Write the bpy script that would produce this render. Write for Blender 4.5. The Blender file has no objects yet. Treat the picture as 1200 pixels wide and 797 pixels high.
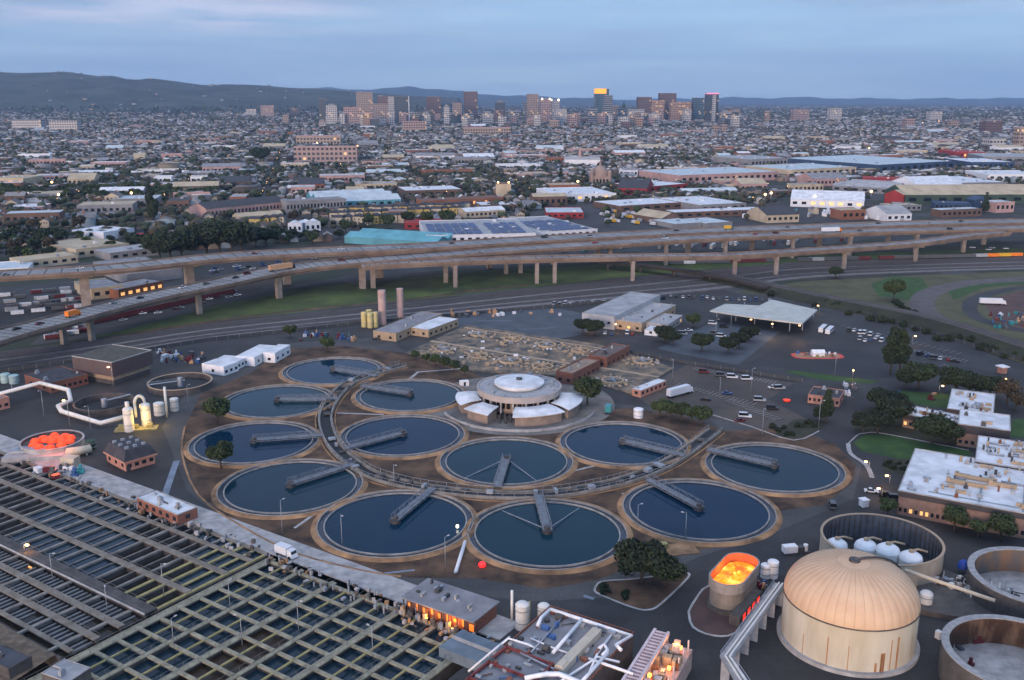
import bpy, math, random
import numpy as np
from mathutils import Vector
PI = math.pi
rnd = random.Random(7)
S = bpy.context.scene
COL = S.collection
# ---------------------------------------------------------------- camera, world, sun, exposure
FPX, HC = 1110.0, 127.0
PITCH = math.atan(284.0 / FPX)
cam_d = bpy.data.cameras.new("camera"); cam = bpy.data.objects.new("camera", cam_d); COL.objects.link(cam)
cam_d.sensor_width = 36.0; cam_d.lens = 36.0 * FPX / 1200.0
cam_d.clip_start = 1.0; cam_d.clip_end = 120000.0
cam.location = (0, 0, HC); cam.rotation_euler = (PI / 2 - PITCH, 0, 0)
S.camera = cam
W = bpy.data.worlds.new("World"); S.world = W; W.use_nodes = True
SUN_ELEV, SUN_AZ = math.radians(9.0), math.radians(205.0)     # azimuth clockwise from +Y
def build_world():
    nt = W.node_tree; nt.nodes.clear(); N = nt.nodes.new; L = nt.links.new
    out = N("ShaderNodeOutputWorld"); bg = N("ShaderNodeBackground"); sky = N("ShaderNodeTexSky")
    sky.sky_type = 'NISHITA'; sky.sun_disc = False; sky.sun_elevation = SUN_ELEV; sky.sun_rotation = SUN_AZ
    sky.altitude = 100; sky.air_density = 1.0; sky.dust_density = 0.6; sky.ozone_density = 4.5
    tc = N("ShaderNodeTexCoord"); mp = N("ShaderNodeMapping"); mp.inputs["Scale"].default_value = (1.6, 1.6, 16.0)
    L(tc.outputs["Generated"], mp.inputs["Vector"])
    nz = N("ShaderNodeTexNoise"); nz.inputs["Scale"].default_value = 1.7; nz.inputs["Detail"].default_value = 8; nz.inputs["Roughness"].default_value = 0.55
    L(mp.outputs[0], nz.inputs["Vector"])
    rp = N("ShaderNodeValToRGB"); rp.color_ramp.elements[0].position = 0.36; rp.color_ramp.elements[1].position = 0.66
    L(nz.outputs[0], rp.inputs[0])
    sx = N("ShaderNodeSeparateXYZ"); L(tc.outputs["Generated"], sx.inputs[0])
    mr = N("ShaderNodeMapRange"); mr.inputs[1].default_value = 0.0; mr.inputs[2].default_value = 0.12; mr.inputs[3].default_value = 0.88; mr.inputs[4].default_value = 0.92
    L(sx.outputs[2], mr.inputs[0])
    my = N("ShaderNodeMapRange"); my.inputs[1].default_value = -0.25; my.inputs[2].default_value = 0.35; my.inputs[3].default_value = 0.15; my.inputs[4].default_value = 1.0; L(sx.outputs[1], my.inputs[0])
    m0 = N("ShaderNodeMath"); m0.operation = 'MULTIPLY'; L(mr.outputs[0], m0.inputs[0]); L(my.outputs[0], m0.inputs[1])
    r2 = N("ShaderNodeMapRange"); r2.inputs[3].default_value = 0.80; r2.inputs[4].default_value = 1.0; L(rp.outputs[0], r2.inputs[0])
    mu = N("ShaderNodeMath"); mu.operation = 'MULTIPLY'; L(r2.outputs[0], mu.inputs[0]); L(m0.outputs[0], mu.inputs[1])
    mx = N("ShaderNodeMix"); mx.data_type = 'RGBA'
    L(mu.outputs[0], mx.inputs[0]); L(sky.outputs[0], mx.inputs[6])
    cm = N("ShaderNodeMix"); cm.data_type = 'RGBA'; cm.inputs[6].default_value = LOWSKY; cm.inputs[7].default_value = CLOUD
    mc = N("ShaderNodeMapRange"); mc.inputs[1].default_value = 0.0; mc.inputs[2].default_value = 0.11; L(sx.outputs[2], mc.inputs[0]); L(mc.outputs[0], cm.inputs[0])
    n2 = N("ShaderNodeTexNoise"); n2.inputs["Scale"].default_value = 3.1; n2.inputs["Detail"].default_value = 9; n2.inputs["Roughness"].default_value = 0.62; m2 = N("ShaderNodeMapping"); m2.inputs["Scale"].default_value = (1.3, 1.3, 22.0); m2.inputs["Location"].default_value = (3.7, 1.2, 0.4); L(tc.outputs["Generated"], m2.inputs["Vector"]); L(m2.outputs[0], n2.inputs["Vector"])
    w2 = N("ShaderNodeMapRange"); w2.inputs[1].default_value = 0.50; w2.inputs[2].default_value = 0.68; w2.inputs[3].default_value = 0.99; w2.inputs[4].default_value = 1.08; L(n2.outputs[0], w2.inputs[0])
    hs = N("ShaderNodeHueSaturation"); L(cm.outputs[2], hs.inputs["Color"]); L(w2.outputs[0], hs.inputs["Value"])
    w3 = N("ShaderNodeMapRange"); w3.inputs[1].default_value = 0.42; w3.inputs[2].default_value = 0.68; w3.inputs[3].default_value = 1.02; w3.inputs[4].default_value = 0.78; L(n2.outputs[0], w3.inputs[0]); L(w3.outputs[0], hs.inputs["Saturation"])
    # a thin pinkish cloud bank low in the north-east
    def MM(op, a, b_, c_=None):
        n = N("ShaderNodeMath"); n.operation = op
        for i_, v_ in enumerate((a, b_, c_)):
            if v_ is None: continue
            if isinstance(v_, (int, float)): n.inputs[i_].default_value = v_
            else: L(v_, n.inputs[i_])
        return n.outputs[0]
    dx = MM('DIVIDE', MM('ADD', sx.outputs[0], .32), .22); dz = MM('DIVIDE', MM('SUBTRACT', sx.outputs[2], .078), .024); rr = MM('ADD', MM('MULTIPLY', dx, dx), MM('MULTIPLY', dz, dz))
    fall = N("ShaderNodeMapRange"); fall.interpolation_type = 'SMOOTHSTEP'; fall.inputs[1].default_value = 1.0; fall.inputs[2].default_value = 0.0; L(rr, fall.inputs[0])
    pz = N("ShaderNodeMapping"); pz.inputs["Scale"].default_value = (5, 5, 55); L(tc.outputs["Generated"], pz.inputs["Vector"]); n4 = N("ShaderNodeTexNoise"); n4.inputs["Scale"].default_value = 1.6; n4.inputs["Detail"].default_value = 8; L(pz.outputs[0], n4.inputs["Vector"])
    s4 = N("ShaderNodeMapRange"); s4.inputs[1].default_value = .38; s4.inputs[2].default_value = .60; L(n4.outputs[0], s4.inputs[0])
    k4 = MM('MULTIPLY', MM('MULTIPLY', fall.outputs[0], s4.outputs[0]), .85); gt = MM('MULTIPLY', k4, MM('GREATER_THAN', sx.outputs[1], 0.0))
    m4 = N("ShaderNodeMix"); m4.data_type = 'RGBA'; L(gt, m4.inputs[0]); L(hs.outputs[0], m4.inputs[6]); m4.inputs[7].default_value = (2.3, 2.0, 2.4, 1); L(m4.outputs[2], mx.inputs[7])
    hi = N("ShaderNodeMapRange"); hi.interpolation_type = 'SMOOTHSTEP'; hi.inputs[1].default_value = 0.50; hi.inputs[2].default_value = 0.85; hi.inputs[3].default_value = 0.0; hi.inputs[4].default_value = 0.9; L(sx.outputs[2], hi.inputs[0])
    m3 = N("ShaderNodeMix"); m3.data_type = 'RGBA'; L(hi.outputs[0], m3.inputs[0]); L(mx.outputs[2], m3.inputs[6]); m3.inputs[7].default_value = ZENITHFILL  # bright zenith colour added above the view, gives the roofs more top light
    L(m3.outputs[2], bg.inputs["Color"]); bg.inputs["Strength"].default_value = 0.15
    L(bg.outputs[0], out.inputs["Surface"])
CLOUD = (1.08, 1.20, 1.70, 1); LOWSKY = (1.08, 1.58, 2.36, 1); ZENITHFILL = (3.1, 3.5, 4.4, 1)
build_world()
sd = bpy.data.lights.new("sun", 'SUN'); so = bpy.data.objects.new("sun", sd); COL.objects.link(so)
sd.energy = 1.05; sd.angle = math.radians(22); sd.color = (1.0, 0.66, 0.48)
_e = SUN_ELEV
so.rotation_euler = Vector((math.sin(SUN_AZ) * math.cos(_e), math.cos(SUN_AZ) * math.cos(_e), math.sin(_e))).to_track_quat('Z', 'Y').to_euler()
S.view_settings.view_transform = 'Standard'; S.view_settings.look = 'None'
S.view_settings.gamma = 1; S.view_settings.use_curve_mapping = False
S.view_settings.exposure = 1.25
S.render.engine = 'CYCLES'
S.cycles.max_bounces = 6; S.cycles.diffuse_bounces = 2; S.cycles.glossy_bounces = 2; S.cycles.transmission_bounces = 2
S.cycles.volume_bounces = 0; S.cycles.transparent_max_bounces = 6; S.cycles.use_denoising = True
S.cycles.caustics_reflective = False; S.cycles.caustics_refractive = False

def glow(loc, power, col=(1.0, .50, .14), r=.5, parent=None):
    """the light a lit lamp or fire of the place gives off"""
    d = bpy.data.lights.new("lamp_light", 'POINT'); d.energy = power; d.color = col; d.shadow_soft_size = r
    o = bpy.data.objects.new("lamp_light", d); COL.objects.link(o); o.location = loc
    if parent is not None: o.parent = parent
    return o
# ---------------------------------------------------------------- photo pixel (1200 x 797) to a point of the place
_c, _s = math.cos(PITCH), math.sin(PITCH)
def G(px, py, z=0.0):
    dx = px - 600.0; dy = py - 398.5
    d = FPX * _s + dy * _c; w = FPX * _c - dy * _s
    return ((HC - z) * dx / d, (HC - z) * w / d)
# ---------------------------------------------------------------- mesh builder
class MB:
    def __init__(s): s.v = []; s.f = []; s.m = []; s.sm = []; s.fr = None
    def frame(s, x=0, y=0, z=0, rz=0): s.fr = (x, y, z, math.cos(rz), math.sin(rz)) if (x or y or z or rz) else None; return s
    def add(s, vs, fs, m=0, smooth=False):
        b = len(s.v)
        if s.fr:
            x, y, z, c, n = s.fr
            vs = [(x + p[0] * c - p[1] * n, y + p[0] * n + p[1] * c, z + p[2]) for p in vs]
        s.v += [tuple(p) for p in vs]
        s.f += [tuple(i + b for i in f) for f in fs]
        s.m += [m] * len(fs); s.sm += [smooth] * len(fs)
        return s
    def box(s, x0, x1, y0, y1, z0, z1, m=0, top=None):
        vs = [(x0, y0, z0), (x1, y0, z0), (x1, y1, z0), (x0, y1, z0), (x0, y0, z1), (x1, y0, z1), (x1, y1, z1), (x0, y1, z1)]
        s.add(vs, [(0, 3, 2, 1), (0, 1, 5, 4), (1, 2, 6, 5), (2, 3, 7, 6), (3, 0, 4, 7), (4, 5, 6, 7)], m)
        if top is not None: s.m[-1] = top
        return s
    def cbox(s, cx, cy, sx, sy, z0, z1, m=0, rz=0, top=None):
        c, n = math.cos(rz), math.sin(rz)
        q = [(cx + a * sx / 2 * c - b * sy / 2 * n, cy + a * sx / 2 * n + b * sy / 2 * c) for a, b in ((-1, -1), (1, -1), (1, 1), (-1, 1))]
        return s.prism(q, z0, z1, m, top)
    def prism(s, q, z0, z1, m=0, top=None, bottom=False):
        n = len(q)
        a = sum(q[i][0] * q[(i + 1) % n][1] - q[(i + 1) % n][0] * q[i][1] for i in range(n))
        if a < 0: q = q[::-1]
        vs = [(x, y, z0) for x, y in q] + [(x, y, z1) for x, y in q]
        s.add(vs, [(i, (i + 1) % n, n + (i + 1) % n, n + i) for i in range(n)], m)
        s.add([(x, y, z1) for x, y in q], [tuple(range(n))], m if top is None else top)
        if bottom: s.add([(x, y, z0) for x, y in q], [tuple(range(n))[::-1]], m)
        return s
    def poly(s, q, z, m=0):
        n = len(q)
        a = sum(q[i][0] * q[(i + 1) % n][1] - q[(i + 1) % n][0] * q[i][1] for i in range(n))
        if a < 0: q = q[::-1]
        return s.add([(x, y, z) for x, y in q], [tuple(range(n))], m)
    def lathe(s, prof, n=48, m=0, cx=0, cy=0, a0=0, a1=2 * PI, smooth=True, cap=False):
        full = abs(a1 - a0 - 2 * PI) < 1e-6; k = n if full else n + 1
        vs = []
        for r, z in prof:
            for i in range(k):
                a = a0 + (a1 - a0) * i / n; vs.append((cx + r * math.cos(a), cy + r * math.sin(a), z))
        fs = []
        for j in range(len(prof) - 1):
            for i in range(n):
                i2 = (i + 1) % k
                fs.append((j * k + i, j * k + i2, (j + 1) * k + i2, (j + 1) * k + i))
        s.add(vs, fs, m, smooth)
        if cap: s.add([vs[(len(prof) - 1) * k + i] for i in range(k)], [tuple(range(k))], m) if not s.fr else s.poly([(cx + prof[-1][0] * math.cos(2 * PI * i / n), cy + prof[-1][0] * math.sin(2 * PI * i / n)) for i in range(n)], prof[-1][1], m)
        return s
    def cyl(s, x, y, r, z0, z1, n=12, m=0, r2=None, top=None):
        r2 = r if r2 is None else r2
        s.lathe([(r, z0), (r2, z1)], n, m, x, y)
        return s.poly([(x + r2 * math.cos(2 * PI * i / n), y + r2 * math.sin(2 * PI * i / n)) for i in range(n)], z1, m if top is None else top)
    def ring(s, ri, ro, z0, z1, n=64, m=0, cx=0, cy=0, a0=0, a1=2 * PI):
        return s.lathe([(ro, z0), (ro, z1), (ri, z1), (ri, z0)], n, m, cx, cy, a0, a1, smooth=False)
    def tube(s, pts, r, n=6, m=0, smooth=True):
        P = [Vector(p) for p in pts]; vs = []
        for i, p in enumerate(P):
            if i == 0: t = P[1] - P[0]
            elif i == len(P) - 1: t = P[-1] - P[-2]
            else: t = (P[i + 1] - p).normalized() + (p - P[i - 1]).normalized()
            t = t.normalized() if t.length > 1e-6 else Vector((0, 0, 1))
            u = t.cross(Vector((0, 0, 1)))
            if u.length < 0.05: u = t.cross(Vector((0, 1, 0)))
            u.normalize(); w = u.cross(t)
            rr = r[i] if isinstance(r, (list, tuple)) else r
            for k in range(n):
                a = 2 * PI * k / n; q = p + (u * math.cos(a) + w * math.sin(a)) * rr; vs.append(tuple(q))
        fs = [(i * n + k, i * n + (k + 1) % n, (i + 1) * n + (k + 1) % n, (i + 1) * n + k) for i in range(len(P) - 1) for k in range(n)]
        fs += [tuple(range(n))[::-1], tuple((len(P) - 1) * n + k for k in range(n))]
        return s.add(vs, fs, m, smooth)
    def bar(s, a, b, w, h, m=0):
        A = Vector(a); B = Vector(b); t = (B - A)
        u = t.cross(Vector((0, 0, 1)))
        if u.length < 1e-4: u = Vector((1, 0, 0))
        u.normalize(); v = u.cross(t).normalized()
        vs = [tuple(p + u * i * w / 2 + v * j * h / 2) for p in (A, B) for i, j in ((-1, -1), (1, -1), (1, 1), (-1, 1))]
        return s.add(vs, [(0, 1, 2, 3), (7, 6, 5, 4), (0, 4, 5, 1), (1, 5, 6, 2), (2, 6, 7, 3), (3, 7, 4, 0)], m)
    def strip(s, pts, w, z, m=0, th=None, off=0.0):
        """a ribbon along (x,y[,z]) points"""
        P = [Vector((p[0], p[1])) for p in pts]; Z = [(p[2] if len(p) > 2 else 0) + z for p in pts]
        Lf = []; R = []
        for i, p in enumerate(P):
            t = (P[min(i + 1, len(P) - 1)] - P[max(i - 1, 0)]).normalized(); nrm = Vector((-t.y, t.x))
            ww = w[i] if isinstance(w, (list, tuple)) else w
            c = p + nrm * off
            Lf.append(c + nrm * ww / 2); R.append(c - nrm * ww / 2)
        n = len(P); vs = [(q.x, q.y, Z[i]) for i, q in enumerate(Lf)] + [(q.x, q.y, Z[i]) for i, q in enumerate(R)]
        s.add(vs, [(n + i, n + i + 1, i + 1, i) for i in range(n - 1)], m)
        if th:
            vb = [(q.x, q.y, Z[i] - th) for i, q in enumerate(Lf)] + [(q.x, q.y, Z[i] - th) for i, q in enumerate(R)]
            s.add(vs + vb, [(i, i + 1, 2 * n + i + 1, 2 * n + i) for i in range(n - 1)] + [(n + i + 1, n + i, 3 * n + i, 3 * n + i + 1) for i in range(n - 1)]
                  + [(2 * n + i, 2 * n + i + 1, 3 * n + i + 1, 3 * n + i) for i in range(n - 1)] + [(0, 2 * n, 3 * n, n), (n - 1, 2 * n - 1, 4 * n - 1, 3 * n - 1)], m)
        return s
    def gable(s, x0, x1, y0, y1, ze, zr, m_roof=1, m_wall=0, over=0.3, axis='x'):
        """gable ends and roof; ridge along x"""
        if axis == 'x':
            ym = (y0 + y1) / 2
            s.add([(x0, y0, ze), (x0, y1, ze), (x0, ym, zr), (x1, y0, ze), (x1, y1, ze), (x1, ym, zr)], [(0, 2, 1), (3, 4, 5)], m_wall)
            X0, X1, Y0, Y1 = x0 - over, x1 + over, y0 - over, y1 + over; dz = 0.12
            s.add([(X0, Y0, ze - .1), (X1, Y0, ze - .1), (X1, ym, zr + dz), (X0, ym, zr + dz), (X1, Y1, ze - .1), (X0, Y1, ze - .1)], [(0, 1, 2, 3), (3, 2, 4, 5)], m_roof)
        else:
            xm = (x0 + x1) / 2
            s.add([(x0, y0, ze), (x1, y0, ze), (xm, y0, zr), (x0, y1, ze), (x1, y1, ze), (xm, y1, zr)], [(0, 1, 2), (3, 5, 4)], m_wall)
            X0, X1, Y0, Y1 = x0 - over, x1 + over, y0 - over, y1 + over; dz = 0.12
            s.add([(X0, Y0, ze - .1), (xm, Y0, zr + dz), (xm, Y1, zr + dz), (X0, Y1, ze - .1), (X1, Y0, ze - .1), (X1, Y1, ze - .1)], [(0, 1, 2, 3), (1, 4, 5, 2)], m_roof)
        return s
def mesh_of(name, mb, mats):
    me = bpy.data.meshes.new(name)
    me.from_pydata(mb.v, [], mb.f)
    if not isinstance(mats, (list, tuple)): mats = [mats]
    for m in mats: me.materials.append(m)
    if mb.f:
        me.polygons.foreach_set("material_index", [min(i, len(mats) - 1) for i in mb.m])
        me.polygons.foreach_set("use_smooth", mb.sm)
    me.update()
    return me
def _link(name, data, parent=None, loc=None, rz=0):
    o = bpy.data.objects.new(name, data); COL.objects.link(o)
    if parent is not None: o.parent = parent
    if loc is not None: o.location = (loc[0], loc[1], loc[2] if len(loc) > 2 else 0)
    if rz: o.rotation_euler = (0, 0, rz)
    return o
def tag(o, label=None, cat=None, group=None, kind=None):
    if label: o["label"] = label
    if cat: o["category"] = cat
    if group: o["group"] = group
    if kind: o["kind"] = kind
    return o
def thing(name, label, cat, loc=(0, 0, 0), rz=0, group=None):
    return tag(_link(name, None, None, loc, rz), label, cat, group)
def part(name, mb, mats, parent, label=None):
    o = _link(name, mesh_of(name, mb, mats), parent)
    if label: o["label"] = label
    return o
def solo(name, mb, mats, label, cat, loc=(0, 0, 0), rz=0, group=None):
    return tag(_link(name, mesh_of(name, mb, mats), None, loc, rz), label, cat, group)
def struct(name, mb, mats, kind='structure'):
    return tag(_link(name, mesh_of(name, mb, mats)), kind=kind)
KIDS = {}
def dup(root, loc, rz=0, label=None, group=None, scale=None):
    r = root.copy(); COL.objects.link(r); r.location = (loc[0], loc[1], loc[2] if len(loc) > 2 else 0); r.rotation_euler = (0, 0, rz)
    if scale is not None: r.scale = (scale, scale, scale) if not isinstance(scale, tuple) else scale
    if label: r['label'] = label
    if group: r['group'] = group
    if root.name not in KIDS: KIDS[root.name] = [(ch, list(ch.children)) for ch in root.children]
    for ch, subs in KIDS[root.name]:
        c = ch.copy(); COL.objects.link(c); c.parent = r
        for g in subs:
            d = g.copy(); COL.objects.link(d); d.parent = c
    return r
class Proto:
    """first placement uses the prototype itself, later ones copy it"""
    def __init__(s, root): s.root = root; s.used = False
    def put(s, loc, rz=0, label=None, group=None, scale=None):
        if s.used: return dup(s.root, loc, rz, label, group, scale)
        s.used = True; r = s.root
        if r.name not in KIDS: KIDS[r.name] = [(ch, list(ch.children)) for ch in r.children]
        r.location = (loc[0], loc[1], loc[2] if len(loc) > 2 else 0); r.rotation_euler = (0, 0, rz)
        if scale is not None: r.scale = (scale, scale, scale) if not isinstance(scale, tuple) else scale
        if label: r['label'] = label
        if group: r['group'] = group
        return r
# ---------------------------------------------------------------- materials
MT = {}
def mat(name, col, rough=0.85, var=0.18, scale=0.25, metal=0.0, bump=0.0, col2=None, detail=5, coord='pos', rand=0.0, spec=None, stretch=None, thr=None):
    if name in MT: return MT[name]
    m = bpy.data.materials.new(name); m.use_nodes = True; nt = m.node_tree; nt.nodes.clear(); N = nt.nodes.new; L = nt.links.new
    out = N("ShaderNodeOutputMaterial"); b = N("ShaderNodeBsdfPrincipled"); L(b.outputs[0], out.inputs[0])
    b.inputs["Roughness"].default_value = rough; b.inputs["Metallic"].default_value = metal
    if spec is not None: b.inputs["Specular IOR Level"].default_value = spec
    if coord == 'pos': src = N("ShaderNodeNewGeometry").outputs["Position"]
    else: src = N("ShaderNodeTexCoord").outputs["Object"]
    if stretch:
        mp = N("ShaderNodeMapping"); mp.inputs["Scale"].default_value = stretch; L(src, mp.inputs["Vector"]); src = mp.outputs[0]
    nz = N("ShaderNodeTexNoise"); nz.inputs["Scale"].default_value = scale; nz.inputs["Detail"].default_value = detail; nz.inputs["Roughness"].default_value = 0.6
    L(src, nz.inputs["Vector"])
    rp = N("ShaderNodeValToRGB"); e = rp.color_ramp.elements
    lo, hi = thr if thr else (0.32, 0.68)
    e[0].position = lo; e[1].position = hi
    c2 = col2 if col2 else tuple(min(1, c * (1 + var)) for c in col)
    c1 = col if col2 else tuple(c * (1 - var) for c in col)
    e[0].color = (*c1, 1); e[1].color = (*c2, 1)
    L(nz.outputs[0], rp.inputs[0]); cs = rp.outputs[0]
    if rand:
        oi = N("ShaderNodeObjectInfo"); hs = N("ShaderNodeHueSaturation"); mr = N("ShaderNodeMapRange")
        mr.inputs[3].default_value = 1 - rand; mr.inputs[4].default_value = 1 + rand
        L(oi.outputs["Random"], mr.inputs[0]); L(mr.outputs[0], hs.inputs["Value"]); L(cs, hs.inputs["Color"]); cs = hs.outputs[0]
    L(cs, b.inputs["Base Color"])
    if bump:
        bp = N("ShaderNodeBump"); bp.inputs["Strength"].default_value = bump; bp.inputs["Distance"].default_value = 0.3
        L(nz.outputs[0], bp.inputs["Height"]); L(bp.outputs[0], b.inputs["Normal"])
    MT[name] = m; return m
def emis(name, col, strength, sample=False):
    if name in MT: return MT[name]
    m = bpy.data.materials.new(name); m.use_nodes = True; b = m.node_tree.nodes["Principled BSDF"]
    b.inputs["Base Color"].default_value = (*col, 1); b.inputs["Emission Color"].default_value = (*col, 1); b.inputs["Emission Strength"].default_value = strength
    if not sample: m.cycles.emission_sampling = 'NONE'
    MT[name] = m; return m
def palette(name, cols, rough=0.85, var=0.15, scale=0.4):
    """colour picked per object"""
    m = bpy.data.materials.new(name); m.use_nodes = True; nt = m.node_tree; b = nt.nodes["Principled BSDF"]; N = nt.nodes.new; L = nt.links.new
    oi = N("ShaderNodeObjectInfo"); rp = N("ShaderNodeValToRGB"); cr = rp.color_ramp; cr.interpolation = 'CONSTANT'
    k = len(cols)
    while len(cr.elements) < k: cr.elements.new(0.5)
    for i, c in enumerate(cols): cr.elements[i].position = i / k
    for i, c in enumerate(cols): cr.elements[i].color = (*c, 1)
    L(oi.outputs["Random"], rp.inputs[0])
    nz = N("ShaderNodeTexNoise"); nz.inputs["Scale"].default_value = scale; L(N("ShaderNodeNewGeometry").outputs["Position"], nz.inputs["Vector"])
    mr = N("ShaderNodeMapRange"); mr.inputs[1].default_value = .3; mr.inputs[2].default_value = .7; mr.inputs[3].default_value = 1 - var; mr.inputs[4].default_value = 1 + var
    L(nz.outputs[0], mr.inputs[0])
    hs = N("ShaderNodeHueSaturation"); L(mr.outputs[0], hs.inputs["Value"]); L(rp.outputs[0], hs.inputs["Color"]); L(hs.outputs[0], b.inputs["Base Color"])
    b.inputs["Roughness"].default_value = rough
    MT[name] = m; return m
def attrmat(name, rough=0.85):
    """colour from the mesh's own face colours (each house or car its paint)"""
    m = bpy.data.materials.new(name); m.use_nodes = True; nt = m.node_tree; b = nt.nodes["Principled BSDF"]
    a = nt.nodes.new("ShaderNodeAttribute"); a.attribute_name = "paint"; nt.links.new(a.outputs["Color"], b.inputs["Base Color"])
    b.inputs["Roughness"].default_value = rough; MT[name] = m; return m
def np_mesh(name, V, F, C, m, kind='stuff'):
    """V (n,3), F (k,4) or (k,3), C (k,3) face colours -> one object"""
    me = bpy.data.meshes.new(name); k, w = F.shape
    me.vertices.add(len(V)); me.vertices.foreach_set("co", V.astype(np.float32).ravel())
    me.loops.add(k * w); me.loops.foreach_set("vertex_index", F.astype(np.int32).ravel())
    me.polygons.add(k); me.polygons.foreach_set("loop_start", (np.arange(k) * w).astype(np.int32)); me.polygons.foreach_set("loop_total", np.full(k, w, np.int32))
    me.update(calc_edges=True)
    if C is not None:
        at = me.attributes.new("paint", 'FLOAT_COLOR', 'FACE'); at.data.foreach_set("color", np.c_[C, np.ones(len(C))].astype(np.float32).ravel())
    me.materials.append(m)
    o = _link(name, me); tag(o, kind=kind); return o

def paved(name, c1, c2, rough=.8):
    """asphalt: broad wear, square repair patches, cracks and fine grain"""
    m = bpy.data.materials.new(name); m.use_nodes = True; nt = m.node_tree; b = nt.nodes["Principled BSDF"]; N = nt.nodes.new; L = nt.links.new
    g = N("ShaderNodeNewGeometry").outputs["Position"]
    n1 = N("ShaderNodeTexNoise"); n1.inputs["Scale"].default_value = .035; n1.inputs["Detail"].default_value = 10; n1.inputs["Roughness"].default_value = .68; L(g, n1.inputs["Vector"])
    rp = N("ShaderNodeValToRGB"); e = rp.color_ramp.elements; e[0].position = .36; e[1].position = .66; e[0].color = (*c1, 1); e[1].color = (*c2, 1); L(n1.outputs[0], rp.inputs[0])
    v = N("ShaderNodeTexVoronoi"); v.distance = 'CHEBYCHEV'; v.inputs["Scale"].default_value = .055; L(g, v.inputs["Vector"]); sp = N("ShaderNodeSeparateColor"); L(v.outputs["Color"], sp.inputs[0])
    m1 = N("ShaderNodeMapRange"); m1.inputs[1].default_value = .55; m1.inputs[2].default_value = .9; m1.inputs[3].default_value = 1.0; m1.inputs[4].default_value = .78; L(sp.outputs[0], m1.inputs[0])
    v2 = N("ShaderNodeTexVoronoi"); v2.feature = 'DISTANCE_TO_EDGE'; v2.inputs["Scale"].default_value = .12; L(g, v2.inputs["Vector"])
    m2 = N("ShaderNodeMapRange"); m2.inputs[1].default_value = 0; m2.inputs[2].default_value = .018; m2.inputs[3].default_value = .72; m2.inputs[4].default_value = 1; L(v2.outputs[0], m2.inputs[0])
    n3 = N("ShaderNodeTexNoise"); n3.inputs["Scale"].default_value = 1.2; n3.inputs["Detail"].default_value = 6; L(g, n3.inputs["Vector"]); m3 = N("ShaderNodeMapRange"); m3.inputs[1].default_value = .3; m3.inputs[2].default_value = .7; m3.inputs[3].default_value = .82; m3.inputs[4].default_value = 1.18; L(n3.outputs[0], m3.inputs[0])
    a = N("ShaderNodeMath"); a.operation = 'MULTIPLY'; L(m1.outputs[0], a.inputs[0]); L(m2.outputs[0], a.inputs[1]); a2 = N("ShaderNodeMath"); a2.operation = 'MULTIPLY'; L(a.outputs[0], a2.inputs[0]); L(m3.outputs[0], a2.inputs[1])
    hs = N("ShaderNodeHueSaturation"); L(a2.outputs[0], hs.inputs["Value"]); L(rp.outputs[0], hs.inputs["Color"]); L(hs.outputs[0], b.inputs["Base Color"]); b.inputs["Roughness"].default_value = rough
    MT[name] = m; return m
asphalt = paved("asphalt", (0.016, 0.0175, 0.020), (0.042, 0.042, 0.0435))
asphalt_dark = paved("asphalt_dark", (0.012, 0.014, 0.018), (0.024, 0.027, 0.032))
asphalt_brown = paved("asphalt_brown", (0.048, 0.038, 0.033), (0.092, 0.072, 0.060))
concrete = mat("concrete", (0.10, 0.095, 0.09), 0.9, scale=0.15, col2=(0.20, 0.185, 0.17), detail=8, bump=0.1)
conc_light = mat("concrete_light", (0.22, 0.215, 0.215), 0.85, scale=0.3, col2=(0.42, 0.41, 0.41), detail=7)
conc_tan = mat("concrete_tan", (0.10, 0.060, 0.034), 0.9, scale=0.13, col2=(0.42, 0.24, 0.120), detail=7)
conc_dark = mat("concrete_dark", (0.050, 0.046, 0.044), 0.9, scale=0.3, col2=(0.11, 0.10, 0.095), detail=8)
soil = mat("bare_soil", (0.022, 0.013, 0.008), 0.95, scale=0.11, col2=(0.155, 0.088, 0.050), detail=12, bump=0.3, thr=(.36, .72))
soil_red = mat("reddish_soil", (0.05, 0.03, 0.028), 0.95, scale=0.1, col2=(0.11, 0.06, 0.05), detail=9)
grass_m = mat("grass", (0.022, 0.034, 0.008), 0.95, scale=0.04, col2=(0.075, 0.110, 0.018), detail=10, bump=0.2)
lawn_m = mat("lawn", (0.016, 0.048, 0.010), 0.95, scale=0.15, col2=(0.036, 0.085, 0.014), detail=8)
dry_m = mat("dry_grass", (0.045, 0.048, 0.020), 0.95, scale=0.06, col2=(0.10, 0.095, 0.045), detail=10)
white_m = mat("white_paint", (0.62, 0.63, 0.66), 0.6, scale=0.5, col2=(0.78, 0.79, 0.82))
roof_white = mat("white_roofing", (0.46, 0.475, 0.50), 0.6, scale=0.16, col2=(0.68, 0.70, 0.74), detail=11, thr=(.34, .60))
steel = mat("galvanised_steel", (0.22, 0.25, 0.29), 0.5, scale=0.6, col2=(0.36, 0.39, 0.44), metal=0.3)
dark_steel = mat("dark_steel", (0.035, 0.036, 0.040), 0.55, scale=0.6, col2=(0.06, 0.06, 0.066))
rust_m = mat("rusty_steel", (0.10, 0.035, 0.015), 0.85, scale=1.0, col2=(0.26, 0.09, 0.03))
pale_roof = mat('pale_grey_roofing', (.22, .225, .24), .8, scale=.12, col2=(.38, .385, .40), detail=9)
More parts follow.
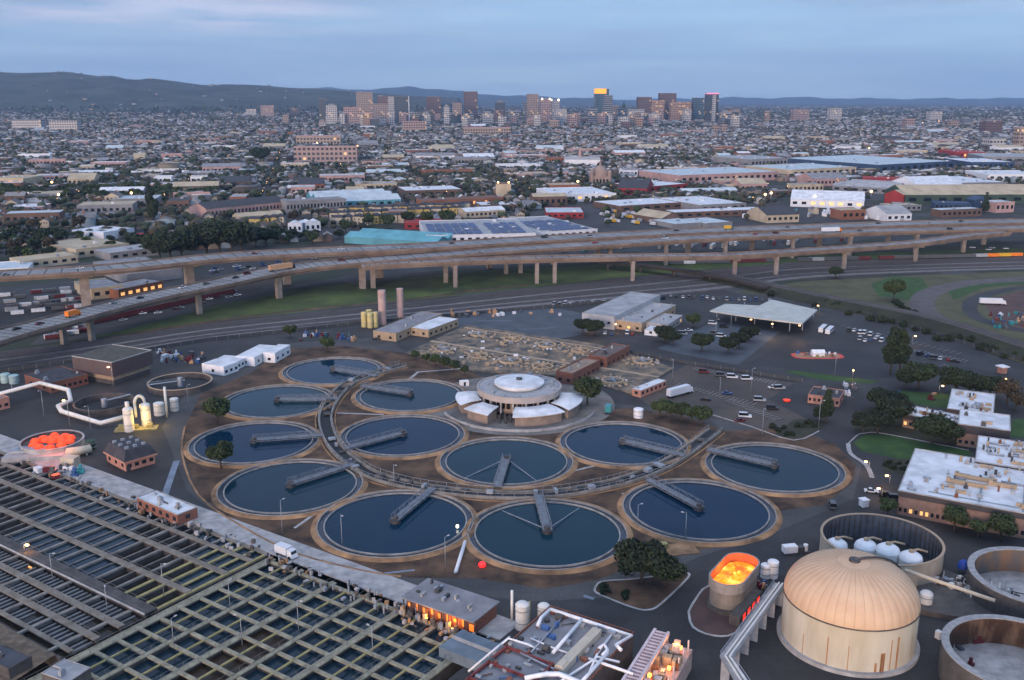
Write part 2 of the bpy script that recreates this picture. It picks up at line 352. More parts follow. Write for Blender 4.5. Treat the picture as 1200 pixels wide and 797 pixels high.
def water_mat(name, col, rough=0.04, bump=0.03, tint=(0.85, 0.92, 1.0), spec=0.5):
    m = bpy.data.materials.new(name); m.use_nodes = True; nt = m.node_tree; b = nt.nodes["Principled BSDF"]; N = nt.nodes.new; L = nt.links.new
    nz = N("ShaderNodeTexNoise"); nz.inputs["Scale"].default_value = 0.05; nz.inputs["Detail"].default_value = 4
    g = N("ShaderNodeNewGeometry"); L(g.outputs["Position"], nz.inputs["Vector"])
    rp = N("ShaderNodeValToRGB"); rp.color_ramp.elements[0].color = (*[c * .8 for c in col], 1); rp.color_ramp.elements[1].color = (*[c * 1.25 for c in col], 1)
    L(nz.outputs[0], rp.inputs[0]); L(rp.outputs[0], b.inputs["Base Color"])
    n2 = N("ShaderNodeTexNoise"); n2.inputs["Scale"].default_value = 0.8; n2.inputs["Detail"].default_value = 3; L(g.outputs["Position"], n2.inputs["Vector"])
    bp = N("ShaderNodeBump"); bp.inputs["Strength"].default_value = bump; bp.inputs["Distance"].default_value = 0.2; L(n2.outputs[0], bp.inputs["Height"]); L(bp.outputs[0], b.inputs["Normal"])
    b.inputs["Roughness"].default_value = rough; b.inputs["IOR"].default_value = 1.40; b.inputs["Specular IOR Level"].default_value = spec; b.inputs["Specular Tint"].default_value = (*tint, 1)
    MT[name] = m; return m
water_m = water_mat("clarifier_water", (0.002, 0.023, 0.048), tint=(0.24, 0.60, 0.88), spec=0.26)
basin_water = water_mat("basin_water", (0.012, 0.028, 0.042), 0.08, 0.05)
sludge_m = water_mat("brown_sludge", (0.030, 0.018, 0.010), 0.35, 0.3)
# ================================================================ GROUND
def pg(pts, z=0.0): return [G(x, y, z) for x, y in pts]
UA = math.radians(-34.2); UV_U = (math.cos(UA), math.sin(UA)); UV_V = (-math.sin(UA), math.cos(UA))
def UVP(u, v): return (u * UV_U[0] + v * UV_V[0], u * UV_U[1] + v * UV_V[1])
def ground():
    # one terrain sheet to the horizon; hills rise far to the left
    nx, ny = 90, 70
    ys = np.concatenate([np.linspace(120, 1500, 20), np.geomspace(1600, 60000, ny - 20)])
    us = np.linspace(-1.05, 1.05, nx)
    V = []; 
    def hill(x, y):
        u = x / y
        if y < 6500: return 0
        return 0
    for y in ys:
        for u in us: V.append((u * (y * 0.75 + 300), y, -0.02 if y > 420 else -6.0))
    V = np.array(V); F = []
    for j in range(ny - 1):
        a = j * nx + np.arange(nx - 1); F.append(np.c_[a, a + 1, a + nx + 1, a + nx])
    F = np.concatenate(F)
    m = bpy.data.materials.new("city_ground"); m.use_nodes = True; nt = m.node_tree; b = nt.nodes["Principled BSDF"]; N = nt.nodes.new; L = nt.links.new
    g = N("ShaderNodeNewGeometry"); v = N("ShaderNodeTexVoronoi"); v.inputs["Scale"].default_value = 0.022; L(g.outputs["Position"], v.inputs["Vector"])
    sp = N("ShaderNodeSeparateColor"); L(v.outputs["Color"], sp.inputs[0])
    rp = N("ShaderNodeValToRGB"); cr = rp.color_ramp; cr.interpolation = 'CONSTANT'
    cols = [(0.026, 0.027, 0.030), (0.016, 0.024, 0.011), (0.045, 0.045, 0.048), (0.030, 0.026, 0.022), (0.045, 0.048, 0.052), (0.016, 0.026, 0.012)]
    while len(cr.elements) < 6: cr.elements.new(.5)
    for i, c in enumerate(cols): cr.elements[i].position = i / 6
    for i, c in enumerate(cols): cr.elements[i].color = (*c, 1)
    L(sp.outputs[0], rp.inputs[0]); L(rp.outputs[0], b.inputs["Base Color"]); b.inputs["Roughness"].default_value = 0.9
    np_mesh("ground", V, F, None, m, 'structure')
    struct("plant_yard", MB().poly(pg([(-60, 428), (240, 396), (420, 377), (560, 365), (740, 352), (870, 345), (960, 352), (1050, 378), (1240, 440), (1600, 640), (1250, 1100)]) + [UVP(-117.5, 75), UVP(-117.5, 166.8), UVP(-346, 166.8), UVP(-430, 166.8)], 0.004), asphalt)
    # light worn streak of pavement, road round the tanks
    struct("worn_pavement", MB().poly(pg([(560, 470), (450, 395), (340, 402), (240, 432), (190, 500), (220, 575), (300, 640), (380, 670), (500, 690), (620, 705), (720, 700), (820, 652), (905, 625), (1000, 585), (1010, 545), (960, 512), (850, 493), (770, 478), (690, 470)]), 0.008), paved("worn_asphalt", (0.036, 0.037, 0.040), (0.076, 0.074, 0.074)))
ground()
struct("soil_bed", MB().poly(pg([(330, 409), (296, 436), (235, 462), (217, 500), (213, 530), (232, 580), (285, 618), (345, 648), (420, 668), (480, 677), (560, 678), (640, 690), (700, 680), (760, 655), (850, 640), (905, 600), (965, 592), (1000, 565), (1003, 545), (978, 520), (925, 502), (850, 505), (800, 487), (740, 478), (700, 482), (660, 468), (560, 440), (520, 424), (470, 413), (400, 405)]), 0.014), soil)
struct("pump_house_court", MB().lathe([(0.1, 0.02), (41, 0.02)], 64, 0, 2.9, 388), concrete)
# ================================================================ CLARIFIERS
R0 = 21.5
TK = [(-85.5, 435.9, 446, 441, "in the top left row nearest the rail yard", "tree reflected in it"),
      (-100.9, 388.8, 384, 467, "second along the left side, level bridge to its right rim", ""),
      (-97.8, 338.8, 366, 510, "third down the left side with a round tree on its near left edge", ""),
      (-74.4, 296.7, 402, 547, "at the lower left corner beside the bend of the road", ""),
      (-35.8, 268.9, 503, 575, "in the front row next to the square basins", ""),
      (10.6, 261.8, 631, 582, "nearest the camera in the middle of the front row", ""),
      (59.3, 278.3, 765, 564, "in the front row right of the big tree", ""),
      (92.8, 313.6, 838, 528, "rightmost of the outer ring beside the parking road", ""),
      (42.1, 337.7, 796, 532, "in the inner group right of the round pump house", ""),
      (-2.0, 319.7, 583, 570, "in the inner group directly in front of the round pump house", ""),
      (-42.3, 346.6, 407, 524, "in the inner group on the left, its bridge crossing half the water", ""),
      (-44.7, 397.3, 432, 453, "in the inner group beside the row of small trees", "")]
def truss_bridge(L_, w=2.6):
    """walkway bridge from x=0 (rim) to x=L_ (centre)"""
    deck = MB(); deck.box(0, L_, -w / 2, w / 2, 1.25, 1.45)
    rail = MB()
    for sy in (-1, 1):
        y = sy * (w / 2 + 0.05)
        rail.box(0, L_, y - 0.07, y + 0.07, 0.75, 0.98)
        rail.box(0, L_, y - 0.07, y + 0.07, 2.55, 2.70)
        n = 9
        for i in range(n + 1):
            x = 0.2 + (L_ - 0.4) * i / n; rail.box(x - .07, x + .07, y - .06, y + .06, 0.98, 2.55)
            if i < n:
                x2 = 0.2 + (L_ - 0.4) * (i + 1) / n
                a, b = ((x, y, 0.95), (x2, y, 2.6)) if i % 2 else ((x, y, 2.6), (x2, y, 0.95))
                rail.bar(a, b, 0.10, 0.10)
        rail.box(0, L_, y - 0.05, y + 0.05, 3.3 - 0.3, 3.05)
    return deck, rail
WM = [water_m, water_mat('clarifier_water_teal', (.003, .028, .044), .06, .06, (.28, .64, .88), .26), water_mat('clarifier_water_deep', (.002, .019, .044), .03, .02, (.20, .54, .86), .26), water_mat('clarifier_water_murky', (.004, .024, .040), .09, .05, (.30, .62, .80), .28)]
for i, (x, y, bx, by, where, extra) in enumerate(TK):
    t = thing("clarifier_tank", f"round tank of dark water {where}" if i not in (2, 8, 9, 10) else ["", "", "round tank with a tree on its near left edge, third down the left side", "", "", "", "", "", "inner round tank right of the round pump house", "inner round tank directly in front of the round pump house", "inner round tank at left, its bridge crossing half the water"][i], "settling tank", (x, y, 0), 0, "round settling tanks around the pump house")
    part("rim", MB().ring(R0 + 0.05, R0 + 0.42, -1.2, 0.62, 96).ring(R0 + 2.2, R0 + 2.5, -1.2, 0.70, 96), mat('rim_concrete', (.17, .165, .16), .85, scale=.35, col2=(.36, .35, .34), detail=9), t)
    part("overflow_channel", MB().lathe([(R0 + 0.42, 0.1), (R0 + 2.2, 0.1)], 96), mat("wet_channel", (0.03, 0.04, 0.055), 0.25, scale=0.5), t)
    part("berm", MB().lathe([(R0 + 2.5, 0.60), (R0 + 3.6, 0.56), (R0 + 4.3, 0.03)], 96), conc_tan, t)
    part("water", MB().lathe([(0.05, 0.16), (R0 + 0.05, 0.16)], 96, smooth=False), WM[i % 4], t)
    g = G(bx, by, 1.4); dx, dy = g[0] - x, g[1] - y; a = math.atan2(dy, dx)
    br = R0 + 4.0
    w = _link("bridge", None, t, (br * math.cos(a), br * math.sin(a), 0), a + PI)
    dk, rl = truss_bridge(br + 0.6)
    bs_ = mat("weathered_bridge_steel", (.10, .115, .14), .55, scale=.5, col2=(.20, .225, .26))
    bo = _link("bridge_deck", mesh_of("bridge_deck", dk, bs_), w)
    _link("bridge_railing", mesh_of("bridge_railing", rl, bs_), w)
    cm = MB().cyl(0, 0, 1.6, -0.5, 1.2, 16).cyl(0, 0, 0.9, 1.46, 2.3, 12).cbox(0, 0, 3.2, 3.2, 1.2, 1.4, 0, a)
    part("centre_drive", cm, dark_steel, t)
    arms = MB()
    for da in (1.15, -1.15) if i in (5, 9) else ():
        aa = a + da * 0.55
        arms.bar((2, 0, 0.08), (2, 0.01, 0.08), .1, .1) if 0 else None
        arms.bar((0, 0, 1.2), (br * 0.82 * math.cos(aa), br * 0.82 * math.sin(aa), 0.10), 0.22, 0.22)
    if arms.v: part("scraper_arm", arms, steel, t)
# ================================================================ RING CHANNEL
conc_mid = mat('concrete_mid', (.12, .112, .10), .9, scale=.25, col2=(.27, .25, .225), detail=9)
def ring_channel():
    
    P = [(472, 427), (440, 436), (408, 449), (388, 470), (381, 490), (388, 514), (404, 534), (432, 553), (470, 565), (520, 573.5), (590, 579), (650, 577), (700, 569), (740, 559), (780, 543), (810, 524), (838, 503)]
    W3 = [G(*p, 1.0) for p in P]
    # smooth resample by Catmull-Rom
    Q = []
    for k in range(len(W3) - 1):
        p0 = W3[max(k - 1, 0)]; p1 = W3[k]; p2 = W3[k + 1]; p3 = W3[min(k + 2, len(W3) - 1)]
        for s_ in range(5):
            u = s_ / 5
            Q.append(tuple(0.5 * ((2 * p1[d]) + (-p0[d] + p2[d]) * u + (2 * p0[d] - 5 * p1[d] + 4 * p2[d] - p3[d]) * u * u + (-p0[d] + 3 * p1[d] - 3 * p2[d] + p3[d]) * u ** 3) for d in (0, 1)))
    Q.append(W3[-1])
    t = thing("distribution_channel", "curved raised concrete channel with walkways running between the round tanks", "channel")
    part("channel_wall", MB().strip(Q, .8, 1.1, 0, 1.05, 2.4).strip(Q, .8, 1.1, 0, 1.05, -2.4), conc_mid, t)
    part("channel_floor", MB().strip(Q, 4.0, 0.35, 0, 0.3), asphalt_dark, t)
    part("kerb", MB().strip(Q, 0.5, 0.3, 0, 0.28, 3.9).strip(Q, 0.5, 0.3, 0, 0.28, -3.9), conc_tan, t)
    rl = MB()
    for off in (2.7, -2.7):
        q2 = []
        for k in range(len(Q)):
            a = Q[max(k - 1, 0)]; b = Q[min(k + 1, len(Q) - 1)]; tx, ty = b[0] - a[0], b[1] - a[1]; l = math.hypot(tx, ty)
            q2.append((Q[k][0] - ty / l * off, Q[k][1] + tx / l * off))
        rl.strip(q2, 0.09, 2.35, 0, 0.09)
        for k, p in enumerate(q2): rl.box(p[0] - .05, p[0] + .05, p[1] - .05, p[1] + .05, 1.25, 2.3)
    part("handrail", rl, steel, t)
    gt = MB(); r_ = random.Random(3)
    for k in range(3, len(Q) - 2, 2):
        if r_.random() < .75:
            a = Q[k - 1]; b = Q[k + 1]; an = math.atan2(b[1] - a[1], b[0] - a[0])
            part('gate', MB().cbox(Q[k][0] + r_.uniform(-1, 1), Q[k][1] + r_.uniform(-1, 1), r_.uniform(.8, 2.4), r_.uniform(.6, 4.2), .9, 1.3 + r_.random() * .9, 0, an), [steel, conc_dark][r_.randint(0, 1)], t)
    return Q
RING = ring_channel()
# ================================================================ PUMP HOUSE
def pump_house():
    x, y = G(608.5, 452, 9)
    t = thing("pump_house", "round concrete pump house with stepped disc roof and white fan canopies, among the tanks", "pump house", (x, y, 0))
    part("wall", MB().lathe([(17.5, 0), (17.5, 1.2)], 64, smooth=False).lathe([(14.6, 1.2), (14.6, 6.6)], 64, smooth=False), mat("tan_concrete", (0.20, 0.15, 0.12), 0.85, scale=.3, col2=(0.32, 0.24, 0.19)), t)
    wn = MB()
    for k in range(40):
        a = 2 * PI * k / 40; wn.cbox(14.7 * math.cos(a), 14.7 * math.sin(a), 0.25, 1.5, 3.2, 6.2, 0, a)
    part("window_band", wn, mat("dark_glass", (0.012, 0.014, 0.018), 0.15, var=.1), t)
    for k in range(20):
        a = 2 * PI * (k + .5) / 20; part("column", MB().cbox(16.6 * math.cos(a), 16.6 * math.sin(a), 0.7, 0.7, 1.2, 6.6, 0, a), conc_light, t)
    part("fascia", MB().lathe([(14.5, 6.6), (17.6, 6.6), (17.9, 9.2), (17.2, 9.2), (17.2, 8.9)], 72, smooth=False), mat("fascia_concrete", (0.30, 0.26, 0.245), .85, scale=.2, col2=(0.42, 0.37, 0.35)), t)
    r = part("roof", MB().lathe([(17.2, 8.9), (9.5, 9.4)], 72, smooth=False), pale_roof, t)
    _link("roof_disc", mesh_of("roof_disc", MB().lathe([(9.6, 9.4), (9.6, 10.3), (10.6, 10.3), (10.6, 11.0), (5, 11.6), (0.05, 11.8)], 64, smooth=False), roof_white), r)
    _link("vent", mesh_of("vent", MB().cyl(0, 0, 1.3, 11.8, 12.5, 16), dark_steel), r)
    rr = random.Random(5)
    for k in range(26):
        a = rr.uniform(0, 2 * PI); q = rr.uniform(11.5, 16.3); eq = MB().cbox(q * math.cos(a), q * math.sin(a), rr.uniform(.4, 1.6), rr.uniform(.4, 1.3), 8.9, 9.3 + rr.random() * .9, 0, rr.random()); _link("roof_unit", mesh_of("roof_unit", eq, steel), r)
    # fan canopies round it
    for a0, a1, r0, r1 in ((168, 206, 17.5, 27), (216, 243, 18.5, 28), (264, 312, 17.5, 27.5), (-42, 6, 17.5, 27)):
        A0, A1 = math.radians(a0), math.radians(a1); n = 12; c = MB(); w_ = MB()
        top = []; 
        vs = []
        for k in range(n + 1):
            a = A0 + (A1 - A0) * k / n; sag = 0.7 * math.sin(PI * k / n)
            vs += [(r0 * math.cos(a), r0 * math.sin(a), 5.4), ((r0 + r1) / 2 * math.cos(a), (r0 + r1) / 2 * math.sin(a), 5.2 + sag), (r1 * math.cos(a), r1 * math.sin(a), 4.4 + sag * .3)]
        vs2 = [(p[0], p[1], p[2] - 0.35) for p in vs]; N_ = len(vs)
        fs = []
        for k in range(n):
            for j in (0, 1): fs += [(3 * k + j, 3 * k + j + 1, 3 * k + 4 + j, 3 * k + 3 + j)]
            fs += [(3 * k + 2, N_ + 3 * k + 2, N_ + 3 * k + 5, 3 * k + 5), (3 * k + 3, N_ + 3 * k + 3, N_ + 3 * k, 3 * k)]
        fs += [(0, N_, N_ + 1, 1), (1, N_ + 1, N_ + 2, 2), (3 * n + 1, N_ + 3 * n + 1, N_ + 3 * n, 3 * n), (3 * n + 2, N_ + 3 * n + 2, N_ + 3 * n + 1, 3 * n + 1)]
        c.add(vs + vs2, fs)
        part("canopy", c, roof_white, t)
        w_.lathe([(r0 + 1, 0), (r0 + 1, 4.2)], n, 0, 0, 0, A0 + .03, A1 - .03, smooth=False).lathe([(r1 - 1.2, 0), (r1 - 1.2, 4.0)], n, 0, 0, 0, A0 + .03, A1 - .03, smooth=False)
        for a in (A0 + .03, A1 - .03):
            w_.add([((r0 + 1) * math.cos(a), (r0 + 1) * math.sin(a), 0), ((r1 - 1.2) * math.cos(a), (r1 - 1.2) * math.sin(a), 0), ((r1 - 1.2) * math.cos(a), (r1 - 1.2) * math.sin(a), 4.0), ((r0 + 1) * math.cos(a), (r0 + 1) * math.sin(a), 4.2)], [(0, 1, 2, 3)])
        part("store_room", w_, MT["tan_concrete"], t)
    pump = MB()
    for k in range(8):
        a = math.radians(246 + k * 2); q = 19 + (k % 3) * 2.2; pump.cyl(q * math.cos(a), q * math.sin(a), .5, 0, 2.5, 10)
    part("pump", pump, dark_steel, t)
    part("parapet_wall", MB().ring(32.6, 33.0, 0.02, 1.1, 96, 0, 0, 0, math.radians(200), math.radians(340)), conc_light, t)
pump_house()
# ================================================================ BASINS
olive = mat("mossy_walkway", (0.15, 0.14, 0.10), 0.9, scale=0.4, col2=(0.34, 0.32, 0.235), detail=8)
yellow_beam = mat("yellowed_beam", (0.22, 0.19, 0.075), 0.9, scale=0.6, col2=(0.36, 0.31, 0.14))
walk_gray = mat("grey_walkway", (0.12, 0.110, 0.098), 0.9, scale=0.3, col2=(0.30, 0.28, 0.255), detail=8)
brown_walk = mat("brown_walkway", (0.125, 0.105, 0.080), 0.9, scale=0.3, col2=(0.25, 0.22, 0.185), detail=8)
def basins():
    rr = random.Random(11)
    RZ = UA
    HZ = 0.05      # walkway level
    WZ = -1.25     # water level
    # aeration basins
    t = thing("aeration_basin", "large grid basin with olive walkways over square dark water cells, lower left", "basin", (0, 0, 0), RZ)
    u0, u1, v0, v1 = -196, -118, 84, 165
    us = [u0 + 1.5 + 12.1 * k for k in range(7)]; vs = [151.4 - 6.03 * k for k in range(-2, 13)]
    wk = MB()
    for k, u in enumerate(us):
        w = 2.6 if k in (0,) else (1.9 if k % 2 == 0 else 1.3); wk.box(u - w / 2, u + w / 2, v0, v1, HZ - .35, HZ)
    part("walkway", wk, olive, t)
    cr = MB()
    for v in vs:
        for k in range(6): cr.box(us[k] + 0.9, us[k + 1] - 0.9, v - .5, v + .5, HZ - .5, HZ - .04)
    part("cross_beam", cr, olive, t)
    for k in range(6):
        um = (us[k] + us[k + 1]) / 2; bm = MB()
        for j, v in enumerate(vs[:-1]): bm.box(um - .28, um + .28, v - 6.03 + .42, v - .42, HZ - .45, HZ - .10)
        part("beam", bm, yellow_beam, t)
    wl = MB()
    for u in us: wl.box(u - .5, u + .5, v0 + .1, v1 - .1, -4, HZ - .36)
    for v in (vs[0], vs[6], v1 - .5): wl.box(u0 + 1.6, u1 - 2, v - .25, v + .25, -4, HZ - .52)
    part("wall", wl, conc_dark, t)
    n = 0
    for k in range(6):
        for j in range(0, 14, 2):
            um = (us[k] + us[k + 1]) / 2
            va, vb = vs[j] - .02 + 0, vs[min(j + 2, 14)]
            slud = (k == 1 and j < 8) or (k == 0 and j < 8)
            if j == 0: va = v1 - 1
            part("water", MB().add([(us[k] + .5, vb, WZ), (us[k + 1] - .5, vb, WZ), (us[k + 1] - .5, va, WZ), (us[k] + .5, va, WZ)], [(0, 1, 2, 3)]), basin_water if not (k == 2 and j >= 4) else sludge_m, t)
    rl = MB()
    for u in us:
        for s_ in (-.8, .8):
            rl.box(u + s_ - .03, u + s_ + .03, v0, v1, HZ + 1.0, HZ + 1.06)
            for q in range(int((v1 - v0) / 3)): rl.box(u + s_ - .03, u + s_ + .03, v0 + q * 3, v0 + q * 3 + .07, HZ, HZ + 1.0)
    part("handrail", rl, mat("grey_rail", (0.13, 0.135, 0.13), .6), t)
    # end works along the top edge
    eq = MB()
    for k in range(75):
        u = rr.uniform(u0, u1); v = rr.uniform(v1 - 5.5, v1 + 1.5); s_ = rr.uniform(.4, 1.6); eq = MB()
        eq.cbox(u, v, s_ * .8, rr.uniform(.3, 1.4), HZ, HZ + rr.uniform(.2, 1.3), 0, rr.choice((0, 0, .4))); part("machine_piece", eq, rr.choice((steel, conc_dark, conc_dark, conc_light, conc_tan)), t)
    for k in range(22):
        u = rr.uniform(u0, u1); part("valve_post", MB().cyl(u, rr.uniform(v1 - 5, v1 + 1), .25, HZ, HZ + rr.uniform(1, 2.0), 8, 0), steel, t)
    # sedimentation basins
    t = thing("sedimentation_basin", "long-celled settling basin with brown and grey walls, left of the olive grid", "basin", (0, 0, 0), RZ)
    u0, u1, v0, v1 = -345, -198.2, 103, 166
    wk = MB()
    for v, w in ((106, 1.3), (112.6, 1.9), (119.3, 1.9), (139.5, 2.0), (151.7, 2.0), (160.6, 1.6), (166, 1.4)): wk.box(u0, u1, v - w / 2, v + w / 2, HZ - .3, HZ)
    part("walkway", wk, brown_walk, t)
    part("service_walkway", MB().box(u0, u1, 125.8, 129.6, HZ - .4, HZ + .02), conc_dark, t)
    part("pipe", MB().tube([(u0, 125.2, HZ + .6), (u1 + 1, 125.2, HZ + .6)], .28, 8), conc_light, t)
    cr = MB(); u = u1; k = 0
    ulist = []
    while u > u0: ulist.append(u); u -= 4.6
    for k, u in enumerate(ulist):
        w = .85 if k % 2 == 0 else .3
        cr.box(u - w / 2, u + w / 2, 129.6, v1, HZ - .7, HZ - .08 - .36 * (k % 2))
    part("cell_wall", cr, walk_gray, t)
    yb = MB()
    for u in ulist[:4]:
        yb.box(u - .5, u + .5, 129.7, 165, HZ - .35, HZ - .06)
    part("cell_edge", yb, yellow_beam, t)
    sl = MB(); u = u1 - 1
    while u > u0:
        for (a, b) in ((106.6, 111.8), (113.4, 118.5), (120.1, 125)):
            if rr.random() < .86: sl.box(u - .32, u + .32, a, b, HZ - 1.4, HZ - .9)
        u -= 1.9
    part("trough", sl, mat("trough_steel", (.10, .11, .12), .6, scale=.5, col2=(.2, .21, .22)), t)
    cw = MB(); u = u1 - 5
    while u > u0: cw.box(u - .5, u + .5, 103, 125.8, HZ - .6, HZ - .1); u -= 13.3
    part("lower_wall", cw, walk_gray, t)
    wl = MB()
    for v in (103.3, 112.6, 119.3, 126.2, 129.2, 139.5, 151.7, 160.6, 166): wl.box(u0, u1, v - .3, v + .3, -4, HZ - .45)
    for u in ulist: wl.box(u - .2, u + .2, 129.8, 165.6, -4, HZ - .8)
    part("wall", wl, conc_dark, t)
    for k in range(len(ulist) - 1):
        ua_, ub_ = ulist[k + 1], ulist[k]
        for j, (a, b) in enumerate(((129.6, 139.5), (139.5, 151.7), (151.7, 160.6), (160.6, 166))):
            if (k * 31 + j * 17) % 100 < 0: continue
            if k >= 24: continue
            dry = (k // 2 * 3 + j * 5) % 8 in (0, 3, 6); zc_ = -2.2 if dry else -.75
            part("water", MB().add([(ua_ + .1, a, zc_), (ub_ - .1, a, zc_), (ub_ - .1, b, zc_), (ua_ + .1, b, zc_)], [(0, 1, 2, 3)]), sludge_m if dry else basin_water, t) if not dry or True else None
    part("lower_water", MB().add([(u0, 103, -1.1), (u1, 103, -1.1), (u1, 126, -1.1), (u0, 126, -1.1)], [(0, 1, 2, 3)]), water_mat("lower_water_surface", (.022, .018, .013), .12, .05), t)
    rl = MB()
    for v in (126, 129.4, 113.3, 118.6, 140.1, 152.3): 
        rl.box(u0, u1, v - .03, v + .03, HZ + 1.0, HZ + 1.06)
        for q in range(49): rl.box(u1 - q * 3, u1 - q * 3 + .07, v - .03, v + .03, HZ, HZ + 1)
    part("handrail", rl, MT["grey_rail"], t)
    eq = MB()
    for k in range(98):
        eq = MB(); u = rr.uniform(u0 + 20, u1); v = rr.uniform(161.5, 168.5); s_ = rr.uniform(.4, 1.7)
        eq.cbox(u, v, s_ * .8, rr.uniform(.3, 1.4), HZ - .5, HZ + rr.uniform(.2, 1.2), 0, rr.choice((0, 0, .5))); part("machine_piece", eq, rr.choice((steel, conc_dark, conc_dark, conc_light, conc_tan)), t)
    # pavement along both basins, and the dark pits under them
    t2 = MB().frame(0, 0, 0, RZ)
    t2.box(-380, -117, 166.75, 176, -.3, 0.12)
    t2.frame(0, 0, 0, RZ)
    struct("basin_apron", t2, conc_light)
    struct("pit_floor", MB().frame(0, 0, 0, RZ).box(-346, -117.6, 80, 166.6, .020, .024), conc_dark) if 0 else None
basins()
# ================================================================ LIBRARY: TREES
leaf_dark = mat("leaf_dark", (0.007, 0.014, 0.006), 0.9, scale=0.9, col2=(0.028, 0.046, 0.016), detail=3, rand=0.25)
leaf_mid = mat("leaf_mid", (0.018, 0.034, 0.010), 0.9, scale=0.9, col2=(0.060, 0.085, 0.028), detail=3, rand=0.3)
leaf_brown = mat("leaf_brown", (0.030, 0.024, 0.014), 0.9, scale=0.9, col2=(0.080, 0.062, 0.034), detail=3, rand=0.3)
bark = mat("bark", (0.035, 0.028, 0.022), 0.95, scale=1.5, col2=(0.08, 0.065, 0.05))
def leaf_cloud(lobes, n, size, seed, flat=1.0):
    """many leaf-sized faces through the volume of several uneven lobes"""
    g = np.random.default_rng(seed); V = []; F = []; tot = sum(l[3] ** 2 for l in lobes)
    for (x, y, z, r, sz) in lobes:
        k = int(n * r * r / tot)
        d = g.normal(size=(k, 3)); d /= np.linalg.norm(d, axis=1)[:, None]
        rad = r * (0.30 + 0.78 * g.random(k) ** .6)
        c = np.c_[x + d[:, 0] * rad, y + d[:, 1] * rad, z + d[:, 2] * rad * sz]
        c[:, 2] = np.maximum(c[:, 2], z - r * sz * .72)
        s = size * (0.6 + 0.8 * g.random(k))
        a = d + 0.9 * g.normal(size=(k, 3)); a /= np.linalg.norm(a, axis=1)[:, None]
        u = np.cross(a, g.normal(size=(k, 3))); u /= np.linalg.norm(u, axis=1)[:, None]; w = np.cross(a, u)
        b = len(V)
        for i in range(k):
            p = c[i]; U_ = u[i] * s[i]; W_ = w[i] * s[i] * .75
            j = len(V); V += [tuple(p - U_), tuple(p + W_), tuple(p + U_), tuple(p - W_)]; F.append((j, j + 1, j + 2, j + 3))
    return V, F
def make_tree(name, cat, lobes, n, size, h_trunk, r_trunk, leaf, seed, label=""):
    t = thing(name, label, cat)
    mb = MB(); mb.tube([(0, 0, -.2), (0.05, 0.03, h_trunk * .5), (0, 0, h_trunk)], [r_trunk, r_trunk * .8, r_trunk * .6], 7)
    for (x, y, z, r, sz) in lobes[:7]: mb.tube([(0, 0, h_trunk * .7), (x * .5, y * .5, (h_trunk + z) * .5), (x, y, z)], [r_trunk * .5, r_trunk * .35, r_trunk * .15], 5)
    part("trunk", mb, bark, t)
    V, F = leaf_cloud(lobes, n, size, seed); c = MB(); c.add(V, F); part("crown", c, leaf, t)
    return t
def lobes_round(R, z, k, seed, sz=.75):
    r = random.Random(seed); out = [(0, 0, z, R * .62, sz)]
    for i in range(k):
        a = 2 * PI * i / k + r.uniform(-.3, .3); q = R * r.uniform(.42, .62); out.append((q * math.cos(a), q * math.sin(a), z + r.uniform(-.25, .3) * R, R * r.uniform(.36, .5), sz))
    return out
TREES = {}
def tree_protos():
    TREES['round'] = Proto(make_tree("broadleaf_tree", "tree", lobes_round(3.9, 4.6, 8, 1, .85), 2600, .36, 2.6, .28, leaf_mid, 1))
    TREES['wide'] = Proto(make_tree("broadleaf_tree", "tree", lobes_round(5.2, 5.2, 10, 2, .82), 4200, .40, 2.8, .38, leaf_dark, 2))
    TREES['tall'] = Proto(make_tree("eucalyptus_tree", "tree", [(0, 0, 6, 2.4, 1.2), (.9, .5, 9, 2.0, 1.1), (-.8, -.5, 11.5, 1.8, 1.1), (.3, .2, 14, 1.4, 1.2), (1.6, -.4, 7, 1.5, 1), (-1.7, .5, 8, 1.5, 1)], 3000, .36, 9, .32, leaf_dark, 3))
    TREES['bush'] = Proto(make_tree("shrub", "shrub", [(0, 0, .8, 1.1, .8), (.8, .2, .7, .8, .8), (-.7, .4, .7, .8, .8)], 420, .24, .5, .1, leaf_dark, 4))
    TREES['brown'] = Proto(make_tree("broadleaf_tree", "tree", lobes_round(3.4, 4.6, 6, 5, .9), 1100, .34, 2.6, .26, leaf_brown, 5))
    TREES['far'] = Proto(make_tree("city_tree", "tree", lobes_round(4.4, 5.2, 5, 6, .95), 380, .95, 3, .3, leaf_dark, 6))
    TREES['far2'] = Proto(make_tree("city_tree", "tree", lobes_round(3.8, 4.6, 5, 7, .85), 340, .85, 3, .3, leaf_mid, 7))
    TREES['conifer'] = Proto(make_tree("conifer_tree", "tree", [(0, 0, 3 + i * 1.6, 2.4 - i * .28, .7) for i in range(7)], 420, .7, 12, .3, leaf_dark, 8))
tree_protos()
def tree(kind, px, py, label, group=None, s=1.0, sz=None):
    x, y = G(px, py); return TREES[kind].put((x, y, 0), rnd.uniform(0, 6.28), label, group, (s, s, sz or s))
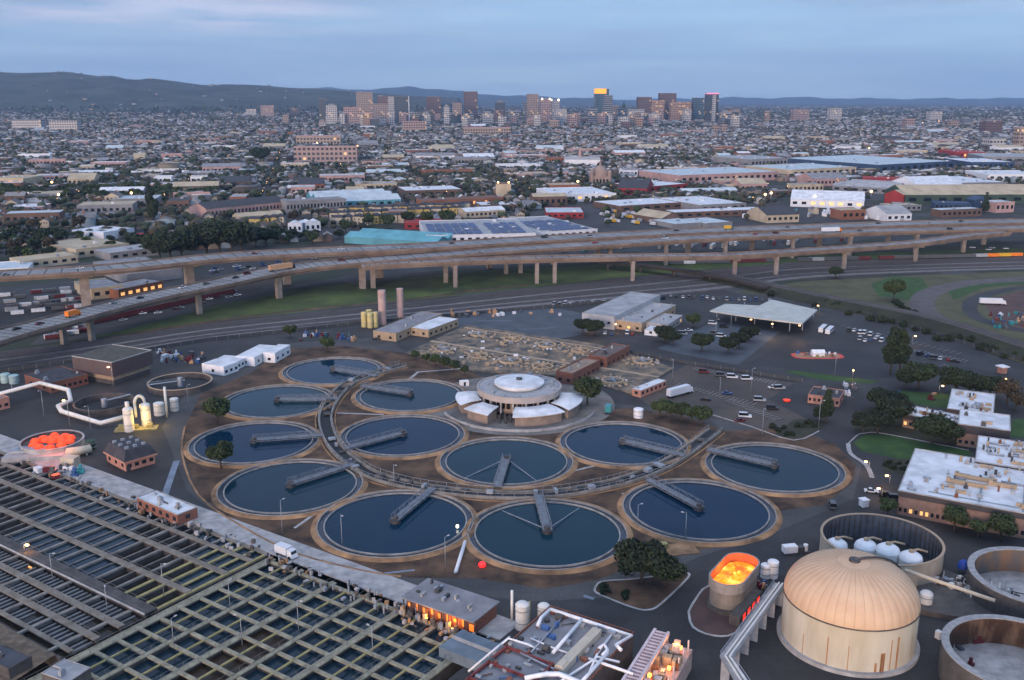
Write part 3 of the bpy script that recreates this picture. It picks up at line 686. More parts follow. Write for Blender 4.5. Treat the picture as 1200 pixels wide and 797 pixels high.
# ================================================================ LIBRARY: VEHICLES
glass_d = mat("vehicle_glass", (0.012, 0.014, 0.018), 0.12, var=.1); tyre_m = mat("tyre_rubber", (0.012, 0.012, 0.012), .9, var=.2)
CARCOL = {'white': (.62, .64, .68), 'black': (.015, .016, .02), 'silver': (.32, .34, .37), 'grey': (.09, .095, .105), 'red': (.32, .02, .02), 'blue': (.03, .08, .22), 'maroon': (.12, .02, .025), 'yellow': (.65, .38, .03), 'teal': (.03, .22, .24), 'orange': (.75, .20, .02), 'tan': (.45, .27, .15)}
def paint(c): return mat("car_paint_" + c, CARCOL[c], .35, var=.06, coord='obj')
def car_mb(L_=4.5, w=1.8, h=1.45, van=False):
    b = MB(); x0 = -L_ / 2; z1 = .85 if not van else 1.0
    b.box(x0, -x0, -w / 2, w / 2, .3, z1)
    c = MB(); a0, a1 = (x0 + .9, x0 + L_ * .68) if not van else (x0 + .1, x0 + L_ * .78); t0, t1 = a0 + .45, a1 - .6; wi = w / 2 - .12
    if van: t0 = a0 + .1
    vs = [(a0, -w / 2 + .03, z1), (a1, -w / 2 + .03, z1), (a1, w / 2 - .03, z1), (a0, w / 2 - .03, z1), (t0, -wi, h), (t1, -wi, h), (t1, wi, h), (t0, wi, h)]
    c.add(vs, [(0, 1, 5, 4), (1, 2, 6, 5), (2, 3, 7, 6), (3, 0, 4, 7)])
    b.add([(p[0], p[1], p[2] + .01) for p in vs[4:]], [(0, 1, 2, 3)])
    return b, c
def wheel_mb(x, y, r=.33):
    m = MB(); vs = []
    for s_ in (-.12, .12):
        for k in range(10): a = 2 * PI * k / 10; vs.append((x + r * math.cos(a), y + s_, r + r * math.sin(a)))
    return m.add(vs, [(k, (k + 1) % 10, 10 + (k + 1) % 10, 10 + k) for k in range(10)] + [tuple(range(10))[::-1], tuple(range(10, 20))])
CARS = {}
def car(col, loc, rz, label, group=None, van=False, small=False):
    key = (col, van, small)
    if key not in CARS:
        b, c = car_mb(5.2, 2.0, 2.1, True) if van else car_mb()
        nm = "parked_van" if van else "parked_car"; cat = "van" if van else "car"
        if small:
            n = len(b.f); b.add(c.v, c.f, 1)
            for x in (-1.4, 1.4): b.box(x - .35, x + .35, -.93, .93, 0, .32, 2)
            CARS[key] = Proto(solo(nm, b, [paint(col), glass_d, tyre_m], "", cat))
        else:
            t = thing(nm, "", cat); part("body", b, paint(col), t); part("window", c, glass_d, t)
            for x in (-1.4, 1.4):
                for y in (-.85, .85): part("wheel", wheel_mb(x, y), tyre_m, t)
            lt = MB()
            CARS[key] = Proto(t)
    return CARS[key].put(loc, rz, label, group)
def truck_proto(cab, box, L_=9.0, h=3.6, name="box_truck", cat="truck"):
    t = thing(name, "", cat)
    b = MB(); b.box(-L_ / 2, L_ / 2 - 2.4, -1.25, 1.25, .95, h); part("cargo_box", b, paint(box), t)
    c = MB(); vs = [(L_ / 2 - 2.2, -1.15, .5), (L_ / 2, -1.15, .5), (L_ / 2, 1.15, .5), (L_ / 2 - 2.2, 1.15, .5), (L_ / 2 - 2.2, -1.1, 2.7), (L_ / 2 - .7, -1.1, 2.7), (L_ / 2 - .7, 1.1, 2.7), (L_ / 2 - 2.2, 1.1, 2.7)]
    c.add(vs, [(0, 1, 5, 4), (2, 3, 7, 6), (3, 0, 4, 7), (4, 5, 6, 7), (1, 2, 6, 5)]); cb = part("cab", c, paint(cab), t)
    w = MB(); w.add([(L_ / 2 - .32, -1.0, 1.65), (L_ / 2 - .32, 1.0, 1.65), (L_ / 2 - .68, 1.0, 2.6), (L_ / 2 - .68, -1.0, 2.6)], [(0, 1, 2, 3)]); _link("windscreen", mesh_of("windscreen", w, glass_d), cb)
    xs = [-L_ / 2 + 1, L_ / 2 - 1.3] + ([-L_ / 2 + 2.2, L_ / 2 - 4] if L_ > 11 else [])
    for x in xs:
        for y in (-1.1, 1.1): part("wheel", wheel_mb(x, y, .5), tyre_m, t)
    return Proto(t)
TRK = {}
def truck(cab, box, loc, rz, label, group=None, L_=9.0, h=3.6):
    k = (cab, box, L_)
    if k not in TRK: TRK[k] = truck_proto(cab, box, L_, h, "semi_truck" if L_ > 11 else "box_truck", "truck")
    return TRK[k].put(loc, rz, label, group)
BUS = []
def bus(loc, rz, label, group=None):
    if not BUS:
        t = thing("parked_bus", "", "bus"); part("body", MB().box(-5.5, 5.5, -1.25, 1.25, .4, 1.5).box(-5.5, 5.5, -1.25, 1.25, 2.4, 2.9).box(-5.5, -5.3, -1.25, 1.25, 1.5, 2.4), paint('white'), t)
        part("window", MB().box(-5.25, 5.48, -1.22, 1.22, 1.5, 2.4), glass_d, t)
        for x in (-3.6, 3.4):
            for y in (-1.15, 1.15): part("wheel", wheel_mb(x, y, .48), tyre_m, t)
        BUS.append(Proto(t))
    return BUS[0].put(loc, rz, label, group)
CON = {}
def container(col, loc, rz, label, group, name="shipping_container", cat="container", L_=12.0, h=2.7):
    k = (col, name)
    if k not in CON:
        m = MB(); m.box(-L_ / 2, L_ / 2, -1.22, 1.22, .25, h)
        n = 24
        for s_ in (-1, 1):
            for i in range(n): x = -L_ / 2 + .3 + (L_ - .6) * i / (n - 1); m.box(x - .1, x + .1, s_ * 1.25 - .04, s_ * 1.25 + .04, .35, h - .1)
        if name == "rail_wagon":
            for x in (-L_ / 2 + 1.5, L_ / 2 - 1.5): m.box(x - .9, x + .9, -1, 1, 0, .3, 1)
            m.box(-L_ / 2 + .1, L_ / 2 - .1, -1.1, 1.1, h + .005, h + .01, 1)
        CON[k] = Proto(solo(name, m, [mat("container_" + col, CARCOL[col], .7, var=.2, scale=.8), conc_dark], "", cat))
    return CON[k].put(loc, rz, label, group)
ORD = ["first", "second", "third", "fourth", "fifth", "sixth", "seventh", "eighth", "ninth", "tenth", "eleventh", "twelfth", "thirteenth", "fourteenth", "fifteenth", "sixteenth", "seventeenth", "eighteenth", "nineteenth", "twentieth"] + ["twenty-" + k for k in ("first", "second", "third", "fourth", "fifth", "sixth", "seventh", "eighth", "ninth")] + ["thirtieth"] + ["thirty-" + k for k in ("first", "second", "third", "fourth", "fifth", "sixth", "seventh", "eighth", "ninth")] + ["fortieth"]
# ================================================================ LIBRARY: LAMPS
glow_warm = emis("lamp_glow", (1.0, 0.52, 0.18), 4.5)
glow_white = emis("lamp_glow_white", (1.0, 0.84, 0.62), 3.0)
glow_off = mat("lamp_glass", (.45, .45, .47), .3, var=.05)
LMP = {}
def lamp(px, py, label, h=9.0, lit='off', z=0.0, group="lamp posts of the plant", pos=None):
    k = (h, lit)
    if k not in LMP:
        t = thing("street_lamp", "", "lamp post"); part("pole", MB().tube([(0, 0, 0), (0, 0, h)], [.11, .07], 6), steel, t)
        part("arm", MB().bar((0, 0, h - .05), (1.1, 0, h + .1), .08, .08), steel, t)
        m = {'off': glow_off, 'warm': glow_warm, 'white': glow_white}[lit]
        part("lamp_head", MB().cbox(1.25, 0, .75, .34, h - .02, h + .16, 0) if lit == 'off' else MB().cbox(1.25, 0, .9, .6, h - .25, h + .16, 0), m, t)
        if lit != 'off': glow((1.25, 0, h - .8), 90, (1.0, .52, .18), .3, t)
        LMP[k] = Proto(t)
    x, y = pos if pos else G(px, py, z)
    return LMP[k].put((x, y, z), rnd.uniform(0, 6.28), label, group)
# ================================================================ RAIL, GRASS, EMBANKMENT
def catmull(P, n=6):
    Q = []; D = len(P[0])
    for k in range(len(P) - 1):
        p0, p1, p2, p3 = P[max(k - 1, 0)], P[k], P[k + 1], P[min(k + 2, len(P) - 1)]
        for s_ in range(n):
            u = s_ / n; Q.append(tuple(0.5 * ((2 * p1[d]) + (-p0[d] + p2[d]) * u + (2 * p0[d] - 5 * p1[d] + 4 * p2[d] - p3[d]) * u * u + (-p0[d] + 3 * p1[d] - 3 * p2[d] + p3[d]) * u ** 3) for d in range(D)))
    Q.append(P[-1]); return Q
ballast = mat("rail_ballast", (0.040, 0.032, 0.030), 0.95, scale=0.15, col2=(0.085, 0.070, 0.064), detail=9)
ballast_l = mat("pale_ballast", (0.10, 0.095, 0.095), 0.95, scale=0.2, col2=(0.19, 0.18, 0.18), detail=9)
def rail_corridor():
    top = catmull([G(*p) for p in [(-60, 421), (0, 412), (120, 397), (240, 380), (370, 366), (500, 352), (620, 338), (740, 325), (860, 314), (940, 307), (1070, 304), (1200, 301), (1300, 299)]], 4)
    bot = catmull([G(*p) for p in [(-70, 446), (0, 437), (120, 418), (240, 398), (370, 384), (500, 371), (620, 360), (740, 350), (860, 338), (940, 327), (1070, 320), (1200, 316), (1300, 313)]], 4)
    struct("rail_ballast", MB().add([(x, y, .02) for x, y in top] + [(x, y, .02) for x, y in bot], [(len(top) + i, len(top) + i + 1, i + 1, i) for i in range(len(top) - 1)]), ballast)
    lane = lambda f: [(a[0] + (b[0] - a[0]) * f, a[1] + (b[1] - a[1]) * f) for a, b in zip(top, bot)]
    g = MB()
    for f, w in ((.42, 3.5), (.70, 3.0), (.90, 6.0)): g.strip(lane(f), w, .035)
    struct("service_road", g, ballast_l)
    for k, f in enumerate((.08, .16, .24, .32, .50, .57, .63, .77, .83)):
        t = thing("railway_track", f"{ORD[k]} railway track from the freeway side in the wide rail corridor", "railway track", group="tracks of the rail corridor")
        l = lane(f); part("sleeper_bed", MB().strip(l, 2.8, .045), mat("sleeper_bed", (0.035, 0.028, 0.026), .95, scale=.3, col2=(.06, .05, .045)), t)
        for o_ in (-.75, .75): part("rail", MB().strip(l, .22, .22, 0, .15, o_), mat("rail_steel", (.20, .19, .20), .35, metal=.6), t)
rail_corridor()
struct("verge_grass", MB().poly(pg([(40, 408), (140, 388), (260, 357), (345, 339), (430, 330), (560, 318), (700, 311), (860, 303), (1000, 297), (1200, 291), (1300, 289), (1300, 297), (1200, 299), (1000, 304), (860, 313), (740, 324), (620, 337), (500, 350), (370, 364), (240, 378), (120, 395)]), .012), grass_m, 'stuff')
struct("dirt_track", MB().strip(catmull([G(*p) for p in [(110, 400), (200, 384), (330, 366), (470, 352), (560, 340), (620, 334)]]), 5, .03), soil)
struct("frontage_road", MB().strip(catmull([G(*p) for p in [(60, 396), (130, 380), (200, 365), (262, 350), (330, 338), (420, 325), (560, 312), (760, 305)]]), 14, .03), asphalt)
struct("wedge_grass", MB().poly(pg([(860, 342), (940, 330), (1070, 323), (1200, 318), (1300, 315), (1400, 480), (1240, 440), (1050, 376), (960, 352)]), .012), dry_m, 'stuff')
struct("green_patch", MB().poly(pg([(1020, 333), (1045, 324), (1080, 326), (1090, 340), (1070, 352), (1030, 347)]), .03).poly(pg([(1110, 340), (1150, 328), (1200, 326), (1200, 332), (1150, 338), (1118, 352)]), .03), lawn_m, 'stuff')
struct("curved_road", MB().strip(catmull([G(*p) for p in [(1260, 322), (1200, 327), (1140, 331), (1095, 341), (1080, 355), (1092, 372), (1130, 388), (1200, 405), (1260, 420)]]), 15, .035), mat("gravel_road", (.07, .062, .062), .95, scale=.1, col2=(.11, .10, .10), detail=8))
struct("yard_road", MB().strip(catmull([G(*p) for p in [(1260, 336), (1200, 337), (1160, 344), (1138, 354), (1140, 368), (1165, 380), (1240, 396)]]), 9, .04), asphalt)
struct("scrap_yard_soil", MB().poly(pg([(1152, 352), (1200, 340), (1300, 338), (1300, 395), (1200, 388), (1165, 376)]), .03), soil_red)
def embankment():
    P = catmull([G(*p) for p in [(835, 326), (880, 335), (960, 353), (1070, 375), (1130, 391), (1200, 414), (1280, 440)]], 5)
    Z = 4.2; n = len(P); L_ = []
    for k, p in enumerate(P):
        a = P[max(k - 1, 0)]; b = P[min(k + 1, n - 1)]; l = math.hypot(b[0] - a[0], b[1] - a[1]); nx, ny = -(b[1] - a[1]) / l, (b[0] - a[0]) / l
        L_.append([(p[0] + nx * o_, p[1] + ny * o_, z) for o_, z in ((-13, .02), (-5, Z), (5, Z), (13, .02))])
    vs = [q for r in L_ for q in r]; m = MB()
    for j in (0, 1, 2): m.add(vs, [(4 * k + j, 4 * k + 4 + j, 4 * k + 5 + j, 4 * k + 1 + j) for k in range(n - 1)], 1 if j == 1 else 0)
    struct("rail_embankment", m, [mat("dark_scrub", (.010, .014, .008), .95, scale=.15, col2=(.032, .036, .018), detail=10, bump=.4), ballast])
    V3 = [(x, y, Z + .1) for x, y in [G(*p, Z) for p in [(560, 294), (640, 297)]]]
    t = thing("railway_viaduct", "low dark railway bridge ramp crossing the tracks under the freeway", "railway bridge")
    up = catmull([G(*p, 6) for p in [(700, 305), (770, 311), (850, 322), (900, 333)]], 4)
    dn = [(x, y, 6 - 1.8 * i / (len(up) - 1)) for i, (x, y) in enumerate(up)]
    part("deck", MB().strip(dn, 9, 0, 0, 1.6), mat("viaduct_steel", (.03, .022, .018), .9, var=.3), t)
    for i in range(1, len(dn) - 1, 2): part("column", MB().cbox(dn[i][0], dn[i][1], 1.2, 5, 0, dn[i][2] - 1.6), conc_dark, t)
    t = thing("railway_track", "curving single track on top of the dark embankment at the right", "railway track")
    for o_ in (-.75, .75): part("rail", MB().strip(P, .22, Z + .22, 0, .15, o_), MT["rail_steel"], t)
    return P
EMB = embankment()
# ================================================================ FREEWAY
deck_m = paved("freeway_deck", (.17, .17, .175), (.27, .27, .27), .85)
fascia_m = mat("freeway_fascia", (.12, .088, .072), .9, scale=.10, col2=(.25, .185, .15), detail=10, stretch=(1, 1, .5))
column_m = mat("freeway_column", (.20, .165, .145), .9, scale=.25, col2=(.32, .27, .24), detail=7)
line_m = mat("road_paint", (.45, .45, .45), .8, var=.2)
def freeway(label, pts, cols, colw):
    P = catmull([(*G(px, py, z), z, w) for px, py, z, w in pts], 7)
    t = thing("elevated_freeway", label, "freeway")
    xyz = [(p[0], p[1], p[2]) for p in P]; w = [p[3] for p in P]
    mb = MB().strip(xyz, w, 0, 0, 1.0); part("deck", mb, deck_m, t)
    part("girder", MB().strip([(p[0], p[1], p[2] - 1.01) for p in P], [q * .86 for q in w], 0, 0, 1.6), fascia_m, t)
    for s_ in (-1, 1):
        Q = []
        for k in range(len(P)):
            a = P[max(k - 1, 0)]; b = P[min(k + 1, len(P) - 1)]; l = math.hypot(b[0] - a[0], b[1] - a[1]); o_ = s_ * (P[k][3] / 2 + .2)
            Q.append((P[k][0] - (b[1] - a[1]) / l * o_, P[k][1] + (b[0] - a[0]) / l * o_, P[k][2]))
        part("barrier", MB().strip(Q, .45, 1.0, 0, 1.8), fascia_m, t)
    ln = MB()
    nl = max(2, int(w[0] // 4))
    for k in range(len(P) - 1):
        a, b = P[k], P[k + 1]; l = math.hypot(b[0] - a[0], b[1] - a[1]); nx, ny = -(b[1] - a[1]) / l, (b[0] - a[0]) / l
        for j in range(1, nl):
            o_ = (j / nl - .5) * w[k] * .92
            m_ = max(1, int(l / 12))
            for q in range(m_):
                f0, f1 = q / m_, (q + .35) / m_
                ln.add([(a[0] + (b[0] - a[0]) * f + nx * (o_ + e), a[1] + (b[1] - a[1]) * f + ny * (o_ + e), a[2] + (b[2] - a[2]) * f + .012) for f, e in ((f0, -.16), (f1, -.16), (f1, .16), (f0, .16))], [(0, 1, 2, 3)])
    part("lane_marking", ln, line_m, t)["kind"] = "stuff"
    jn = MB()
    for k in range(1, len(P) - 1):
        a, b = P[k], P[k + 1]; l = math.hypot(b[0] - a[0], b[1] - a[1]); tx, ty = (b[0] - a[0]) / l, (b[1] - a[1]) / l; w_ = a[3] * .49
        jn.add([(a[0] + tx * e - ty * o_, a[1] + ty * e + tx * o_, a[2] + .016) for e, o_ in ((-.35, -w_), (.35, -w_), (.35, w_), (-.35, w_))], [(0, 1, 2, 3)])
    part("expansion_joint", jn, asphalt_dark, t)["kind"] = "stuff"
    for px, py, cw in cols:
        g = G(px, py); best = min(P, key=lambda p: math.hypot(p[0] - g[0], p[1] - g[1])); d0 = math.hypot(best[0] - g[0], best[1] - g[1]); f0 = min(1, .30 * best[3] / (d0 + 1e-6)); g = (best[0] + (g[0] - best[0]) * f0, best[1] + (g[1] - best[1]) * f0)
        k = P.index(best); a = P[max(k - 1, 0)]; b = P[min(k + 1, len(P) - 1)]; an = math.atan2(b[1] - a[1], b[0] - a[0])
        c = MB().cbox(g[0], g[1], cw, cw * .8, -.1, best[2] - 2.6, 0, an)
        d = math.hypot(best[0] - g[0], best[1] - g[1])
        c.cbox((best[0] * .5 + g[0] * .5), (best[1] * .5 + g[1] * .5), cw * .9, max(d, cw) + cw * 1.4, best[2] - 4.6, best[2] - 2.55, 0, math.atan2(best[1] - g[1], best[0] - g[0]) - PI / 2 if d > 2 else an)
        part("column", c, column_m, t)
    return t, P
_, FA = freeway("upper freeway deck on tall columns, farthest of the three decks", [(-90, 328, 24, 24), (0, 322, 24, 24), (130, 314, 24, 24), (260, 301, 24, 24), (370, 294.7, 23, 25), (500, 288.7, 22, 26), (610, 281.7, 21, 27), (740, 274.7, 20, 27), (830, 270.5, 19, 27), (960, 266, 19, 27), (1070, 262, 19, 27), (1200, 259.5, 19, 27), (1300, 258, 19, 27)],
               [(102, 361, 5.5), (217, 342, 5.5), (332, 330, 5), (440, 318, 5), (560, 308, 4), (690, 300, 4), (800, 295, 4), (1040, 288, 3.5), (1163, 288, 3.5), (1105, 286, 3.5), (880, 292, 3.5), (960, 290, 3.5)], 5)
_, FB = freeway("middle freeway deck carrying the tan trailer truck, crossing the whole picture", [(-90, 424, 14, 20), (0, 394, 15, 20), (65, 376.7, 15, 20), (130, 359.3, 15, 20), (195, 344, 15.5, 20), (260, 331, 16, 21), (327, 316.5, 17, 24), (392, 308, 18, 26), (500, 299.5, 19, 24), (610, 291.8, 19, 22), (740, 283.5, 19, 21), (830, 278.2, 19, 21), (960, 273, 19, 21), (1070, 269.5, 19, 21), (1200, 266.8, 19, 21), (1300, 265, 19, 21)],
               [(70, 403, 3), (108, 399, 3), (234, 368, 3), (348, 355, 3), (340, 352, 3), (331, 350, 3), (440, 344, 3), (432, 341, 3), (424, 338, 3), (526, 332, 2.6), (593, 320, 2.6), (610, 320, 2.6), (715, 313, 2.6), (782, 312, 2.6), (856, 309, 2.6), (1006, 303, 3), (1091.7, 302, 3), (1146, 300, 3), (930, 303, 2.6)], 3)
_, FC = freeway("lower freeway ramp nearest the plant, leaving the middle deck", [(425, 311.5, 18, 8), (480, 308, 18, 11), (610, 303, 17.5, 13), (740, 300.5, 17, 13), (830, 299.5, 16, 13), (890, 297, 16, 13), (960, 292.5, 16, 13), (1070, 284.5, 16, 13), (1130, 276.5, 17, 12), (1180, 272, 18, 10)],
               [(540.6, 340, 2.6), (629.5, 333.7, 2.6), (660, 338, 2.6), (756, 338, 2.6), (856, 320.7, 2.6), (919, 326, 2.6), (988.7, 315, 2.6), (1068, 306, 2.6)], 3)
def on_deck(P, px, off=0.0):
    """point and heading on a deck's centre line under photo column px"""
    best = min(range(len(P) - 1), key=lambda k: abs(600 + FPX * P[k][0] / (P[k][1] * _c - (P[k][2] - HC) * _s) - px))
    a, b = P[best], P[best + 1]
    pa = 600 + FPX * a[0] / (a[1] * _c - (a[2] - HC) * _s); pb = 600 + FPX * b[0] / (b[1] * _c - (b[2] - HC) * _s)
    f = (px - pa) / (pb - pa + 1e-9); f = max(-1, min(2, f))
    l = math.hypot(b[0] - a[0], b[1] - a[1]); nx, ny = -(b[1] - a[1]) / l, (b[0] - a[0]) / l
    return (a[0] + (b[0] - a[0]) * f + nx * off, a[1] + (b[1] - a[1]) * f + ny * off, a[2] + (b[2] - a[2]) * f + .02), math.atan2(b[1] - a[1], b[0] - a[0])
NM = {'black': 'black', 'white': 'white', 'red': 'red', 'maroon': 'dark red', 'grey': 'grey', 'silver': 'silver', 'teal': 'teal', 'blue': 'blue'}
def count_label(seq, fmt):
    tot = {}; 
    for c in seq: tot[c] = tot.get(c, 0) + 1
    k = {}; out = []
    for c in seq:
        k[c] = k.get(c, 0) + 1
        out.append(fmt.format(c=NM[c], o=(ORD[k[c] - 1] + " ") if tot[c] > 1 else ""))
    return out
for P_, nm, lst in ((FA, "upper", [(8, 'grey', -4), (94, 'white', 5), (299, 'maroon', 2), (401, 'white', 3), (470, 'silver', -4), (533, 'maroon', 5), (642, 'black', 6), (690, 'silver', -3), (797, 'black', 6), (925, 'grey', 3), (1033, 'black', 5), (1085, 'silver', -5), (1130, 'black', 5)]),
                    (FB, "middle", [(25, 'black', 3), (50, 'maroon', 2), (140, 'silver', 5), (167, 'black', 2), (220, 'white', 5), (245, 'grey', 3), (280, 'black', 3), (297, 'maroon', 6), (402, 'maroon', 4), (560, 'silver', -4), (700, 'red', 4), (783, 'white', 5), (888, 'red', 4), (912, 'maroon', 4), (1010, 'grey', 3), (1110, 'black', -4)])):
    lab = count_label([c for _, c, _ in lst], "{o}{c} car from the left driving on the " + nm + " freeway deck")
    for (px, c, o_), l_ in zip(lst, lab):
        loc, an = on_deck(P_, px, o_); car(c, loc, an, l_, "cars driving on the freeway", van=(px % 3 == 0 and c != 'red'))
loc, an = on_deck(FB, 86, 0); truck('orange', 'orange', loc, an, "bright orange box truck driving on the freeway at the left", None, 9.0)
loc, an = on_deck(FB, 330, -1); truck('black', 'tan', loc, an, "long tan trailer pulled by a black tractor on the middle deck", None, 19.0, 4.1)
loc, an = on_deck(FB, 976, 2); truck('orange', 'white', loc, an, "white trailer truck with orange cab on the right of the middle deck", None, 18.0, 4.0)
loc, an = on_deck(FA, 856, 3); truck('grey', 'yellow', loc, an, "small yellow truck driving on the upper freeway deck", None, 8.0, 3.4)
# wagons and containers in lines
for k in range(15):
    f = k / 14; px, py = 120 + 144 * f, 377.5 - 31.5 * f
    x, y = G(px, py); x2, y2 = G(px + 5, py - 1.05)
    container('maroon', (x, y, .05), math.atan2(y2 - y, x2 - x), f"{ORD[k]} dark red rail wagon from the left beneath the freeway", "dark red rail wagons beside the verge", "rail_wagon", "rail wagon", 13.0, 3.4)
r8 = random.Random(8); seq = {}
for k in range(30):
    px = 792 + k * 13.7; py = 309.5 - (px - 792) * .0235
    if k in (9, 10, 17): continue
    x, y = G(px, py); c = r8.choice(['maroon', 'grey', 'white', 'grey', 'grey', 'maroon', 'silver'] if px < 1150 else ['yellow', 'orange', 'white'])
    seq[c] = seq.get(c, 0) + 1
    container(c, (x, y, .05), .02, f"{ORD[seq[c] - 1]} {c} container from the left in the line behind the tracks".replace("tan", "pale tan"), "containers lined up behind the tracks")
# ================================================================ PLANT: paved areas
struct("brown_lot", MB().poly(pg([(742, 462), (806, 427), (930, 449), (900, 468), (958, 497), (920, 513), (834, 488), (765, 478)]), .012), asphalt_brown)
struct("dark_lot", MB().poly(pg([(876, 427), (925, 398), (1046, 421), (1052, 441), (1015, 445), (935, 434)]), .012), asphalt_dark)
struct("visitor_lot", MB().poly(pg([(770, 409), (838, 376), (915, 388), (865, 428)]), .012), mat("blue_grey_asphalt", (.04, .05, .065), .8, scale=.1, col2=(.07, .085, .105)))
struct("turning_court", MB().lathe([(.1, .012), (42, .012)], 48, 0, *G(616, 378)), MT["blue_grey_asphalt"])
struct("front_road", MB().strip(catmull([G(*p) for p in [(735, 410), (800, 422), (900, 438), (1000, 451), (1040, 456)]]), 10, .016), asphalt)
struct("yard_paint", MB().strip(catmull([G(*p) for p in [(190, 590), (200, 560), (207, 540)]]), 2.2, .014).strip([G(610, 386), G(650, 384)], .6, .02).strip([G(560, 376), G(600, 376)], .8, .02).strip([G(684, 698), G(696, 702)], 1.2, .02), mat("faded_paint", (.16, .20, .26), .9, var=.2))
def parking_lines():
    m = MB()
    for (a, b, n, l) in (((812, 433), (905, 450), 22, 5), ((790, 452), (880, 475), 18, 5), ((985, 382), (1120, 415), 20, 5), ((1070, 412), (1130, 424), 12, 5), ((850, 470), (905, 492), 14, 5)):
        A = Vector(G(*a)); B = Vector(G(*b)); t = (B - A).normalized(); nn = Vector((-t.y, t.x))
        for k in range(n + 1):
            p = A + (B - A) * k / n; m.add([(q.x, q.y, .024) for q in (p - t * .08, p + t * .08, p + t * .08 + nn * l, p - t * .08 + nn * l)], [(0, 1, 2, 3)])
    struct("parking_lines", m, line_m)
parking_lines()
struct("tree_island_soil", MB().poly(pg([(697, 692), (700, 685), (711, 681), (745, 678.5), (800, 671), (806, 677), (776, 706), (760, 714), (741, 712), (704, 697)]), .06), soil)
def kerb(pts, label, w=.45, h=.16, closed=True, m=None):
    P = catmull([G(*p) for p in pts + ([pts[0]] if closed else [])], 3)
    return solo("kerb", MB().strip(P, w, h, 0, h), m or conc_light, label, "kerb")
kerb([(696.6, 692), (700, 685), (710, 681), (745, 678.5), (795, 671.5), (804, 671.5), (806.5, 677), (775.6, 707), (760.5, 715), (740.5, 712), (703, 697)], "pale kerb edging the tree island in the road", .6)
struct("burner_bed", MB().poly(pg([(807, 717), (815, 703), (833, 684), (880, 680), (898, 690), (884, 716), (862, 742), (836, 745), (812, 735)]), .06), soil_red)
kerb([(807, 717), (815, 703), (832, 686), (880, 682), (898, 690), (884, 716), (862, 742), (836, 745), (812, 735)], "pale oval kerb around the flaming tank's bed", .6)
struct("lawn", MB().poly(pg([(1000, 519), (1013, 510), (1034, 509), (1135, 528), (1140, 533), (1054, 538), (1010, 529)]), .05).poly(pg([(1050, 458), (1120, 462), (1108, 479), (1054, 471)]), .05).poly(pg([(919, 436), (930, 434), (1000, 443), (1032, 447), (1020, 450), (960, 445)]), .05).poly(pg([(1186, 492), (1215, 490), (1215, 515), (1184, 512)]), .05), lawn_m, 'stuff')
struct("planted_bed", MB().poly(pg([(905, 512), (930, 492), (975, 492), (960, 505), (935, 514)]), .05).poly(pg([(1000, 505), (1010, 480), (1060, 470), (1130, 500), (1135, 525), (1034, 508)]), .04).poly(pg([(1034, 538), (1075, 538), (1062, 556), (1035, 552)]), .04), mat("planting_soil", (.018, .020, .012), .95, scale=.3, col2=(.045, .048, .026)), 'stuff')
kerb([(994, 520), (1005, 510), (1013, 508), (1035, 508), (1135, 528)], "pale curved kerb along the lawn by the laboratory", .5, .15, False)
kerb([(994, 520), (997, 532), (1015, 545), (1022, 560)], "pale kerb at the driveway bend beside the lawn", 1.6, .12, False)
kerb([(217, 500), (213, 530), (232, 580), (285, 618), (345, 648), (420, 668), (470, 676)], "tan kerb between the soil bed and the lower left road", .7, .2, False, conc_tan)
kerb([(834, 486), (880, 500), (930, 516), (960, 505)], "pale kerb along the lower side of the brown parking lot", .6, .15, False)
# thin concrete footpaths over the soil
struct("footpath", MB().strip([G(428, 601), G(478, 568)], 1.1, .03).strip([G(640, 560), G(700, 545)], 1.0, .03).strip([G(730, 578), G(758, 602)], 1.2, .03).strip([G(345, 619), G(372, 600)], 1.0, .03).strip([G(395, 484), G(450, 486)], 1.2, .03).strip([G(470, 452), G(490, 436), G(540, 432)], 1.6, .03), conc_light)
solo("white_pipe", MB().tube([(*G(534, 673), .6), (*G(545, 637), .6)], .55, 8), white_m, "short white pipe lying between the two front settling tanks", "pipe")
# ================================================================ BUILDING HELPER
brick = mat("brick", (.16, .065, .045), .9, scale=1.2, col2=(.26, .11, .075)); salmon = mat("salmon_render", (.34, .16, .12), .85, scale=.4, col2=(.46, .24, .18))
tan_wall = mat("tan_wall", (.30, .22, .14), .85, scale=.4, col2=(.42, .31, .21)); brown_panel = mat("mauve_panel", (.085, .060, .062), .6, var=.1, scale=.3)
grey_roof = mat("grey_roofing", (.15, .15, .165), .85, scale=.15, col2=(.27, .27, .29), detail=9); dark_roof = mat("dark_roofing", (.022, .024, .032), .8, scale=.3, col2=(.05, .053, .065), detail=8)
pale_roof = mat("pale_grey_roofing", (.27, .27, .28), .8, scale=.12, col2=(.42, .42, .44), detail=9); lit_orange = emis("lit_opening", (1.0, .24, .035), .42); lit_warm = emis("lit_window", (1.0, .50, .17), .40)
win_m = mat("window_glass", (.015, .02, .028), .12, var=.1)
def rect3(A, B, C, z):
    a, b, c = (Vector(G(*q, z)) for q in (A, B, C)); ex = (c - b); lx = ex.length; ex.normalize(); ey = Vector((-ex.y, ex.x)); ly = (a - b).dot(ey)
    return b, lx, ly, math.atan2(ex.y, ex.x)
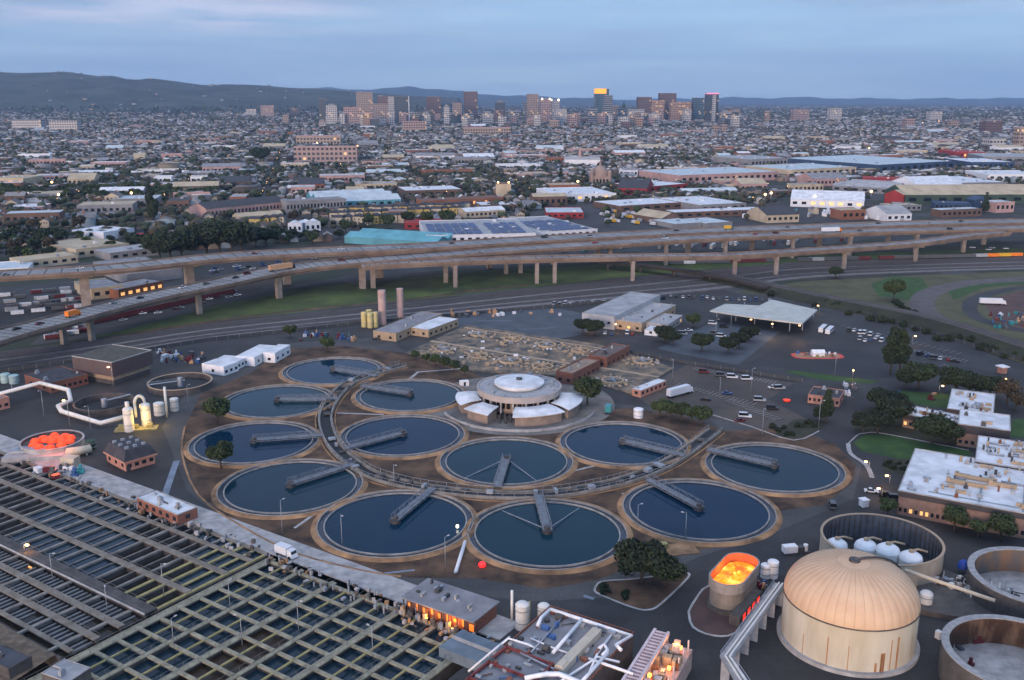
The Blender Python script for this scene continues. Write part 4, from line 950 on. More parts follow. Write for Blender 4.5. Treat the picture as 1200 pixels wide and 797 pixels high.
def bld(name, label, cat, A, B, C, h, wall, roof, z=None, parapet=.35, win=None, eq=0, eqm=None, door=None, group=None, base=0, lit=0, depth=None, wh=1.3, wz=1.2, seed=0, extra=None):
    """A left, B nearest, C right corner pixels at level z (default roof level)"""
    zz = h if z is None else z
    if depth is None: o, lx, ly, rz = rect3(A, B, C, zz)
    else:
        b = Vector(G(*B, zz)); c = Vector(G(*C, zz)); o, lx, ly, rz = b, (c - b).length, depth, math.atan2(c.y - b.y, c.x - b.x)
    t = thing(name, label, cat, (o.x, o.y, 0), rz, group)
    part("wall", MB().box(0, lx, 0, ly, base, h), wall, t)
    rf = MB().box(.25, lx - .25, .25, ly - .25, h, h + .06)
    ro = part("roof", rf, roof, t)
    if parapet:
        p = MB(); p.box(-.05, lx + .05, -.05, .2, h, h + parapet).box(-.05, lx + .05, ly - .2, ly + .05, h, h + parapet).box(-.05, .2, .2, ly - .2, h, h + parapet).box(lx - .2, lx + .05, .2, ly - .2, h, h + parapet); _link("parapet", mesh_of("parapet", p, conc_light if roof in (roof_white, pale_roof) else wall), ro)
    if win:
        r_ = random.Random(seed + 1); nx, ny, rows = win
        for j in range(rows):
            z0 = wz + j * 3.2
            for i in range(nx):
                x = (i + .5) * lx / nx; w_ = min(1.6, lx / nx * .55)
                part("window", MB().box(x - w_ / 2, x + w_ / 2, -.06, -.01, z0, z0 + wh), (lit_warm if r_.random() < lit else win_m), t)
            for i in range(ny):
                y = (i + .5) * ly / ny; w_ = min(1.6, ly / ny * .55)
                part("window", MB().box(-.06, -.01, y - w_ / 2, y + w_ / 2, z0, z0 + wh), (lit_warm if r_.random() < lit else win_m), t)
                part("window", MB().box(lx + .01, lx + .06, y - w_ / 2, y + w_ / 2, z0, z0 + wh), win_m, t)
    if door: part("door", MB().box(lx * door - .7, lx * door + .7, -.08, -.01, 0, 2.2), dark_steel, t)
    if eq:
        r_ = random.Random(seed + 5)
        for k in range(eq):
            x = r_.uniform(1.2, max(1.3, lx - 2)); y = r_.uniform(1.2, max(1.3, ly - 2)); kk = r_.random()
            m = MB()
            if kk < .55: s1, s2 = r_.uniform(.6, 2.4), r_.uniform(.6, 1.8); m.cbox(x, y, s1, s2, h + .06, h + .5 + r_.random() * 1.1); m.cbox(x, y, s1 * .6, s2 * .6, h + .5, h + 1.75, 0)
            elif kk < .8: m.cyl(x, y, r_.uniform(.3, .7), h + .06, h + .6 + r_.random(), 10)
            else: m.tube([(x, y, h + .4), (x + r_.uniform(-4, 4) * .5, y + r_.uniform(1, 5), h + .4)], .22, 6)
            _link("roof_unit", mesh_of("roof_unit", m, (eqm or [steel, conc_light, dark_steel])[k % len(eqm or [1, 2, 3])]), ro)
    if extra: extra(t, lx, ly, ro)
    return t
def front(pa, pb, depth): return dict(A=None, B=pa, C=pb, depth=depth)
# control house with mansard roof
def mans(t, lx, ly, ro):
    h = 4.0; m = MB(); o = .7
    b = [(-o, -o), (lx + o, -o), (lx + o, ly + o), (-o, ly + o)]; q = [(1.0, 1.0), (lx - 1, 1.0), (lx - 1, ly - 1), (1.0, ly - 1)]
    m.add([(x, y, h - .1) for x, y in b] + [(x, y, h + 3.4) for x, y in q], [(0, 1, 5, 4), (1, 2, 6, 5), (2, 3, 7, 6), (3, 0, 4, 7), (4, 5, 6, 7)])
    part("mansard", m, dark_roof, t)
    e = MB(); e.box(-o - .05, lx + o + .05, -o - .05, -o + .2, h - .7, h - .12).box(-o - .05, -o + .2, -o + .2, ly + o, h - .7, h - .12); part("eave", e, salmon, t)
    for k in range(9): part("roof_unit", MB().cbox(2 + (k % 3) * (lx - 4) / 2.2, 2.2 + (k // 3) * (ly - 4) / 2.3, 1.2, .9, h + 3.4, h + 4.2), steel, t)
bld("control_house", "small orange brick building with a dark mansard roof", "building", (118, 543), (148, 553), (182, 543), 4.0, salmon, dark_roof, 0, 0, (4, 3, 1), door=.08, extra=mans)
def hang(t, lx, ly, ro):
    part("cladding", MB().box(-1.2, lx + 1.2, -1.2, ly + 1.2, 4.2, 10.8), brown_panel, t); part("roof_edge", MB().ring(0, 0, 0, 0, 3) if 0 else MB().box(-1.3, lx + 1.3, -1.3, -.9, 10.8, 11.2).box(-1.3, -.9, -.9, ly + 1.2, 10.8, 11.2).box(lx + .9, lx + 1.3, -.9, ly + 1.2, 10.8, 11.2), conc_light, t)
    part("roof_sheet", MB().box(-.85, lx + .85, -.85, ly + 1.15, 10.8, 10.9), mat("olive_roof", (.05, .048, .038), .9, scale=.3, col2=(.09, .085, .07)), t)
    part("base_band", MB().box(-.1, lx + .1, -.1, ly + .1, 2.1, 4.18), tan_wall, t)
bld("blower_building", "large windowless mauve box building overhanging its base beside the rail yard", "building", (104, 440), (134, 451), (176, 437), 2.1, conc_dark, dark_roof, 0, 0, None, extra=hang)
bld("workshop", "dark roofed low workshop with a reddish end wall left of the mauve building", "building", (50, 446), (60, 461), (104, 450), 4.5, brick, dark_roof, 0, .3, (7, 2, 1), 5, seed=3)
bld("gatehouse", "flat roofed pinkish building cut by the left picture edge", "building", (-40, 470), (-20, 486), (12, 478), 4.5, salmon, mat("pinkish_roof", (.3, .2, .17), .8), 0, .5, (4, 2, 1), 2, seed=4)
bld("pump_room", "low building with white roof and orange brick wall at the basin edge", "building", (167, 581), (208, 604), (231, 595), 3.4, brick, roof_white, None, .3, (1, 6, 1), 7, seed=6, lit=.0)
# lit operations building
def ops(t, lx, ly, ro):
    for i in range(9):
        y = (i + .5) * ly / 9; part("lit_bay", MB().box(-.08, -.01, y - ly / (30 + 14 * (i % 3)), y + ly / (34 + 20 * (i % 2)), .4 + .5 * (i % 3), 2.3 + .4 * (i % 2)), lit_orange, t); part("equipment", MB().cbox(-1.8, y + ly / 22, 1.0, .9, 0, 1.1 + .5 * (i % 3)).cyl(-2.6, y, .4, 0, 1.6, 8), [steel, conc_dark, tan_wall][i % 3], t)
        part("post", MB().box(-1.3, -1.0, y + ly / 18 - .15, y + ly / 18 + .15, 0, 3.9), dark_steel, t)
    part("roof_overhang", MB().box(-1.6, lx + .5, -.6, ly + .6, 3.9, 4.25), grey_roof, t)
    for k in range(12): r_ = random.Random(k); part("roof_unit", MB().cbox(r_.uniform(1, lx - 1), r_.uniform(1, ly - 1), r_.uniform(.5, 2.2), r_.uniform(.4, 1.2), 4.25, 4.6 + r_.random()), [steel, conc_light, dark_steel][k % 3], t)
bld("operations_building", "long flat grey roofed building with glowing orange bays beside the grid basin", "building", (475, 699), (557, 726), (582, 706), 4.0, brick, grey_roof, None, 0, None, extra=ops)
lamp_o = lambda name, loc, e, col, r=1.0: None
# ---- warehouses of the plant
bld("vehicle_workshop", "large pale roofed shed with slanting end at the top of the plant", "warehouse", (684, 366), (720, 371.5), (774, 346), 7.5, mat("pale_cladding", (.30, .31, .33), .7, scale=.3, col2=(.42, .43, .45)), pale_roof, None, .2, (5, 3, 1), 0, wz=3, seed=9)
bld("workshop_wing", "low pale roofed wing stepped against the large pale shed", "building", (727, 373), (752, 379), (792, 358), 5.0, tan_wall, pale_roof, None, .4, (5, 3, 1), 7, lit=.3, seed=10)
bld("workshop_annex", "small pale roofed annex right of the stepped wing", "building", (756, 377), (783, 381), (800, 370), 4.0, conc_light, pale_roof, None, .3, (4, 2, 1), 3, lit=.3, seed=11)
bld("storage_shed", "small flat white roofed kiosk in front of the stepped wing", "building", (756, 386), (770, 388), (776, 383), 3.0, white_m, roof_white, None, .2, (2, 1, 1), 0)
def canopy():
    z = 7.0; q = [G(*p, z) for p in [(832, 364), (884, 372), (940, 379), (958, 363), (904, 351), (890, 358), (850, 356)]]
    o = q[0]; t = thing("bus_canopy", "broad pale canopy roof on posts over the bus lanes", "canopy", (o[0], o[1], 0))
    L_ = [(x - o[0], y - o[1]) for x, y in q]
    part("roof", MB().prism(L_, z - .7, z, 0, 0, True), mat("canopy_sheet", (.36, .37, .34), .7, scale=.2, col2=(.48, .49, .46)), t)
    for px, py in [(840, 374), (862, 378), (884, 382), (905, 386), (925, 390), (940, 389), (900, 372), (925, 375), (953, 374), (872, 368)]:
        x, y = G(px, py - 2); x -= o[0]; y -= o[1]; part("post", MB().box(x - .25, x + .25, y - .25, y + .25, 0, z - .75), steel, t)
    for px, py in [(905, 382), (937, 384), (880, 377)]:
        x, y = G(px, py - 2, 5.8); x -= o[0]; y -= o[1]; part("lamp", MB().cbox(x, y, 1.0, .5, 5.9, 6.2), glow_warm, t)
canopy()
bld("switchgear_building", "brick box building with brown flat roof, further from the round pump house", "building", (697, 413), (711, 420), (738, 406), 5.0, brick, mat("brown_roof", (.12, .09, .08), .85), None, .5, (5, 2, 1), 4, seed=12)
bld("compressor_building", "brick box building with white edged roof next to the round pump house", "building", (655, 434), (671, 439), (703, 423), 5.0, brick, mat("tan_roof", (.26, .19, .14), .85), None, .6, (6, 2, 1), 4, seed=13)
bld("tan_shed", "long tan shed with grey roof beside the pink silos", "building", (447, 384), (464, 391), (518, 368), 4.5, tan_wall, grey_roof, None, .2, (6, 2, 1), 2, seed=14)
bld("tan_office", "small tan box building with pale roof in front of the tan shed", "building", (484, 382), (502, 387), (537, 374), 4.2, tan_wall, roof_white, None, .25, (6, 2, 1), 0, seed=15)
for k, (A, B, C, h, lb) in enumerate([((251, 421), (262, 430), (279, 424), 4.5, "nearest white site cabin with gently pitched roof by the rail yard"), ((263, 416), (278, 424), (290, 418), 4.0, "white site cabin tucked between two others by the rail yard"), ((283, 414), (298, 419), (325, 405), 4.5, "long low white site shed by the rail yard"), ((312, 411), (322, 414), (340, 404), 5.0, "tallest white site shed nearest the small trees")]):
    bld("site_cabin", lb, "site cabin", A, B, C, h, white_m, roof_white, None, 0, (3, 1, 1), 0, group="white site cabins", seed=20 + k)
bld("meter_house", "low brick building with solar roof beside the brown parking lot", "building", (944, 452), (947, 463), (984, 468), 3.5, salmon, dark_roof, None, .4, (7, 2, 1), 4, seed=30)
# laboratory
lab_wall = mat("lab_wall", (.20, .13, .10), .85, scale=.4, col2=(.30, .20, .16)); lab_fascia = mat("lab_fascia", (.045, .040, .044), .7, var=.15)
def fas(t, lx, ly, ro, h=0):
    pass
def lab(label, A, B, C, h, fh, eq, seed, win=None):
    o, lx, ly, rz = rect3(A, B, C, h); t = bld("laboratory_block", label, "building", A, B, C, h - fh, lab_wall, roof_white, h, 0, win, 0, seed=seed, lit=.10)
    part("fascia", MB().box(-.35, lx + .35, -.35, ly + .35, h - fh, h), lab_fascia, t)
    r = part("roof_sheet", MB().box(-.25, lx + .25, -.25, ly + .25, h, h + .05), roof_white, t)
    p = MB().box(-.4, lx + .4, -.4, -.15, h, h + .35).box(-.4, -.15, -.15, ly + .4, h, h + .35).box(lx + .15, lx + .4, -.15, ly + .4, h, h + .35).box(-.15, lx + .15, ly + .15, ly + .4, h, h + .35); _link("parapet", mesh_of("parapet", p, conc_light), r)
    rr_ = random.Random(seed)
    for k in range(eq):
        x = rr_.uniform(1.5, lx - 2); y = rr_.uniform(1.5, ly - 2); kk = rr_.random(); m = MB(); mm = [steel, dark_steel, tan_wall, conc_light, rust_m][int(rr_.random() * 4.3)]
        if kk < .5: s1, s2 = rr_.uniform(.5, 1.8), rr_.uniform(.5, 1.5); m.cbox(x, y, s1, s2, h + .05, h + .5 + rr_.random() * .9); m.cbox(x, y, s1 * .5, s2 * .5, h + .5, h + 1.6)
        elif kk < .7: m.cyl(x, y, rr_.uniform(.25, .5), h + .05, h + 1 + rr_.random(), 10)
        elif kk < .85: l = rr_.uniform(2, min(9, lx * .4)); m.tube([(x, y, h + .5), (min(lx - 1, x + l), y, h + .5)], .3, 6); mm = steel
        else: l = rr_.uniform(2, 7); m.box(x, min(lx - .6, x + l), y, y + .9, h + .05, h + 1.0); mm = tan_wall
        _link("roof_unit", mesh_of("roof_unit", m, mm), r)
    # roof membrane joints
    return t, r, lx, ly
lab("laboratory wing with white roof farthest from the camera", (1111, 478), (1162, 486), (1172, 463), 6.0, 1.6, 22, 41) if 0 else None
def labq(label, FL, FR, BR, h, fh, eq, seed, win=None): return lab(label, BR if 0 else FL, FL, FR, h, fh, eq, seed, win)
def lab2(label, NL, NR, depth_pt, h, fh, eq, seed, win=None):
    """NL, NR near edge; depth_pt any point on the far edge"""
    n = Vector(G(*NL, h)); r = Vector(G(*NR, h)); e = (r - n).normalized(); q = Vector(G(*depth_pt, h)) - n; dl = q.dot(Vector((-e.y, e.x)))
    f = n + Vector((-e.y, e.x)) * dl
    w = f.y * _c - (h - HC) * _s; fp = (600 + FPX * f.x / w, 398.5 - FPX * ((h - HC) * _c + f.y * _s) / w)
    return lab(label, fp, NL, NR, h, fh, eq, seed, win)
lab2("far laboratory wing with square white roof behind the raised block", (1111, 479), (1163, 486), (1120, 457), 6.0, 1.6, 24, 41, None)
lab2("narrow laboratory wing with white roof half hidden by dark trees", (1059, 485), (1122, 498), (1058, 474), 5.5, 2.0, 20, 42, (10, 1, 1))
lab2("raised laboratory block with plain white roof and deep dark fascia", (1124, 497), (1183, 505), (1133, 481), 8.5, 3.2, 3, 43, (8, 2, 1))
T4, R4, LX4, LY4 = lab2("largest laboratory block with a crowded white roof at the right edge", (1054, 575), (1212, 604), (1081, 528), 8.0, 1.8, 46, 44, (24, 8, 1))
lab2("laboratory roof section crowded with ducts at the right edge behind the largest block", (1144, 541), (1215, 552), (1157, 513), 8.6, 2.0, 34, 45, None)
for k, (x0, y0, l) in enumerate(((14, 20, 11), (12, 14, 12), (24, 18, 8))): _link("duct", mesh_of("duct", MB().box(x0, x0 + l, y0, y0 + 1.4, 8.05, 9.3).box(x0, x0 + 1.2, y0 - .2, y0 + 1.6, 9.3, 9.8), tan_wall), R4)
_link("roof_seam", mesh_of("roof_seam", MB().box(22, 22.6, 2, 14, 8.06, 8.35).box(34, 34.6, 1, 24, 8.06, 8.4).box(8, 34, 3, 3.4, 8.06, 8.3), mat("blue_grey_flashing", (.16, .22, .26), .6)), R4)
# ================================================================ TANKS AND SILOS
cream_tank = mat("cream_steel", (.42, .36, .27), .6, scale=.25, col2=(.56, .50, .40), detail=8, stretch=(1, 1, .25))
def vtank(name, label, cat, px, py, r, h, m, dome=.25, z=0, group=None, n=24, rings=2):
    x, y = G(px, py); t = thing(name, label, cat, (x, y, z), 0, group)
    part("shell", MB().lathe([(r, 0), (r, h)], n), m, t)
    part("cap", MB().lathe([(r + .05, h), (r * .8, h + r * dome * .6), (r * .4, h + r * dome * .9), (.02, h + r * dome)], n), m, t)
    for k in range(rings): part("band", MB().ring(r, r + .12, h * (k + .6) / rings - .1, h * (k + .6) / rings + .1, n), steel, t)
    return t
pinkish = mat("pinkish_concrete", (.34, .23, .22), .85, scale=.3, col2=(.46, .33, .31)); yellowish = mat("yellow_tank_paint", (.50, .40, .16), .7, scale=.5, col2=(.62, .52, .24))
vtank("silo", "pink concrete silo on the left, nearer the yellow tanks", "silo", 448.5, 380, 2.3, 20, pinkish, .1); vtank("silo", "pink concrete silo on the right of the pair", "silo", 469.5, 374, 2.0, 18.5, pinkish, .1)
for k, (px, py) in enumerate(((427, 383), (434, 384), (440, 383), (433, 380))): vtank("storage_tank", ["leftmost yellow tank beside the pink silos", "front yellow tank beside the pink silos", "rightmost yellow tank beside the pink silos", "rear yellow tank half hidden beside the pink silos"][k], "tank", px, py, 1.7, 8.5, yellowish, .15, group="yellow tanks")
cyan = mat("pale_cyan_paint", (.30, .44, .46), .6, var=.1)
vtank("storage_tank", "pale cyan tank at the left edge, left of two", "tank", 7, 448, 2.1, 4, cyan, .2); vtank("storage_tank", "pale cyan tank at the left edge, right of two", "tank", 17, 449, 2.1, 3.7, cyan, .2)
white_steel = mat("white_steel", (.55, .54, .50), .5, scale=.5, col2=(.70, .69, .66))
vtank("scrubber_tower", "left white scrubber tower with narrow neck beside the orange glowing tank", "scrubber", 152, 505, 1.9, 9, white_steel, .5); vtank("scrubber_tower", "white scrubber tower under the arched pipe", "scrubber", 172, 499, 1.9, 8.8, white_steel, .4)
vtank("scrubber_tower", "squat white scrubber vessel between the arched pipe and the tall stack", "scrubber", 187, 486, 2.1, 5, white_steel, .2); vtank("scrubber_tower", "rightmost white scrubber vessel beside the tall stack", "scrubber", 205, 481, 1.7, 5.2, white_steel, .2)
solo("exhaust_stack", MB().tube([(0, 0, 0), (0, 0, 13)], .55, 10), white_steel, "thin white exhaust stack among the scrubber vessels", "stack", (*G(196, 489), 0)); solo("exhaust_stack", MB().tube([(0, 0, 9), (0, 0, 12)], .8, 10), white_steel, "short white neck on the left scrubber tower", "stack", (*G(152, 505), 0))
a_ = G(160.5, 500); b_ = G(172, 498)
solo("arched_pipe", MB().tube([(a_[0] + (b_[0] - a_[0]) * (.5 - .5 * math.cos(PI * k / 10)), a_[1] + (b_[1] - a_[1]) * (.5 - .5 * math.cos(PI * k / 10)), 9.5 + 3.0 * math.sin(PI * k / 10)) for k in range(11)] + [(b_[0], b_[1], 8)], .6, 8).tube([(a_[0], a_[1], 9.6), (a_[0], a_[1], 4)], .6, 8), white_steel, "white arched pipe bending over between two scrubber towers", "pipe")
glow_amber = emis("amber_light", (1.0, .50, .07), 2.2)
for k, (px, py, z) in enumerate(((167, 488, 4.5), (146, 497, 3), (189, 484, 2))): solo("work_light", MB().cbox(0, 0, 1.4 if k == 0 else .9, .8, -.6, .6), glow_amber, ["bright amber work light between the two tall scrubber towers", "amber work light left of the scrubber towers", "amber work light by the squat scrubber vessel"][k], "work light", (*G(px, py), z))
solo("equipment_skid", MB().box(-8, 8, -2.5, 2.5, 0, .5).cbox(-5, 0, 3, 2, .5, 2.2).cyl(0, 0, 1, .5, 2, 10).cbox(5, .5, 2, 3, .5, 1.8), yellow_beam, "yellow lit skid of pumps under the scrubber towers", "machine", (*G(160, 503), 0), .2)
solo("duct_pipe", MB().tube([(*G(-30, 470, 5), 5), (*G(47, 449, 5), 5), (*G(80, 457, 5), 5), (*G(83, 470, 2.5), 2.5), (*G(68, 476, 2.5), 2.5), (*G(72, 482, 2), 2), (*G(118, 496, 2), 2), (*G(145, 489, 3), 3)], .95, 10), white_steel, "fat white pipe zigzagging from the left edge to the scrubber towers", "pipe")
for k, (px, py) in enumerate(((15, 462), (47, 455), (66, 458), (95, 487))):
    solo("pipe_support", MB().box(-.2, .2, -.2, .2, 0, 4 if k < 3 else 1), steel, f"{ORD[k]} thin post from the left under the zigzag pipe", "pipe support", (*G(px, py), 0))
def open_tank(label, px, py, R, h, zc, inner, floor, outer, rim, fz=.3, name="open_tank", walkway=False, x_=None):
    x, y = x_ or G(px, py, zc); t = thing(name, label, "tank", (x, y, 0))
    part("outer_wall", MB().lathe([(R, 0), (R, h)], 80, smooth=False), outer, t); part("inner_wall", MB().lathe([(R - .5, h), (R - .5, fz)], 80, smooth=False), inner, t)
    part("rim", MB().ring(R - (1.6 if walkway else .55), R + .15, h, h + .25, 80), rim, t)
    part("floor", MB().lathe([(.05, fz), (R - .45, fz)], 80, smooth=False), floor, t)
    return t, x, y
rust_wall = mat("stained_concrete", (.13, .12, .11), .9, scale=.25, col2=(.26, .14, .07), detail=9, stretch=(1, 1, .3), thr=(.4, .66))
tan_rim = mat("tan_rim", (.36, .27, .19), .85, var=.15)
cream_ext = mat("cream_wall", (.34, .28, .21), .85, scale=.3, col2=(.47, .40, .31), detail=8, stretch=(1, 1, .3))
t, X1, Y1 = open_tank("drained round thickener with tan rim near the mauve building, right one", 211, 447, 14, 2.6, 2.6, conc_dark, asphalt_dark, conc_dark, tan_rim); part("bridge", MB().frame(0, 0, 0, .5).box(-14, 2, -.7, .7, 2.9, 3.1).box(-14, 2, -.75, -.65, 4, 4.1).box(-14, 2, .65, .75, 4, 4.1).cyl(0, 0, 1.2, .3, 4.4, 12), steel, t)
t, X1, Y1 = open_tank("drained round thickener behind the scrubber towers, left one", 122, 471, 12, 2.6, 2.6, conc_dark, asphalt_dark, conc_dark, conc_dark); part("bridge", MB().frame(0, 0, 0, .9).box(-1, 12, -.7, .7, 2.9, 3.1).cyl(0, 0, 1.2, .3, 4.0, 12), steel, t)
# orange lit tank
t, X1, Y1 = open_tank("round concrete tank with glowing orange domes on top, left side", 61, 516, 11, 3.0, 3.0, conc_dark, conc_dark, conc_light, conc_light, 2.2)
og = emis("orange_lit_dome", (1.0, .065, .008), .30)
for k in range(16):
    a = 2 * PI * k / 10 + (.3 if k > 9 else 0); q = 6.4 if k < 10 else 3.2 if k < 15 else 0; part("lit_dome", MB().lathe([(1.8, 2.3), (1.6, 2.9), (1.0, 3.3 + .3 * (k % 2)), (.02, 3.5 + .3 * (k % 2))], 16, 0, q * math.cos(a), q * math.sin(a)), og, t)
solo("tank_annex", MB().cbox(0, 0, 22, 15, 0, 1.6, 0).cbox(-3, 0, 14, 5, 1.6, 2.4, 1), [conc_light, steel], "low concrete platform in front of the orange glowing tank", "platform", (*G(48, 532), 0), .15)
solo("generator_box", MB().cbox(0, 0, 5.5, 3.6, 0, 3.2).cbox(0, 0, 4.8, .05, .6, 2.6, 1), [cream_tank, dark_steel], "cream generator cabinet left of the mansard roofed house", "cabinet", (*G(83, 545), 0), -.2)
x, y = G(93, 534); solo("horizontal_tank", MB().tube([(-4.4, 0, 1.9), (-4, 0, 1.9), (4, 0, 1.9), (4.4, 0, 1.9)], [.6, 1.6, 1.6, .6], 14).cbox(-2.5, 0, .5, 2.4, 0, 1.2).cbox(2.5, 0, .5, 2.4, 0, 1.2), cream_tank, "cream horizontal tank on saddles behind the cream cabinet", "tank", (x, y, 0), .5)
vtank("storage_tank", "small dark green tank beside the mansard roofed house", "tank", 107, 526, 1.8, 3.2, mat("dark_green", (.015, .05, .035), .6), .3)
# gas holder
def gas_holder():
    x, y = G(992, 748, 0); R = 15.4; h = 11.4; dh = 9.0
    t = thing("gas_holder", "big cream gas holder with ribbed peach dome, right foreground", "gas holder", (x, y, 0))
    sh = MB().lathe([(R, 0), (R, h)], 96)
    part("shell", sh, mat("gas_holder_shell", (.40, .35, .26), .75, scale=.22, col2=(.56, .51, .42), detail=9, stretch=(1, 1, .2), bump=.05), t)
    part("base_ring", MB().ring(R, R + 1.0, 0, .9, 96), conc_light, t); part("top_ring", MB().ring(R - .02, R + .25, h - .15, h + .1, 96), conc_dark, t)
    prof = []
    n = 26
    for k in range(n + 1):
        a = PI / 2 * k / n; prof.append((R * math.cos(a) ** .84 if k < n else .02, h + .1 + dh * math.sin(a) ** 1.0))
    ns = 44; seg = 6; vs = []; m_ = ns * seg
    for (r, z) in prof:
        for i in range(m_):
            ph = (i % seg) / seg; bul = math.sin(PI * ph); a = 2 * PI * i / m_
            rr_ = r + .08 * bul * min(1, r / R * 1.6) ; vs.append((rr_ * math.cos(a), rr_ * math.sin(a), z + .05 * bul))
    fs = [(j * m_ + i, j * m_ + (i + 1) % m_, (j + 1) * m_ + (i + 1) % m_, (j + 1) * m_ + i) for j in range(n) for i in range(m_)]
    part("dome", MB().add(vs, fs, 0, True), mat("peach_membrane", (.50, .32, .20), .7, scale=.12, col2=(.60, .42, .28), detail=6, coord='obj'), t)
    rb = MB()
    for i in range(0, m_, seg):
        a = 2 * PI * i / m_; pts = [((r + .03) * math.cos(a), (r + .03) * math.sin(a), z + .03) for r, z in prof[:-3]]; rb.tube(pts, .03, 4)
    part("seam", rb, mat("membrane_seam", (.38, .27, .19), .8), t)
    st = MB()
    for (a, w, z1) in ((-1.40, .55, 5.6), (-1.27, .16, 8.6), (-1.15, .30, 9), (-1.50, .3, 3.2), (-1.9, .1, 7), (-2.2, .12, 8), (-.8, .1, 7.5), (-2.6, .1, 6)):
        for q in range(2): pass
        vs = []; 
        for z in (0.95, z1):
            for da in (-w / R, w / R): vs.append(((R + .03) * math.cos(a + da), (R + .03) * math.sin(a + da), z))
        st = MB().add(vs, [(0, 1, 3, 2)]); part("rust_streak", st, mat("rust_streak", (.30, .10, .03), .9, scale=1.2, col2=(.42, .27, .14), stretch=(1, 1, .2)), t)
    a = -1.42; ld = MB()
    for s_ in (-.3, .3): ld.tube([((R + .5) * math.cos(a + s_ / R), (R + .5) * math.sin(a + s_ / R), 0), ((R + .5) * math.cos(a + s_ / R), (R + .5) * math.sin(a + s_ / R), 5.5)], .06, 5)
    for k in range(14): z = .4 + k * .38; ld.tube([((R + .5) * math.cos(a - .3 / R), (R + .5) * math.sin(a - .3 / R), z), ((R + .5) * math.cos(a + .3 / R), (R + .5) * math.sin(a + .3 / R), z)], .04, 4)
    part("ladder", ld, rust_m, t)
    part("vent_hatch", MB().cyl(0.2, .2, 1.3, h + dh - .1, h + dh + .6, 16), dark_steel, t)
    az = .35; pts = [(r * math.cos(az) * 1.01, r * math.sin(az) * 1.01, z + .5) for r, z in prof[::-3]]
    part("dome_pipe", MB().tube(pts, .28, 8), dark_steel, t)
    return x, y
GX, GY = gas_holder()
t, X1, Y1 = open_tank("open round tank with tan wall holding white vessels, behind the peach dome", 1033, 631, 16.2, 7.5, 7.5, mat("blue_grey_concrete", (.06, .07, .085), .85, scale=.3, col2=(.12, .13, .15), detail=8), asphalt_dark, cream_ext, tan_rim)
rb = MB()
for k in range(56): a = 2 * PI * k / 56; rb.cbox(15.55 * math.cos(a), 15.55 * math.sin(a), .25, .35, .5, 7.4, 0, a)
part("rib", rb, conc_dark, t)
for k, (px, py, r, h) in enumerate(((981, 633, 3.0, 5.8), (1015, 634, 3.0, 7.4), (1041, 639, 3.2, 7.6), (1068, 648, 3.1, 7.0))):
    gx, gy = G(px, py, h + 1.5); t = thing("digester_vessel", ORD[k] + " white dome topped vessel from the left inside the open tan tank", "vessel", (gx, gy, .3), 0, "white vessels in the open tank")
    part("shell", MB().lathe([(r, 0), (r, h - .4)], 28), white_steel, t); part("cap", MB().lathe([(r, h - .4), (r * .9, h + .5), (r * .6, h + 1.2), (.02, h + 1.6)], 28), white_m, t); part("manway", MB().cyl(0, 0, .7, h + 1.4, h + 2.1, 10).tube([(0, 0, h + 1.9), (2.0, .5, h + 2), (r + 1.5, .6, h + 1.2)], .3, 6), [tan_wall], t)
open_tank("open round tank with thick grey rim cut by the right edge, upper", 1217, 676, 16.5, 7.5, 7.5, rust_wall, conc_light, conc_dark, mat("grey_rim", (.20, .205, .21), .8, scale=.8, col2=(.34, .34, .35)), .6, walkway=True)
open_tank("open round tank with rusty inner wall in the lower right corner", 1196, 766, 16.0, 8.0, 8.0, mat("rusty_inner", (.055, .028, .016), .9, scale=.3, col2=(.24, .15, .09), detail=10, thr=(.42, .7), stretch=(1, 1, .35)), conc_light, conc_dark, MT["grey_rim"], 1.0, walkway=True)
